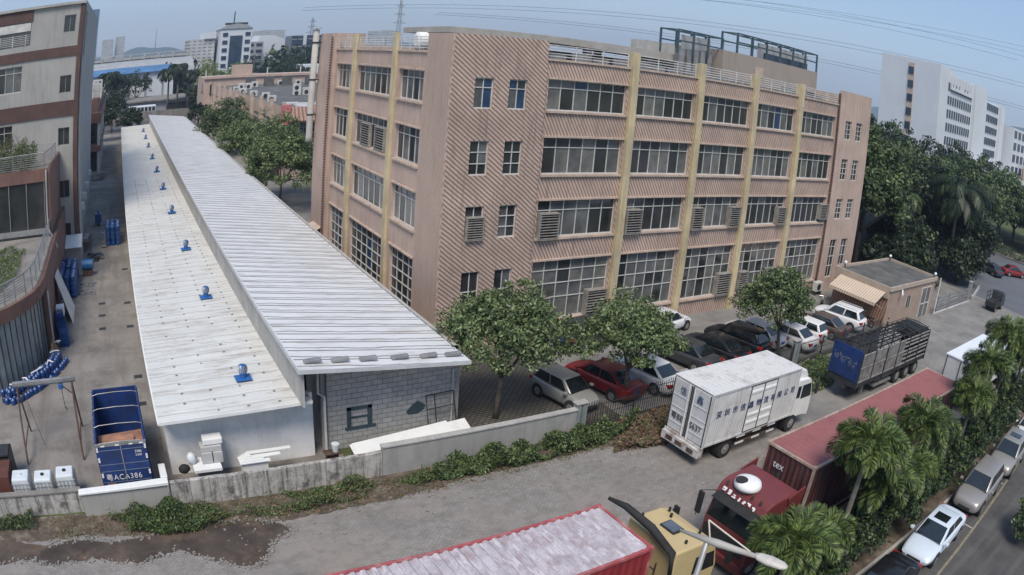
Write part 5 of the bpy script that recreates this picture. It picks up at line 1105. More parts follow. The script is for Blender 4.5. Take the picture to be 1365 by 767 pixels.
mb.build('wall', [stripe_mat('guard_tile2', (0.36, 0.215, 0.155), (0.16, 0.09, 0.065), (0, 1, .2), .26, .4, .2, .2), mat('guard_wall', (0.32, 0.24, 0.19), .8, var=.12, streak=.2)], t)
mb = MB(); mb.box(x0-.05, x1+.05, y0-.05, y1+.05, z, z+.15); mb.build('roof', M['roofgrey'], t)
mb = MB(); mb.box(x0-.1, x1+.1, y0-.15, y0-.0, z+.0, z+.35); mb.box(x0-.1, x1+.1, y1, y1+.15, z, z+.35); mb.box(x0-.15, x0-.0, y0, y1, z-.6, z+.35, 0); mb.box(x1, x1+.15, y0, y1, z, z+.35); mb.build('parapet', M['ledge'] if False else mat('guard_trim', (0.4, 0.33, 0.27), .8, var=.15, streak=.3), t, bevel=.01)
mb = MB(); mb.box(37.0, 37.8, y0-.06, y0-.01, 1.4, 2.3); wn = mb.build('window', M['carglass'], t); mb = MB(); mb.box(36.95, 37.0, y0-.08, y0-.01, 1.35, 2.35); mb.box(37.8, 37.85, y0-.08, y0-.01, 1.35, 2.35); mb.box(37.38, 37.42, y0-.08, y0-.06, 1.4, 2.3); mb.build('frame', M['rail'], wn)
mb = MB(); mb.box(40.3, 42.3, y0-.05, y0-.01, .1, 2.6); dr = mb.build('door', M['glassb'], t); mb = MB()
for x in (40.25, 41.3, 42.3): mb.box(x, x+.07, y0-.09, y0-.01, 0, 2.7)
mb.box(40.3, 42.3, y0-.09, y0-.05, 1.2, 1.27); mb.box(40.3, 42.3, y0-.09, y0-.01, 2.63, 2.7); mb.build('frame', M['rail'], dr)
mb = MB(); mb.hexa([(x0-1.7, -8.6, 2.2), (x0-.16, -8.6, 2.9), (x0-.16, -3.8, 2.9), (x0-1.7, -3.8, 2.2), (x0-1.7, -8.6, 2.24), (x0-.16, -8.6, 2.95), (x0-.16, -3.8, 2.95), (x0-1.7, -3.8, 2.24)])
aw = mb.build('awning', stripe_mat('awning_strip', (0.6, 0.5, 0.4), (0.45, 0.34, 0.26), (0, 1, 0), .24, .45, .1, .1), t)
mb = MB(); mb.quad((x0-1.72, -8.6, 2.0), (x0-1.72, -3.8, 2.0), (x0-1.72, -3.8, 2.21), (x0-1.72, -8.6, 2.21)); mb.tube([(x0-1.6, -8.5, 2.2), (x0-.1, -8.5, 1.6)], .02, 5); mb.tube([(x0-1.6, -3.9, 2.2), (x0-.1, -3.9, 1.6)], .02, 5); mb.build('valance', MATS['awning_strip'], aw)
mb = MB(); mb.cyl((35.0, y0-.5, 2.75), (35.6, y0-.1, 3.0), .08, 10); mb.build('flood_lamp', M['white'], t)
mb = MB(); mb.cyl((43.6, y0-.4, 0), (43.6, y0-.4, 3.4), .07, 10)
tag(mb.build('white_pole', M['rail']), 'white post at the right corner of the guard house', 'post')
for i, (x, y, l) in enumerate([(34.5, -3.3, 'white ball lamp on the far left corner of the guard house roof'), (43.2, -3.3, 'white ball lamp on the far corner of the guard house roof'), (43.1, -8.8, 'white ball lamp on the near right corner of the guard house roof')]):
    t2 = thing('ball_lamp', l, 'lamp', (x, y, 3.45), 'white ball lamps on the guard house'); mb = MB()
    mb.loft([[(x+.15*math.cos(p)*math.cos(a), y+.15*math.cos(p)*math.sin(a), 3.68+.15*math.sin(p)) for a in np.linspace(0, 6.283, 10, endpoint=False)] for p in np.linspace(-1.4, 1.4, 7)]); mb.build('globe', M['white'], t2, smooth=True); mb = MB(); mb.cyl((x, y, 3.25), (x, y, 3.55), .04, 8); mb.build('stem', M['metal_d'], t2)
t = thing('sliding_gate', 'grey sliding gate of horizontal boards between the guard house and a grey pillar', 'gate', (48, -9, 0)); mb = MB()
for z in (.25, .6, .95, 1.3): mb.box(44.2, 53.6, -9.25, -9.2, z, z+.2)
mb.build('board', M['metal'], t); mb = MB()
for x in (44.2, 47.3, 50.4, 53.5): mb.box(x, x+.09, -9.28, -9.17, .1, 1.6)
mb.build('post', M['metal'], t); mb = MB(); mb.box(43.8, 54, -9.3, -9.1, 0, .1); mb.build('rail', M['rail'], t)
pillar(54.6, -8.9, 1.9, 'double grey pillar at the far end of the sliding gate')
fence(55.4, 62, -8.6, 1.6, 'dark metal fence between the gate pillar and the street', y1=-6.5)
wall('kerb_wall', 'pale low kerb wall curving from the gate pillar to the street', 55.2, 62.2, -9.3, .35, M['conc_l'], y1=-7.6)
# ================================================================== LEFT GREY BUILDING
gb = thing('grey_building', 'grey rendered building with dark red brown bands at the left edge', 'building', (-26, 32, 0))
FY = 26.6; XR_ = -21.0
U, N = (1, 0, 0), (0, -1, 0); mb = MB()
P0 = (-40, FY, 0); wn = []
for zc in (19.9, 14.8, 10.45, 6.05, 2.45): wn.append((17.22-.0, 18.32, zc-.75, zc+.72))
big = [(7.5, 13.4, 14.6, 17.3 if False else 16.8), (7.5, 12.6, 9.9, 11.9)]
holed(mb, P0, U, N, 40+XR_, 0, 21.5, wn+[big[0], big[1], (6.0, 14.0, 18.45, 20.45)], .25, 0)
mb.quad((XR_, FY, 0), (XR_, 60, 0), (XR_, 60, 22), (XR_, FY, 22), 0)
mb.quad((-40, FY, 21.5), (XR_, FY, 21.5), (XR_, 60, 21.5), (-40, 60, 21.5), 1)
mb.build('wall', [M['greyw'], M['roofgrey']], gb)
mb = MB()
for a, b in ((12.15, 13.4), (17.15, 17.95)): mb.box(-40, XR_+.08, FY-.1, FY-.005, a, b)
mb.box(-40, -25.9, FY-.08, FY-.005, 20.5, 21.45); mb.box(XR_-.32, XR_+.08, FY-.1-.005, FY-.006, 0, 12.14); mb.box(XR_-.32, XR_+.08, FY-.1-.005, FY-.006, 13.41, 17.14); mb.box(XR_-.32, XR_+.08, FY-.1-.005, FY-.006, 17.96, 21.5)
mb.box(XR_+.001, XR_+.07, FY, FY+2.4, 0, 21.5)
mb.build('band', M['brown'], gb)
mb = MB(); mb.box(-40, XR_+.2, FY-.25, FY+.2, 21.5, 21.72); mb.build('parapet_cap', M['conc_l'], gb)
for i, (a, b, c, d) in enumerate(wn): window(gb, P0, U, N, a, b, c, d, 2, [], seed=70+i, pal=(1, 0, 0, 0), depth=.2, sill=False, frame=M['metal'])
window(gb, P0, U, N, *big[0], 7, [.75], seed=80, pal=(.4, .5, .1, 0), depth=.2, sill=False, frame=M['rail']); window(gb, P0, U, N, *big[1], 6, [.7], seed=81, pal=(.8, .2, 0, 0), depth=.2, sill=False)
mb = MB(); mb.quad((-34, FY+.24, 18.45), (-26, FY+.24, 18.45), (-26, FY+.24, 20.45), (-34, FY+.24, 20.45)); mb.build('balcony_glass', M['glassb'], gb)
mb = MB(); mb.box(-34, -26.05, FY-.02, FY+.1, 19.7, 20.4)
for z in (18.6, 18.75, 18.9, 19.05, 19.2, 19.35): mb.box(-34, -26.1, FY-.05, FY-.02, z, z+.035)
for x in np.arange(-33, -26, 1.3): mb.box(x, x+.06, FY-.06, FY, 18.45, 19.45)
mb.build('balcony_railing', M['rail'], gb)
for y in (FY+.5, FY+1.1, FY+1.7, FY+2.6, FY+3.2): mb = MB(); mb.tube([(XR_+.2, y, 0), (XR_+.2, y, 21.0 if y == FY+2.6 else 17.0)], .09, 7); mb.build('downpipe', M['conc_l'], gb)
parts('condenser', [(XR_+.01, XR_+.5, y, y+.7, 3.2, 3.8) for y in (31, 36, 42, 50)], M['rail'], gb)
# lean-to
t = thing('lean_to', 'grey lean-to box with a pale ribbed metal roof at the foot of the grey building', 'shed', (-21.9, 25.8, 0)); mb = MB(); mb.box(-23.2, -20.7, 24.9, 26.55, 0, 1.55); mb.build('wall', M['greyw'], t)
mb = MB(); mb.hexa([(-23.3, 24.3, 1.55), (-20.6, 24.3, 1.55), (-20.6, 26.5, 2.1), (-23.3, 26.5, 2.1), (-23.3, 24.3, 1.6), (-20.6, 24.3, 1.6), (-20.6, 26.5, 2.15), (-23.3, 26.5, 2.15)])
for x in np.arange(-23.2, -20.7, .25): mb.hexa([(x, 24.3, 1.6), (x+.06, 24.3, 1.6), (x+.06, 26.5, 2.15), (x, 26.5, 2.15), (x, 24.3, 1.64), (x+.06, 24.3, 1.64), (x+.06, 26.5, 2.19), (x, 26.5, 2.19)])
mb.build('roof', M['white'], t)
# terrace building
tb = thing('terrace_building', 'red brown terrace building with a curved balcony, railings and roof gardens at the left edge', 'building', (-25, 12, 0))
curve = [(-22.2, 17.6), (-22.2, 12), (-22.2, 8.5), (-22.25, 6.6), (-22.4, 5.2), (-22.75, 4.0), (-23.35, 2.95), (-24.0, 2.1), (-24.7, 1.45), (-25.6, .8), (-26.8, .3), (-28.5, 0), (-31, 0)]
cv = np.array(curve)
def offs(c, d):
    t_ = np.gradient(c, axis=0); t_ /= np.linalg.norm(t_, axis=1, keepdims=True); n = np.stack([t_[:, 1], -t_[:, 0]], 1); return c+n*d
def ribbon(mb, c, z0, z1, d0, d1, m=0):
    a, b = offs(c, d0), offs(c, d1)
    for i in range(len(c)-1): mb.hexa([(*a[i], z0), (*a[i+1], z0), (*b[i+1], z0), (*b[i], z0), (*a[i], z1), (*a[i+1], z1), (*b[i+1], z1), (*b[i], z1)], m)
mb = MB(); ribbon(mb, cv, 3.85, 4.6, 0, .25); mb.box(-22.45, -22.2, 17.6, 26.5, 0, 4.6); mb.box(-22.5, -22.21, 7.0, 17.59, 0, 3.84)
mb.box(-22.85, -22.6, 17.5, 26.5, 4.6, 9.25); mb.box(-35, -22.85, 17.4, 17.65, 8.35, 9.25); mb.box(-22.95, -22.6, 17.25, 17.5, 4.6, 9.2)
mb.build('wall', M['brown2'], tb)
for q in (1,): 
    s_ = offs(cv, 0)
sg = -1 if np.linalg.norm(offs(cv, .3)[0]-np.array((-25, 17.6))) > np.linalg.norm(cv[0]-np.array((-25, 17.6))) else 1
mb = MB(); mb.poly([(x, y, 4.4) for x, y in offs(cv, sg*.05)]+[(-31, 17.6, 4.4)]); mb.poly([(-35, 17.6, 9.0), (-22.8, 17.6, 9.0), (-22.8, 26.5, 9.0), (-35, 26.5, 9.0)]); mb.build('terrace_floor', M['conc'], tb)
gl = offs(cv[3:], sg*.35); mb = MB(); fb = MB()
for i in range(len(gl)-1): mb.quad((*gl[i], 0), (*gl[i+1], 0), (*gl[i+1], 3.84), (*gl[i], 3.84))
g_ = mb.build('glass_wall', mat('terrace_glass', (0.2, 0.235, 0.245), .25, var=.3, scale=1, streak=.3), tb)
for i in range(len(gl)-1):
    n = 2
    for k in range(n): p = gl[i]+(gl[i+1]-gl[i])*k/n; fb.box(p[0]-.035, p[0]+.035, p[1]-.035, p[1]+.035, 0, 3.84)
fb.build('mullion', M['metal_d'], g_)
mb = MB(); mb.quad((-35, 17.55, 4.6), (-22.95, 17.55, 4.6), (-22.95, 17.55, 8.35), (-35, 17.55, 8.35)); g2 = mb.build('glass_wall', M['glass'], tb); mb = MB()
for x in np.arange(-34, -23, 1.55): mb.box(x, x+.06, 17.45, 17.54, 4.6, 8.35)
mb.box(-35, -23, 17.4, 17.5, 4.6, 5.0); mb.build('mullion', M['metal'], g2)
mb = MB(); rc = offs(cv[0:], sg*.55)
for z in np.arange(4.75, 5.65, .14):
    mb.tube([(*p, z) for p in rc[0:]], .022, 4)
mb.tube([(*p, 5.68) for p in rc], .04, 5)
for i in range(len(rc)): mb.tube([(*rc[i], 4.4), (*rc[i], 5.68)], .035, 5)
mb.build('railing', M['metal'], tb)
mb = MB()
for z in np.arange(9.35, 10.3, .15): mb.tube([(-35, 17.6, z), (-23.1, 17.6, z), (-22.75, 20.5, z), (-22.75, 23.5, z)], .022, 4)
mb.tube([(-35, 17.6, 10.35), (-23.1, 17.6, 10.35), (-22.75, 20.5, 10.35), (-22.75, 23.5, 10.35)], .04, 5); mb.tube([(-22.75, 23.5, 10.35), (-24.8, 23.9, 10.35)], .03, 5); mb.tube([(-22.75, 23.5, 9.9), (-24.8, 23.9, 9.9)], .02, 5)
for p in [(-31, 17.6), (-28.4, 17.6), (-25.8, 17.6), (-23.1, 17.6), (-22.75, 20.5), (-22.75, 23.5), (-24.8, 23.9)]: mb.tube([(*p, 9.0), (*p, 10.35)], .035, 5)
mb.build('railing', M['metal'], tb)
mb = MB(); mb.tube([(-22.9, 17.1, 9.2), (-22.9, 17.1, 5.0), (-22.4, 16.6, 4.4), (-22.05, 15.5, 4.0)], .07, 7); mb.build('downpipe', M['conc_l'], tb); mb = MB(); mb.tube([(-22.1, 6.5, 3.8), (-22.1, 6.5, 0)], .07, 7); mb.build('downpipe', M['conc_l'], tb)
# roof gardens
cover('terrace_grass', 'bright green grass growing on the lower curved terrace', None, [(-30, 3.2), (-26.6, 3.6), (-25.2, 5.0), (-24.4, 8), (-24.5, 14), (-30, 15)], 9000, .55, .22, ['weed', 'leafB', 'leafA'], (.5, .2, .3), 21, .2, .25, z0=4.42)
cover('terrace_shrubs', 'untidy green shrubs and tall stems in the upper roof garden', None, [(-33, 18.0), (-24.4, 18.0), (-24.0, 20.5), (-25.0, 24), (-33, 25)], 17000, 2.2, .2, ['weed', 'leafA', 'leafC', 'dry'], (.4, .3, .2, .1), 22, .2, .3, z0=9.05)
mb = MB(); r_ = np.random.default_rng(3)
for k in range(16):
    x, y = r_.uniform(-29, -24.8), r_.uniform(18.5, 24); h = r_.uniform(1.5, 3.4); mb.tube([(x, y, 9), (x+r_.normal()*.1, y, 9+h*.5), (x+r_.normal()*.25, y, 9+h)], [.03, .022, .01], 4)
    for q in range(3): z = 9+h*r_.uniform(.4, .9); mb.tube([(x, y, z), (x+r_.normal()*.4, y+r_.normal()*.3, z+.6)], [.015, .006], 4)
tag(mb.build('bare_shrub', M['trunk']), 'bare grey stems rising from the upper roof garden before the grey wall', 'shrub')

# ================================================================== LEFT YARD
def jug_stack(name, label, x0, x1, y0, y1, h, seed=1, cat='barrels', item='barrel', d=.3, group=None):
    """plastic drums standing side by side, each a child mesh of its own pile"""
    r = np.random.default_rng(seed); t = thing(name, label, cat, ((x0+x1)/2, (y0+y1)/2, 0), group); k = 0
    for x in np.arange(x0+d/2, x1, d*1.05):
        for y in np.arange(y0+d/2, y1, d*1.05):
            for lv in range(2 if r.random() < .85 else 1):
                hh = h; z = lv*(h+.015); jx, jy = r.normal(size=2)*.015; X, Y = x+jx, y+jy; mb = MB()
                mb.tube([(X, Y, z), (X, Y, z+hh*.06), (X, Y, z+hh*.33), (X, Y, z+hh*.36), (X, Y, z+hh*.64), (X, Y, z+hh*.67), (X, Y, z+hh*.94), (X, Y, z+hh)], [d*.42, d*.48, d*.48, d*.44, d*.44, d*.48, d*.48, d*.38], 10)
                o = mb.build(item, M['blue'], t, smooth=False)
                if lv or r.random() < .3: mb = MB(); mb.cyl((X+.05, Y, z+hh), (X+.05, Y, z+hh+.03), .05, 8); mb.build('cap', M['text_white'] if r.random() < .5 else M['bluev'], o)
    return t
jug_stack('barrel_group', 'tall blue drums standing together in the middle of the lane beside the warehouse', -18.4, -16.9, 29.6, 32.6, .85, 1, d=.48)
jug_stack('barrel_group', 'blue drums and crates crowded below the grey lean-to', -22.9, -20.9, 16.2, 21.2, .8, 2, d=.5)
t = thing('blue_barrel', 'large blue steel drum lying on its side beside the lean-to', 'barrel', (-20.0, 21.5, 0)); mb = MB(); mb.tube([(-20.5, 21.6, .85), (-20.5, 21.6, .85), (-19.5, 21.5, .85)], [.3, .42, .42], 18); mb.build('drum', mat('drum_blue', (0.02, 0.12, 0.3), .35, var=.3, scale=3), t); mb = MB(); mb.box(-20.5, -19.6, 21.2, 21.9, 0, .45); mb.build('stand', M['rust'], t)
t = thing('blue_jug_pile', 'curved row of piled blue plastic jugs along the glass wall under the balcony', 'jugs', (-23.8, 1, 0)); r_ = np.random.default_rng(6); k = 0
gp = offs(cv, -sg*.45)
for i in range(4, 10):
    for q in range(4):
        for row in range(3):
            p = gp[i]+(gp[i+1]-gp[i])*q/4; t_ = (gp[i+1]-gp[i])/np.linalg.norm(gp[i+1]-gp[i]); n_ = np.array((t_[1], -t_[0]))*(-sg)
            p = p+n_*(row*.34+r_.normal()*.03)+r_.normal(size=2)*.02
            if r_.random() < .08*row: continue
            if p[1] < -1.8 or len(CH) < -1: continue
            for lv in range(2 if row < 2 else 1):
                if k > 95: continue
                z = lv*.38; mb = MB(); mb.tube([(p[0], p[1], z), (p[0], p[1], z+.04), (p[0], p[1], z+.27), (p[0], p[1], z+.33), (p[0], p[1], z+.37)], [.14, .155, .155, .09, .05], 8); mb.build('jug', M['blue'], t); k += 1
mb = MB()
for i in range(26): p = gp[3+i % 7]; mb.cyl((p[0]+r_.normal()*.2, p[1]+r_.normal()*.2-.2, .76), (p[0]+.01, p[1]-.2, .80), .04, 6)
mb.build('caps', M['text_white'], t)
def crate(x, y, z, lab, rz=0):
    t = local_thing('plastic_crate', lab, 'crate', 'blue crates stacked by the terrace wall'); mb = MB(); a, b, h = .32, .24, .28
    for q in ((-a, a, -b, -b+.02), (-a, a, b-.02, b), (-a, -a+.02, -b+.02, b-.02), (a-.02, a, -b+.02, b-.02)):
        for z0 in (0.02, .1, .18, .25): mb.box(*q, z0, z0+.045)
    mb.box(-a, a, -b, b, 0, .02)
    for sx in (-1, 1):
        for sy in (-1, 1): mb.box(sx*a-.03 if sx > 0 else -a, sx*a if sx > 0 else -a+.03, sy*b-.03 if sy > 0 else -b, sy*b if sy > 0 else -b+.03, 0.02, h)
    mb.build('basket', M['blue'], t); return place(t, x, y, z, rz)
words = ['lowest', 'second', 'third', 'fourth', 'top']
for c, (x, y) in enumerate([(-21.85, 9.6), (-21.75, 8.9), (-21.6, 8.2), (-21.45, 7.5)]):
    for l in range(4 if c else 5): crate(x, y, .29*l, '%s blue crate in the %s crate stack from the back beside the terrace wall' % (words[l] if l < (3 if c else 4) else 'top', ['first', 'second', 'third', 'fourth'][c]), .05*l)
t = thing('water_cooler_box', 'white box standing on top of the blue crates beside the terrace wall', 'box', (-21.9, 10.4, 0)); mb = MB(); mb.box(-22.1, -21.5, 10.2, 10.9, .9, 1.5); mb.build('case', M['white'], t, bevel=.03); mb = MB(); mb.box(-22.1, -21.5, 10.2, 10.9, 0, .9); mb.build('base', M['blue'], t)
t = thing('leaning_panel', 'long pale panel leaning against the brown terrace wall', 'panel', (-21.7, 12.5, 0)); mb = MB(); mb.hexa([(-21.0, 11.2, .0), (-21.0, 14.5, 0), (-20.95, 14.5, 0), (-20.95, 11.2, 0), (-22.15, 12.3, 2.9), (-22.15, 14.9, 2.7), (-22.1, 14.9, 2.72), (-22.1, 12.3, 2.92)]); mb.build('sheet', M['rail'], t)
t = thing('pallet', 'brown wooden pallet tipped against the yard wall beside the crates', 'pallet', (-21.8, 5.6, 0)); mb = MB()
for k in range(7): mb.hexa([(-22.05+.03, 4.9+.17*k, .0), (-21.6, 4.9+.17*k, 0), (-21.6, 5.0+.17*k, 0), (-22.0, 5.0+.17*k, 0), (-22.15, 4.9+.17*k, 1.1), (-22.1, 4.9+.17*k, 1.12), (-22.1, 5.0+.17*k, 1.12), (-22.15, 5.0+.17*k, 1.1)]) if k % 1 == 0 else None
for z in (.1, .55, 1.0): mb.box(-21.85-.25*z, -21.8-.25*z+.02, 4.9, 6.05, z, z+.09)
mb.build('boards', M['wood'], t)
t = thing('gantry_hoist', 'rusty grey gantry frame with a small blue chain hoist in the yard', 'gantry', (-21.7, -5, 0)); mb = MB()
mb.box(-23.45, -20.0, -4.2, -4.0, 2.98, 3.14); mb.box(-23.45, -20.0, -4.15, -4.05, 2.9, 2.98); mb.build('beam', M['metal'], t, bevel=.01)
for sx, x in ((-1, -23.2), (1, -20.2)):
    for dy in (-1.9, 1.2): mb = MB(); mb.tube([(x, -4.1, 2.95), (x, -4.1+dy, 0.05)], .05, 6); mb.build('leg', M['rust'], t)
    mb = MB(); mb.tube([(x, -5.6, .6), (x, -3.4, .6)], .035, 5); mb.tube([(x, -4.1, 2.3), (x-sx*.8, -4.1, 2.95)], .03, 5); mb.build('brace', M['rust'], t)
mb = MB(); mb.box(-20.95, -20.7, -4.2, -4.0, 2.62, 2.88); h_ = mb.build('hoist', M['bluev'], t, bevel=.04); mb = MB(); mb.tube([(-20.8, -4.1, 2.6), (-20.78, -4.1, 1.7)], .018, 5); mb.tube([(-20.78, -4.1, 1.7), (-20.7, -4.1, 1.62), (-20.75, -4.1, 1.54)], .03, 5); mb.build('chain', M['metal_d'], h_)
mb = MB(); mb.tube([(-22.9, -4.2, 2.9), (-22.2, -5.0, .4)], .012, 4); mb.build('cable', M['tyre'], t)
for i, (x, lab) in enumerate([(-23.15, 'white plastic tank in a wire cage, leftmost of the three behind the low wall'), (-22.05, 'white plastic tank in a wire cage, middle one with a dark round cap'), (-20.95, 'white plastic tank in a wire cage closest to the blue container')]):
    t = thing('caged_tank', lab, 'tank', (x, -8.9, 0), 'white caged tanks behind the low wall'); w_, y0, y1, z1 = .42, -9.25, -8.45, 1.3-.1*(i == 1)
    mb = MB(); mb.box(x-w_, x+w_, y0, y1, .3, z1); mb.build('tank', M['ibc'], t, bevel=.07)
    mb = MB(); mb.cyl((x, (y0+y1)/2, z1), (x, (y0+y1)/2, z1+.05), .09, 14); mb.build('cap', M['tyre'] if i else M['ibc'], t)
    mb = MB()
    for z in (.5, .7, .9, 1.1): mb.tube([(x-w_-.04, y0-.04, z), (x+w_+.04, y0-.04, z), (x+w_+.04, y1+.04, z), (x-w_-.04, y1+.04, z), (x-w_-.04, y0-.04, z)], .012, 4)
    for a in np.linspace(-w_-.04, w_+.04, 6):
        for y in (y0-.05, y1+.05): mb.tube([(x+a, y, .25), (x+a, y, 1.12)], .012, 4)
    mb.box(x-w_, x+w_, y0, y1, 0, .29); mb.build('cage', M['metal'], t)
t = thing('rusty_cabinet', 'rust brown cabinet frames stacked at the left edge behind the low wall', 'cabinet', (-24.2, -7.5, 0)); mb = MB(); mb.box(-25.2, -23.75, -9.0, -7.6, 0, 1.3); mb.build('cabinet', mat('rust_red', (0.1, 0.035, 0.025), .8, var=.4), t); mb = MB()
for x in (-25.2, -24.5, -23.8): mb.box(x, x+.07, -7.55, -6.6, 0, 1.5); 
mb.box(-25.2, -23.75, -7.55, -6.6, 1.42, 1.5); mb.box(-25.2, -23.75, -7.5, -6.6, .1, 1.3); mb.build('shelf_frame', M['metal_d'], t)
t = thing('workbench', 'rusty bench with clutter against the grey building wall beside the lane', 'bench', (-20.2, 30, 0)); mb = MB(); mb.box(-20.9, -19.9, 28.6, 31.6, .7, .78)
for x in (-20.85, -19.98):
    for y in (28.7, 31.5): mb.box(x, x+.07, y, y+.07, 0, .7)
mb.build('frame', M['rust'], t); mb = MB(); mb.box(-20.7, -20.2, 29, 29.6, .79, 1.1); mb.box(-20.6, -20.1, 30.2, 31, .79, 1.0); mb.build('clutter', M['metal'], t)
t = thing('scrap_pile', 'flat black pile of scrap metal sheets lying in the lane', 'scrap', (-19.5, 26.6, 0)); mb = MB(); r_ = np.random.default_rng(11)
for k in range(12): x, y = r_.uniform(-20.1, -18.9), r_.uniform(25.2, 27.8); mb.box(x-.3, x+.3, y-.25, y+.25, .03*k, .03*k+.028)
mb.build('sheets', M['metal_d'], t); t['label'] = 'flat dark pile of scrap sheets lying in the lane before the blue drums'
t = thing('blue_bundle', 'small blue bundle standing in the lane beside the rusty bench', 'bundle', (-19.3, 38.5, 0)); mb = MB(); mb.box(-19.7, -19.0, 37.8, 39, .3, 1.2); mb.tube([(-19.3, 38, .1), (-19.3, 38, 1.5)], .1, 6); mb.build('load', M['blue'], t, bevel=.1)
t = thing('hand_cart', 'grey hand cart parked against the left side of the tall blue drums', 'cart', (-18.7, 29.8, 0)); mb = MB(); mb.tube([(-18.8, 29.5, 1.5), (-18.8, 29.6, .2), (-18.5, 29.2, .12)], .03, 5); mb.tube([(-18.5, 29.5, 1.5), (-18.5, 29.6, .2), (-18.3, 29.2, .12)], .03, 5); mb.box(-18.85, -18.4, 29.2, 29.6, .1, .14)
for z in (.5, .9, 1.3): mb.tube([(-18.8, 29.55, z), (-18.5, 29.55, z)], .02, 5)
mb.build('frame', M['metal'], t)
mb = MB(); r_ = np.random.default_rng(14)
for k in range(60): x, y = r_.uniform(-20.6, -19.3), r_.uniform(16.5, 20); a = r_.uniform(.04, .15); mb.obox((x, y, 0), (math.cos(k), math.sin(k), 0), (0, 0, 1), (-math.sin(k), math.cos(k), 0), -a, a, 0, a, -a*.5, a*.5)
tag(mb.build('yard_debris', M['metal']), 'scattered grey scrap pieces beside the lying blue drum', None, kind='stuff')

# ================================================================== BROWN BUILDING FURTHER UP THE LANE
t = thing('brown_building', 'red brown building with white columns and a rooftop rack further up the lane', 'building', (-23, 80, 0))
mb = MB(); mb.box(-30, -20.3, 68, 100, 0, 11.0); mb.box(-20.3, -19.7, 68, 100, 7.8, 9.2); mb.box(-20.3, -19.7, 68, 100, 3.9, 4.7); mb.box(-30, -19.7, 66.2, 68, 7.8, 9.2); mb.box(-30, -19.7, 66.2, 68, 3.9, 4.7); mb.build('wall', M['brown2'], t)
for y in (66.6, 74, 82, 90): mb = MB(); mb.tube([(-20.0, y, 0), (-20.0, y, 9.2)], .22, 10); mb.build('column', M['conc_l'], t)
mb = MB(); mb.quad((-30, 67.9, 4.9), (-20.4, 67.9, 4.9), (-20.4, 67.9, 7.6), (-30, 67.9, 7.6)); mb.quad((-30, 67.9, .4), (-20.4, 67.9, .4), (-20.4, 67.9, 3.7), (-30, 67.9, 3.7)); mb.build('window', M['glass'], t)
mb = MB(); mb.tube([(-20.2, 66.5, .1), (-20.2, 66.5, 1.0)], [1.1, 1.15], 16); mb.build('planter', M['conc'], t)
mb = MB()
for x in (-21.4, -20.0):
    for y in (68.5, 71, 74): mb.box(x-.06, x+.06, y-.06, y+.06, 11, 13.6)
for z in (11.8, 12.7, 13.5):
    for y in (68.5, 71, 74): mb.box(-21.4, -20.0, y-.05, y+.05, z, z+.1)
mb.box(-21.3, -20.1, 69, 70, 11.2, 13.2); mb.build('roof_rack', M['rail'], t)

# ================================================================== SECOND FACTORY (low, behind the trees)
f2 = thing('low_factory', 'two storey tan factory with a grey roof full of air conditioners behind the round trees', 'building', (20, 90, 0))
H2 = 9.0; mb = MB(); ys = [54+7.1*k for k in range(11)]
holes = [(7.1*k+.9, 7.1*k+6.3, z0, z1) for k in range(10) for z0, z1 in ((1.0, 3.2), (4.9, 7.0))]
holed(mb, (5, 54, 0), (0, 1, 0), (-1, 0, 0), 71, 0, H2, holes, .2, 0)
holed(mb, (5, 54, 0), (1, 0, 0), (0, -1, 0), 40, 0, H2, [(1.2+5*k, 5.4+5*k, z0, z1) for k in range(7) for z0, z1 in ((.9, 3.6), (4.4, 7.0))], .2, 0)
mb.box(3.2, 60, 125, 137, 0, 10.5); mb.box(10.2, 14.6, 126, 129, 10.5, 13.0); mb.box(3.2, 60, 124.6, 125, 10.2, 10.7)
mb.build('wall', [M['tan'], M['tan']], f2)
mb = MB(); mb.quad((5, 54, H2-.5), (60, 54, H2-.5), (60, 125, H2-.5), (5, 125, H2-.5)); mb.build('roof', M['roofgrey'], f2)
k = 200
for q in range(10):
    for z0, z1 in ((1.0, 3.2), (4.9, 7.0)): window(f2, (5, 54, 0), (0, 1, 0), (-1, 0, 0), 7.1*q+.9, 7.1*q+6.3, z0, z1, 6, [.7], seed=k, pal=(.6, .4, 0, 0), sill=False); k += 1
for q in range(2):
    for z0, z1 in ((.9, 3.6), (4.4, 7.0)): window(f2, (5, 54, 0), (1, 0, 0), (0, -1, 0), 1.2+5*q, 5.4+5*q, z0, z1, 6, [.5, .75], seed=k, pal=(.6, .4, 0, 0), sill=False); k += 1
for y in ys: mb = MB(); mb.box(4.55, 5.0, y-.25, y+.25, 0, 9.6); mb.build('pilaster', M['ledge'], f2)
mb = MB(); mb.hexa([(5.2, 52.6, 7.3), (45, 52.6, 7.3), (45, 54, 8.9), (5.2, 54, 8.9), (5.2, 52.6, 7.4), (45, 52.6, 7.4), (45, 54, 9.0), (5.2, 54, 9.0)]); mb.build('tiled_eaves', stripe_mat('eaves_tile', (0.34, 0.2, 0.15), (0.14, 0.08, 0.06), (1, 0, 0), .5, .4, .2, .2), f2)
mb = MB(); mb.box(4.4, 7.2-1.6, 53.4, 53.8, 5.7, 9.3); tag(mb.build('hanging_sign', M['pink']), 'plain faded red upright sign on the corner of the low tan factory', 'sign')
for x, z0 in ((4.5, 10.2), (-3, 0)) if False else ((3.5, 10.7),): pass
parts('roof_post', [(x, x+.25, 124.8, 125.0, 10.7, 12.2) for x in (3.4, 17.8, 25.6)], M['rail'], f2)
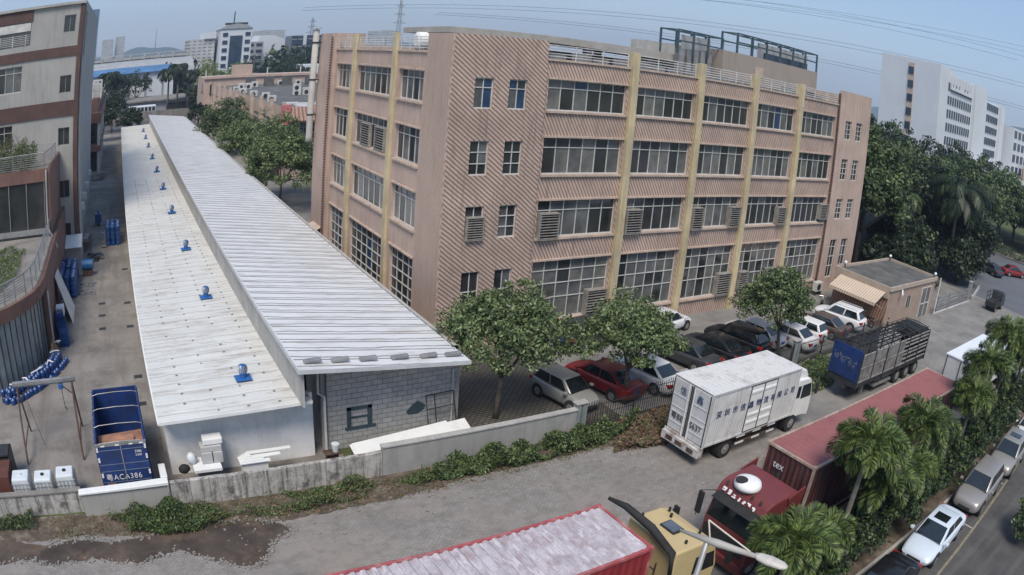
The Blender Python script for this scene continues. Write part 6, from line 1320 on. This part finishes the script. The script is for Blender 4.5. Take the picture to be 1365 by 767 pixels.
mb = MB(); mb.box(3.15, 3.2, 126.5, 128.5, 7, 9.3); mb.box(3.5, 5.0, 124.55, 124.6, 2, 4) ; mb.box(4.6, 5.9, 124.5, 124.59, 6.6, 9.0); mb.box(4.6, 5.9, 124.5, 124.59, 2.6, 4.6); mb.build('small_window', M['glass'], f2)
r_ = np.random.default_rng(31)
ORD = ['first', 'second', 'third', 'fourth', 'fifth', 'sixth', 'seventh', 'eighth', 'ninth', 'tenth', 'eleventh', 'twelfth', 'thirteenth', 'fourteenth', 'fifteenth', 'sixteenth', 'seventeenth', 'eighteenth', 'nineteenth', 'last']
spots = [(8, 106, 1), (9.5, 106, 1), (6, 100, 0), (6, 93, 0), (10, 112, 0), (12, 112, 1), (19, 118, 0), (21, 118, 0), (23, 118, 0), (25, 118, 1), (28, 119, 0), (30.5, 119, 1), (13.2, 82, 2), (14.9, 82, 1), (6.2, 84, 0), (7.0, 78, 0), (6.2, 70, 0), (33, 119, 0), (35, 119, 0)]
spots.sort(key=lambda q: q[1]*3+q[0])
for i, (x, y, s_) in enumerate(spots):
    mb = MB(); h = (.9, 1.2, 1.9)[s_]; mb.box(x, x+1.3, y, y+.6, H2-.45, H2-.45+h); o = mb.build('air_conditioner', M['rail'], bevel=.03)
    mb2 = MB()
    for q in range(2 if s_ == 2 else 1): mb2.cyl((x+.55, y-.01, H2-.1+q*.9+.15*s_*(s_ < 2)), (x+.55, y-.03, H2-.1+q*.9+.15*s_*(s_ < 2)), .36, 14)
    tt = thing('condenser_unit', ('twin fan white air conditioner in the middle of the low factory roof' if s_ == 2 else '%s white air conditioner on the low factory roof, %s counting outward from the sign' % (('small', 'tall')[s_], ORD[i])), 'air conditioner', (x, y, H2-.5), 'air conditioners on the low factory roof' if s_ < 2 else None)
    o.name = 'case'; o.parent = tt; o.location = (-x, -y, -(H2-.5)); mb2.build('fan', M['metal_d'], tt)
mb = MB()
for k in range(14): x, y = r_.uniform(8, 20), r_.uniform(56, 66); a = r_.uniform(.3, 1.2); mb.obox((x, y, H2-.48), (math.cos(k), math.sin(k), 0), (0, 0, 1), (-math.sin(k), math.cos(k), 0), -a, a, 0, .25, -a*.6, a*.6)
tag(mb.build('roof_clutter', M['rail']), 'white sheets and scrap lying on the near end of the low factory roof', None, kind='stuff')
parts('parapet_pier', [(x, x+2.2, 114, 114.5, H2-.5, H2+1.6) for x in (11, 15, 19, 24, 29)], M['roofgrey'], f2)

# ================================================================== FAR FIELD
def block(name, label, cat, x0, x1, y0, y1, z0, z1, m, win=None, roof=None, group=None):
    t = thing(name, label, cat, ((x0+x1)/2, (y0+y1)/2, z0), group); mb = MB(); mb.box(x0, x1, y0, y1, z0, z1); mb.build('wall', m, t)
    if win:
        nx, nz, fw, fh, wm = win
        parts('window', [(x0+(x1-x0)*(i+.5-fw/2)/nx, x0+(x1-x0)*(i+.5+fw/2)/nx, y0-.15, y0-.02, z0+(z1-z0)*(j+.5-fh/2)/nz, z0+(z1-z0)*(j+.5+fh/2)/nz) for i in range(nx) for j in range(nz)], wm, t)
    return t
# elevated road
t = thing('elevated_road', 'long pale elevated road on piers crossing behind the blue roofed hall', 'overpass', (0, 296, 0)); mb = MB(); mb.box(-120, 16, 292, 306, 13.6, 15.4); mb.build('deck', M['conc_l'], t)
mb = MB(); mb.box(-120, 16, 291.5, 292, 15.4, 16.4)
for x in range(-118, 16, 7): mb.box(x, x+.8, 291.2, 291.9, 15.0, 17.7)
mb.box(-120, 16, 291.3, 291.8, 17.4, 17.8); mb.build('barrier', M['conc_l'], t); parts('pier', [(x, x+2, 295, 303, 0, 13.6) for x in range(-110, 16, 22)], M['conc'], t)
t = thing('blue_roofed_hall', 'long hall with white walls and a bright blue metal roof before the elevated road', 'building', (-15, 210, 0))
mb = MB(); mb.box(-60, 2, 200, 235, 0, 11.2); mb.build('wall', M['farw'], t); mb = MB(); mb.hexa([(-60, 199, 11.2), (3, 199, 11.2), (3, 236, 11.2), (-60, 236, 11.2), (-60, 206, 12.9), (3, 206, 12.9), (3, 228, 12.9), (-60, 228, 12.9)]); mb.build('roof', M['bluer'], t)
mb = MB()
for x in range(-56, 2, 6): mb.box(x, x+.5, 199.7, 199.98, 2, 9.5)
mb.build('wall_post', M['farg'], t)
t = thing('pale_canopy', 'pale grey curved hall roof between the blue roof and the elevated road', 'building', (-15, 260, 0)); mb = MB(); mb.loft([[(x, 245+18-18*math.cos(a), 9+6*math.sin(a)) for a in np.linspace(0, math.pi, 9)] for x in (-60, 14)], closed=True); mb.build('roof', M['farg'], t)
# white office towers
t = block('office_tower', 'white office block with a dark glass centre and rounded roof in the distance', 'building', 31, 46, 293, 312, 0, 26.5, M['farw'])
mb = MB(); mb.box(35.5, 41.5, 292.6, 292.95, 8, 23.2); mb.build('glass_front', M['farglass'], t); parts('window', [(a, a+2.4, 292.7, 292.96, 5+3.6*j, 6.7+3.6*j) for j in range(6) for a in (32.0, 42.8)], M['farglass'], t); mb = MB(); mb.loft([[(30.5+8*0+(x_), y, 26.5+z_) for x_, z_ in ((0, 0), (16, 0), (13, 1.6), (8, 2.4), (3, 1.6))] for y in (292.5, 312)]); mb.build('roof', M['farg'], t)
mb = MB(); mb.tube([(38, 300, 28), (38, 300, 35)], .3, 5); mb.box(33, 44, 295, 296, 28.4, 29.4); mb.build('mast', M['metal_d'], t)
mb = MB(); mb.box(36, 46, 289, 293, 0, 8.5); mb.build('annex', M['farw'], t)
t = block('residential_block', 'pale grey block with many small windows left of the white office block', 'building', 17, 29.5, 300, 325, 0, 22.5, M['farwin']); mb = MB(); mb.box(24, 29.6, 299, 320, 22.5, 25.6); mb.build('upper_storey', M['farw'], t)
block('grey_office', 'low grey white office with window bands right of the white office block', 'building', 48, 62, 340, 360, 0, 20.5, M['farg'], (3, 6, .7, .45, M['farglass']))
t = block('white_hall', 'white hall with a sloped roof in the distance', 'building', 60, 84, 352, 372, 0, 18.5, M['farw']); mb = MB(); mb.hexa([(60, 352, 18.5), (84, 352, 18.5), (84, 372, 18.5), (60, 372, 18.5), (62, 352, 24), (70, 352, 24), (70, 372, 24), (62, 372, 24)]); mb.build('roof', M['farw'], t)
block('white_hall', 'long white hall left of the two dark glass blocks', 'building', 84, 100, 380, 400, 0, 22, M['farw'], (9, 2, .4, .5, M['farg']))
block('glass_office', 'dark glass office block left of its twin behind the woods', 'building', 75, 81, 330, 345, 0, 23.0, M['farglass'], (2, 6, .8, .12, M['farg'])); block('glass_office', 'dark glass office block nearest to the flue pipe behind the woods', 'building', 82.8, 96, 328, 345, 0, 23.2, M['farglass'], (3, 6, .8, .12, M['farg'])); block('white_core', 'narrow white stair tower between the two dark glass blocks', 'building', 81.1, 82.7, 329, 345, 0, 23.6, M['farw'])
block('white_cabin', 'white low building among the dark trees behind the low factory', 'building', 44, 54, 190, 200, 0, 11.0, M['farw'])
# hazy towers
block('glass_tower', 'tall blue glass tower just right of the grey building edge', 'tower', -47, -37.5, 465, 480, 0, 53, mat('tower_glass', (0.09, 0.16, 0.24), .3, var=.1, scale=.1))
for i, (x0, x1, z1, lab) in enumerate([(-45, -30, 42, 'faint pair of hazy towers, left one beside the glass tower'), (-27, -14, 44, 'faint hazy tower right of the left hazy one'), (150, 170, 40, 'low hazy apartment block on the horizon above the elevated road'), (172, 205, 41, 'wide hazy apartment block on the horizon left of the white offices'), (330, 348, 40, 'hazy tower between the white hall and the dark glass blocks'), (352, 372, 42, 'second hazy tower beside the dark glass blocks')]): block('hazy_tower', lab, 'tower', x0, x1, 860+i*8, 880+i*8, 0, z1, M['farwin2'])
# long far rows of small pale buildings
r_ = np.random.default_rng(44)
for i in range(6):
    x = 52+i*23+r_.uniform(-3, 3); h = r_.uniform(15, 24)
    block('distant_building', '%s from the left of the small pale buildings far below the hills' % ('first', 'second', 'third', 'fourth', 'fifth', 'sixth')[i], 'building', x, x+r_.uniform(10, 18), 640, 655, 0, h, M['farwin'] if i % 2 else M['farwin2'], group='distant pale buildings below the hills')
def ridge(name, pts, y, th, m=None):
    mb = MB(); n = len(pts)
    for i in range(n-1):
        (xa, za), (xb, zb) = pts[i], pts[i+1]
        mb.quad((xa, y, -5), (xb, y, -5), (xb, y+th*.4, zb), (xa, y+th*.4, za)); mb.quad((xa, y+th*.4, za), (xb, y+th*.4, zb), (xb, y+th, -5), (xa, y+th, -5))
    return struct(mb.build(name, m or M['hill'], smooth=True))
xs = np.linspace(-900, 2600, 120)
ridge('hills', [(x, 30+12*math.sin(x*.006+1)+9*math.sin(x*.019)+5*math.sin(x*.043)) for x in xs], 2450, 500)
mb = MB(); n = 60
for i in range(n):
    ya, yb2 = 2400-i*50, 2350-i*50; f = lambda y: 70+40*math.sin(y*.0025+.7)+14*math.sin(y*.011)
    mb.quad((2300, ya, -5), (2300, yb2, -5), (2500, yb2, f(yb2)), (2500, ya, f(ya))); mb.quad((2500, ya, f(ya)), (2500, yb2, f(yb2)), (2900, yb2, -5), (2900, ya, -5))
struct(mb.build('hills', M['hill'], smooth=True))
def pylon(x, y, h, s, label, arms=3):
    t = thing('pylon', label, 'pylon', (x, y, 0), None); mb = MB(); r = .11*s
    lv = np.linspace(0, h, 9); wd = lambda z: (3.2*(1-z/h)+.45)*s if z < h*.6 else (.45+3.2*.4*(1-(z-h*.6)/(h*.4))*.5)*s
    for i in range(8):
        a, b = wd(lv[i]), wd(lv[i+1])
        for k in range(4):
            c = [(-1, -1), (1, -1), (1, 1), (-1, 1)]; p, q = c[k], c[(k+1) % 4]
            mb.tube([(x+p[0]*a, y+p[1]*a, lv[i]), (x+p[0]*b, y+p[1]*b, lv[i+1])], r, 4); mb.tube([(x+p[0]*a, y+p[1]*a, lv[i]), (x+q[0]*b, y+q[1]*b, lv[i+1])], r*.7, 4); mb.tube([(x+p[0]*b, y+p[1]*b, lv[i+1]), (x+q[0]*b, y+q[1]*b, lv[i+1])], r*.6, 4)
    mb.build('tower', M['metal'], t); mb = MB()
    for k in range(arms):
        z = h*(.7+.11*k); a = (4.2-.7*k)*s
        mb.tube([(x-a, y, z), (x, y, z+1.2*s), (x+a, y, z)], r, 4); mb.tube([(x-a, y, z), (x+a, y, z)], r, 4)
    mb.build('crossarm', M['metal'], t); return t
pylon(136, 335.8, 44, .9, 'tall lattice power pylon rising above the tan factory roof'); pylon(145.5, 543.6, 42, 1.2, 'lattice power pylon behind the flue pipe and dark glass blocks')
mb = MB(); mb.tube([(35, 1000, 0), (35, 1000, 56)], [1.2, .3], 6); tag(mb.build('radio_mast', M['metal']), 'thin radio mast above the elevated road', 'mast')
# power lines: real spans running over the right of the scene
lines = [((60, 420, 52), (366, 82, 70)), ((60, 424, 50), (366, 86, 67)), ((80, 330, 38), (366, 60, 55)), ((80, 334, 36.6), (366, 64, 53)), ((150, 318, 37), (390, 60, 44)), ((150, 322, 36), (390, 64, 42.3)), ((220, 330, 60), (440, 60, 88)), ((220, 334, 58), (440, 64, 85))]
for i, (a, b) in enumerate(lines):
    a, b = np.array(a, float), np.array(b, float); pts = [a+(b-a)*f-np.array((0, 0, 4*4*f*(1-f))) for f in np.linspace(0, 1, 14)]; mb = MB(); mb.tube(pts, .07, 4); tag(mb.build('power_line', M['metal_d']), 'thin dark power line, %s wire of the %s pair crossing the sky over the dormitory' % (('upper', 'lower')[i % 2], ('third', 'second', 'lowest', 'highest')[i//2]), 'power line', 'power lines across the sky')

# white dormitory building
wb = thing('dormitory_building', 'large white multi storey building with rows of narrow windows at the right', 'building', (145, 35, 0))
mb = MB(); mb.box(117, 124.5, 27, 42.2, 0, 29.6); mb.box(124.5, 138.4, 27.0, 42, 0, 28.6); mb.box(138.4, 147.5, 26.2, 42, 0, 28.9); mb.box(147.5, 162, 27.5, 42, 0, 26.2); mb.box(162, 166, 26.8, 42, 0, 27.0)
mb.build('wall', M['farw'], wb)
parts('window', [(122.0+k*1.45, 122.75+k*1.45, 26.85, 26.99, 5+2.85*j, 6.7+2.85*j) for j in range(8) for k in range(11)], M['farglass'], wb)
mb = MB()
for j in range(8):
    for k in range(9): x = 148.5+k*1.45; z = 5+2.85*j; mb.box(x, x+.8, 27.3, 27.48, z-.5, z+1.2)
o = mb.build('window', M['farglass'], wb); o['kind'] = 'stuff'

mb = MB(); mb.box(123, 137.5, 26.5, 27.0, 25.3, 25.9)
for k in range(8): mb.box(123+k*1.9, 123.5+k*1.9, 26.5, 26.98, 25.9, 28.4)
mb.build('top_gallery', M['farw'], wb)
mb = MB(); mb.box(116.85, 117.0, 33.6, 35.1, 5, 28.7)
mb.build('stair_recess', M['ledge'], wb); mb = MB()
parts('stair_window', [(116.7, 116.86, 33.7, 35.0, 6+2.9*j, 7.5+2.9*j) for j in range(8)], M['farglass'], wb)
mb = MB(); mb.box(138, 175, 20, 26, 8.0, 9.3); mb.build('podium_roof', M['farw'], wb); mb = MB(); mb.box(139, 174, 21, 26, 0, 8); mb.build('podium', M['farg'], wb)
block('glass_block', 'blue glazed block at the right end of the white building', 'building', 168, 190, 24, 40, 0, 22.5, M['farw'], (5, 7, .6, .6, M['farglass']))
block('tan_block', 'tan low building at the right edge below the white building', 'building', 176, 200, 10, 22, 0, 13.5, M['ledge'], (4, 3, .5, .5, M['farglass']))
block('white_villa', 'small white house seen between the tan factory and the dormitory', 'building', 190, 204, 120, 130, 0, 16.5, M['farw'], (3, 3, .5, .4, M['farglass']))
# far lot behind the warehouse
t = thing('grey_yard_building', 'low grey flat building with a dark opening behind the warehouse palms', 'building', (0, 175, 0)); mb = MB(); mb.box(-16, 14, 170, 190, 0, 3.4); mb.build('wall', M['farg'], t); mb = MB(); mb.box(-2, 12, 169.8, 169.98, .6, 2.6); mb.build('opening', M['dark'], t)
mb = MB(); mb.box(-17, 15, 169, 191, 3.4, 3.8); mb.build('roof', M['conc'], t)
t = thing('parked_coach', 'white coach parked in front of the low grey building', 'bus', (-11.5, 160, 0)); mb = MB(); mb.box(-14, -6, 158, 160.5, .5, 3.2); mb.build('body', M['farw'], t, bevel=.2); parts('window', [(-13.6+k*1.08, -12.8+k*1.08, 157.9, 157.99, 1.8, 2.8) for k in range(7)], M['glass'], t)
truck_wheels(t, (-12.5, -7.5), 158, 160.4, .45)
wall('yard_wall', 'long pale grey wall behind the warehouse ends', -22, 26, 148, 2.4, M['conc'])
sheet('far_yard', -60, 60, 125, 300, 0.003, M['asphalt'])

# ================================================================== STREET LAMP
t = thing('street_lamp', 'grey street lamp with a wide pale head hanging over the palms at the bottom', 'street lamp', (-7.55, -26.7, 0))
mb = MB(); mb.tube([(-7.55, -26.7, 0), (-7.55, -26.7, 8.0)], [.09, .06], 10); mb.build('pole', M['metal'], t, smooth=True)
mb = MB(); mb.tube([(-7.75, -26.1, 8.02), (-7.45, -26.9, 8.05), (-7.1, -27.7, 8.05)], [.03, .09, .05], 8); mb.build('arm', mat('lamp_arm', (0.33, 0.32, 0.3), .6, var=.2), t, smooth=True)
mb = MB(); mb.tube([(-7.5, -26.55, 8.45), (-7.52, -26.75, 8.05)], .02, 5); mb.tube([(-7.5, -26.55, 8.45), (-7.15, -27.55, 8.1)], .018, 5); mb.build('brace', mat('brace_cream', (0.5, 0.45, 0.38), .6), t)
mb = MB(); a = np.array((-7.1, -27.65, 8.06)); d = np.array((.29, -.957, 0)); p = np.array((.957, .29, 0))
mb.loft([[tuple(a+d*u+p*w_*math.cos(q)+np.array((0, 0, h*math.sin(q)))) for q in np.linspace(0, 2*math.pi, 12, endpoint=False)] for u, w_, h in ((0, .05, .05), (.12, .12, .07), (.35, .15, .09), (.65, .12, .07), (.76, .05, .03))]); mb.build('lamp_head', mat('lamp_cream', (0.5, 0.47, 0.43), .5, var=.2, scale=6), t, smooth=True)
t = thing('meter_box', 'small grey metal cabinet with a pale lid among the shrubs at the bottom right', 'cabinet', (4.1, -24.0, 0)); mb = MB(); mb.box(3.85, 4.4, -24.35, -23.85, 0, 1.0); mb.build('case', M['metal_d'], t); mb = MB(); mb.box(3.8, 4.45, -24.4, -23.8, 1.0, 1.06); mb.build('lid', M['rail'], t)

# ================================================================== VEGETATION
tree('tree', 'broad leafy tree growing from the paving in front of the corner block', 'tree', (-.5, -7.6, 0), (-.15, -7.5, 4.05), (2.5, 2.4, 2.25), 340, 80, .46, .185, ('leafC', 'leafA', 'leafB', 'leafW'), (.22, .4, .26, .12), seed=1, lump=.28, tr=.13)
tree('tree', 'leafy tree standing between the red car and the white car', 'tree', (6.2, -8.9, 0), (5.9, -8.9, 3.75), (2.6, 2.4, 1.75), 260, 80, .44, .185, ('leafC', 'leafA', 'leafB', 'leafW'), (.24, .4, .26, .1), seed=2, lump=.32, tr=.12)
tree('tree', 'dark green tree over the white cars above the box truck cab', 'tree', (19.8, -8.3, 0), (19.0, -7.9, 3.5), (2.7, 2.5, 2.0), 260, 80, .44, .19, ('leafC', 'leafA', 'leafB', 'leafW'), (.34, .4, .19, .07), seed=3, lump=.32, tr=.12)
tree('tree', 'dense dark round tree, farthest of the three beside the white shed roof', 'tree', (.8, 80, 0), (1.0, 78, 4.6), (4.0, 5.0, 3.9), 300, 60, .75, .34, ('leafC', 'leafA', 'leafB'), (.4, .4, .2), seed=4)
tree('tree', 'bright round tree, middle one of the three beside the white shed roof', 'tree', (1.0, 57, 0), (1.2, 56.5, 4.6), (3.8, 5.2, 3.6), 300, 60, .65, .32, ('leafC', 'leafA', 'leafB', 'leafY'), (.2, .4, .3, .1), seed=5)
tree('tree', 'large round tree closest to the flue pipe beside the white shed roof', 'tree', (1.4, 41, 0), (1.6, 40, 4.2), (4.5, 6.6, 4.2), 440, 65, .65, .28, ('leafC', 'leafA', 'leafB', 'leafY'), (.25, .4, .27, .08), seed=6)
cover('hedge_plants', 'dense green plants growing along the foot of the grey wall and metal gates', None, [(-5.6, -11.6), (-5.2, -10.6), (1.5, -10.8), (2.5, -10.6), (4.8, -10.5), (5.2, -11.2), (2.2, -11.9), (-2, -11.9)], 17000, .95, .18, ['leafC', 'leafA', 'leafB', 'weed'], (.35, .35, .12, .18), 31, gaps=-.8)
cover('weeds', 'low weeds and grass growing along the foot of the mouldy wall', None, [(-16.4, -11.8), (-16.2, -10.5), (-7, -10.5), (-5, -10.7), (-5.6, -11.6), (-9, -11.7), (-12, -11.9)], 15000, .42, .13, ['leafC', 'weed', 'leafB', 'dry', 'leafA'], (.25, .35, .1, .1, .2), 32, gaps=.15)
cover('weeds', 'dark weeds growing below the whitewashed wall piece', None, [(-19.5, -11.5), (-19.2, -10.45), (-16.3, -10.5), (-15, -10.6), (-14, -11.9), (-16.5, -12.2)], 8200, .8, .15, ['leafC', 'weed', 'leafA'], (.4, .3, .3), 33, gaps=-.3)
cover('weeds', 'small dark green weed patch at the bottom left under the low wall', None, [(-25.5, -10.9), (-25.5, -10.05), (-22.8, -10.05), (-22.6, -11.0)], 1500, .45, .14, ['leafC', 'leafA'], (.6, .4), 34)
cover('weeds', 'green plants growing around the front of the blue stake trailer', None, [(14.5, -13.0), (16, -10.2), (23, -10.1), (24, -11), (19.4, -13.2), (16.5, -13.4)], 7000, .55, .2, ['weed', 'leafB', 'leafA', 'leafC'], (.35, .2, .25, .2), 35)
cover('dead_leaves', 'brown heap of dead leaves and rubble beside the rear of the box truck', None, [(2.6, -12.6), (4.5, -10.6), (8.6, -10.4), (9, -12.4), (5, -13.2)], 9000, .45, .2, ['dry', 'trunk', 'weed', 'rubble'], (.3, .25, .2, .25), 36, .9, .5)
cover('verge_grass', 'thin dry grass on the bare soil verge between the weeds and the road', None, [(-22, -11.8), (-22, -10.3), (-8, -10.6), (8, -11.2), (12, -10.4), (12, -11.8), (2, -12.2), (-9, -12.2)], 4200, .12, .12, ['dry', 'weed'], (.5, .5), 37)
# palms of the strip
pl = [(-.3, -24.7, 3.8, 1.8, 'dense palm leaning over the red cab, nearest to the street lamp'), (2.3, -24.4, 2.8, 1.3, 'low palm crown before the chassis of the red container truck'), (4.1, -24.2, 5.7, 1.85, 'tall palm in front of the red container side'), (5.6, -24.6, 4.0, 1.8, 'lower palm beside the tall one before the red container side'), (7.8, -24.5, 3.6, 1.8, 'short palm right of the pair before the red container side'), (9.9, -24.0, 4.8, 2.0, 'palm with bright young fronds before the far end of the red container'), (14.9, -24.5, 5.0, 1.6, 'palm before the side of the pale roofed box lorry'), (17.2, -24.2, 6.0, 1.95, 'tall palm right of the pale roofed box lorry'), (20.3, -24.3, 7.0, 2.1, 'tallest palm at the right edge'), (24.2, -24.6, 5.4, 1.8, 'palm at the right edge beside the last silver cars')]
for i, (x, y, z, L, lab) in enumerate(pl):
    palm('palm', lab, 'palm', (x+.25*math.sin(i*2.1), y-.2, .07), (x, y, z), 20, L, 1.1, True, .058, .4, .12, seed=50+i, group=None, pm=((.35, .45, .2) if i % 2 else (.2, .45, .35)))
for i, (x, y, h, rx, lab) in enumerate([(-2.6, -24.5, 1.3, 1.4, 'leafy shrub under the palm nearest to the street lamp'), (2.4, -24.6, 1.7, 1.6, 'leafy shrub left of the grey meter cabinet'), (5.8, -24.4, 2.2, 1.7, 'dense shrub right of the grey meter cabinet'), (8.9, -24.5, 2.6, 1.8, 'dense shrub between the second and third palm of the strip'), (11.8, -24.4, 2.6, 1.7, 'dense shrub beside the pale blue white car roof'), (14.4, -24.5, 2.8, 1.7, 'dark shrub behind the bronze grey sport utility car'), (17, -24.4, 3.0, 1.8, 'dark shrub below the pale roofed box lorry'), (20, -24.4, 3.2, 1.8, 'dark shrub beside the silver car on the side road'), (23.4, -24.5, 3.4, 1.9, 'dark shrub at the far right end of the palm strip'), (26.5, -24.4, 3.2, 1.9, 'last dark shrub at the end of the planting strip')]):
    tree('shrub', lab, 'shrub', (x, y, .07), (x, y, h*.55), (rx, 1.15, h*.55), 130, 60, .4, .2, ('leafD', 'leafC', 'palmA', 'leafA'), (.35, .3, .2, .15), seed=80+i, tr=.05, hollow=.3)
tree('shrub', 'green bush at the bottom right corner beside the side road', 'shrub', (14.8, -31.0, 0), (14.6, -30.9, 1.0), (1.7, 1.3, 1.1), 90, 55, .4, .2, ('leafC', 'leafA', 'leafB'), (.4, .4, .2), seed=95, tr=.05)
# trees behind the guard house and along the street: each its own crown
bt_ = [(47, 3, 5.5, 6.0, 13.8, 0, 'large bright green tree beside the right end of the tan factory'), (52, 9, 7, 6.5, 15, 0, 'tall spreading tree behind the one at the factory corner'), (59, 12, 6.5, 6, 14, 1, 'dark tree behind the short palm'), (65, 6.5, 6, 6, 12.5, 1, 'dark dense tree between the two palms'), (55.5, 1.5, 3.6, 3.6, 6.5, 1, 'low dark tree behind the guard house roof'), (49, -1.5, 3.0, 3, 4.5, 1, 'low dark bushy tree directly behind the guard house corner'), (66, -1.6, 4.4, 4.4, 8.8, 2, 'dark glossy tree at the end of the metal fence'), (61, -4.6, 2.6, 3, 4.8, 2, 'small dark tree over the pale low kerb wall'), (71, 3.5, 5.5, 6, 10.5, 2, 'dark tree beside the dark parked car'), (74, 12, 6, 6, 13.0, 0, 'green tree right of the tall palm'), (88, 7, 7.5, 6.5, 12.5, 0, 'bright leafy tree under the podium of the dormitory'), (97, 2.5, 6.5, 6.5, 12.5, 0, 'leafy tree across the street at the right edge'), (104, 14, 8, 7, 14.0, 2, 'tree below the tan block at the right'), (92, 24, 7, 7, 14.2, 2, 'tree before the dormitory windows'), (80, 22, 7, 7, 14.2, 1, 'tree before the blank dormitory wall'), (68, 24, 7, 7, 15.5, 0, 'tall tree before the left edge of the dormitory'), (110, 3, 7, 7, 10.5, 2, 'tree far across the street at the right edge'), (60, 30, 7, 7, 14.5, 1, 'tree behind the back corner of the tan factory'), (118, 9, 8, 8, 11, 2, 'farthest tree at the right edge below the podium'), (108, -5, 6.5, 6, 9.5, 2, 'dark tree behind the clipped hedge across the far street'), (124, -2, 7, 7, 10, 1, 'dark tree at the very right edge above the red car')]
for i, (x, y, rx, rz, top, kd, lab) in enumerate(bt_):
    rz_ = top*(.47 if kd else .4); pmx = [(.38, .4, .22), (.5, .38, .12), (.48, .38, .14)][kd]; mt = [('leafC', 'leafA', 'leafB'), ('leafD', 'leafC', 'leafA'), ('leafD', 'leafC', 'leafA')][kd]  # darker leaf mixes put the shade on these trees into their colour
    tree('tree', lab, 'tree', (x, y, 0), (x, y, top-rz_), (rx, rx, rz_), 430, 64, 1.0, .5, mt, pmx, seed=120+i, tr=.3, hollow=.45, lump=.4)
for i, (x, y, z, lab) in enumerate([(59.3, 4.7, 7.3, 'short palm with a thick pale trunk in the shade behind the guard house'), (60.7, -2.9, 10.0, 'tall palm with long drooping fronds behind the sliding gate')]):
    palm('palm', lab, 'palm', (x, y, 0), (x, y, z), 22, (4.0, 5.6)[i], 1.25, False, .17, 1.15, .22, ('palmC', 'leafD', 'palmA'), (.45, .5, .05) if i else (.3, .2, .5), seed=200+i, stations=40)
cover('street_hedge', 'clipped hedge on the strip across the far street', None, [(92.5, -20), (92.5, 30), (94.5, 30), (94.5, -20)], 9000, 1.2, .3, ['leafC', 'leafA', 'weed'], (.4, .3, .3), 41, z0=.1)
cover('ground_plants', 'dark undergrowth below the trees behind the guard house', None, [(44, -2), (44, 20), (57, 24), (57.5, -4), (50, -6)], 9000, .9, .35, ['leafD', 'leafC', 'leafA'], (.5, .35, .15), 42)
# trees behind the warehouse
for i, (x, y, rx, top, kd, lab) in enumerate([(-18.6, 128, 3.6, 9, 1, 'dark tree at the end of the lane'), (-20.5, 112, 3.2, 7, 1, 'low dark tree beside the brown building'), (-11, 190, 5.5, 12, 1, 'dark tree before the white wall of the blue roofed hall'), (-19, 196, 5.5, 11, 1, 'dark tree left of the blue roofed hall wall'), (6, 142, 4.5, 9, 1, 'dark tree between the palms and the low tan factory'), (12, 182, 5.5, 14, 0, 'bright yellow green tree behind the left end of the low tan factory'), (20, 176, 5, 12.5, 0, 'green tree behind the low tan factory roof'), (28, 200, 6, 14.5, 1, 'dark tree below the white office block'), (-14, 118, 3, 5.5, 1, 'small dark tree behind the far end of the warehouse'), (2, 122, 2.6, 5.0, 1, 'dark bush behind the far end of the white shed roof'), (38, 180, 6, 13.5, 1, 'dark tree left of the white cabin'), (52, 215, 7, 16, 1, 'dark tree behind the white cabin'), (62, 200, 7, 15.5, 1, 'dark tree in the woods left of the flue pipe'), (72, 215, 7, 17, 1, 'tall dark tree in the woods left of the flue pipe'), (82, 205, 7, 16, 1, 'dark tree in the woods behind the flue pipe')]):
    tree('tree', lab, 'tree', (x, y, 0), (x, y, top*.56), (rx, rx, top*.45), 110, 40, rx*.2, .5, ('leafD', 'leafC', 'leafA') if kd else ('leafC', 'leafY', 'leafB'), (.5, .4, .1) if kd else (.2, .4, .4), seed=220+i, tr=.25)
for i in range(46):
    pass
r_ = np.random.default_rng(77); P = []
woods = cover('far_woods', 'dark far woods between the white offices and the dark glass blocks', None, [(44, 225), (150, 225), (170, 330), (60, 335)], 16000, 15, 2.6, ['leafD', 'leafC', 'leafA'], (.5, .35, .15), 51, .6, .7, lump=.12)
woods2 = cover('far_woods', 'dark far trees in front of the elevated road at the left', None, [(-80, 238), (16, 238), (16, 288), (-80, 288)], 5000, 12, 2.2, ['leafD', 'leafC'], (.5, .5), 52, .6, .7, lump=.12)
woods3 = cover('far_woods', 'far belt of trees below the hills', None, [(-300, 400), (700, 400), (900, 620), (-300, 620)], 16000, 13, 5.0, ['leafD', 'leafC'], (.5, .5), 53, .6, .7, lump=.02)
for i, (x, y, z, lab) in enumerate([(-20.5, 175, 11.6, 'left palm of the dark pair beside the lane end'), (-18.0, 180, 10.5, 'right palm of the dark pair beside the lane end'), (-2.8, 158, 11.5, 'left palm of the group behind the white shed roof'), (.6, 166, 12.6, 'middle palm of the group behind the white shed roof'), (3.2, 160, 10.8, 'right palm of the group behind the white shed roof')]):
    palm('palm', lab, 'palm', (x, y, 0), (x, y, z), 18, 4.2, 1.4, False, .3, 1.2, .3, ('leafD', 'palmC'), (.6, .4), seed=230+i, stations=20)
# haze
hz = bpy.data.materials.new('haze_air'); hz.use_nodes = True; nt = hz.node_tree; nt.nodes.clear()
pv = nt.nodes.new('ShaderNodeVolumePrincipled'); pv.inputs['Color'].default_value = (0.62, 0.78, 1.0, 1); pv.inputs['Density'].default_value = HAZE; pv.inputs['Anisotropy'].default_value = 0.2
on_ = nt.nodes.new('ShaderNodeOutputMaterial'); nt.links.new(pv.outputs[0], on_.inputs['Volume'])
mb = MB(); mb.box(-1200, 3100, -620, 3100, -6.5, 190); h = mb.build('haze', hz); tag(h, 'thin pale blue haze filling the air', None, kind='stuff')
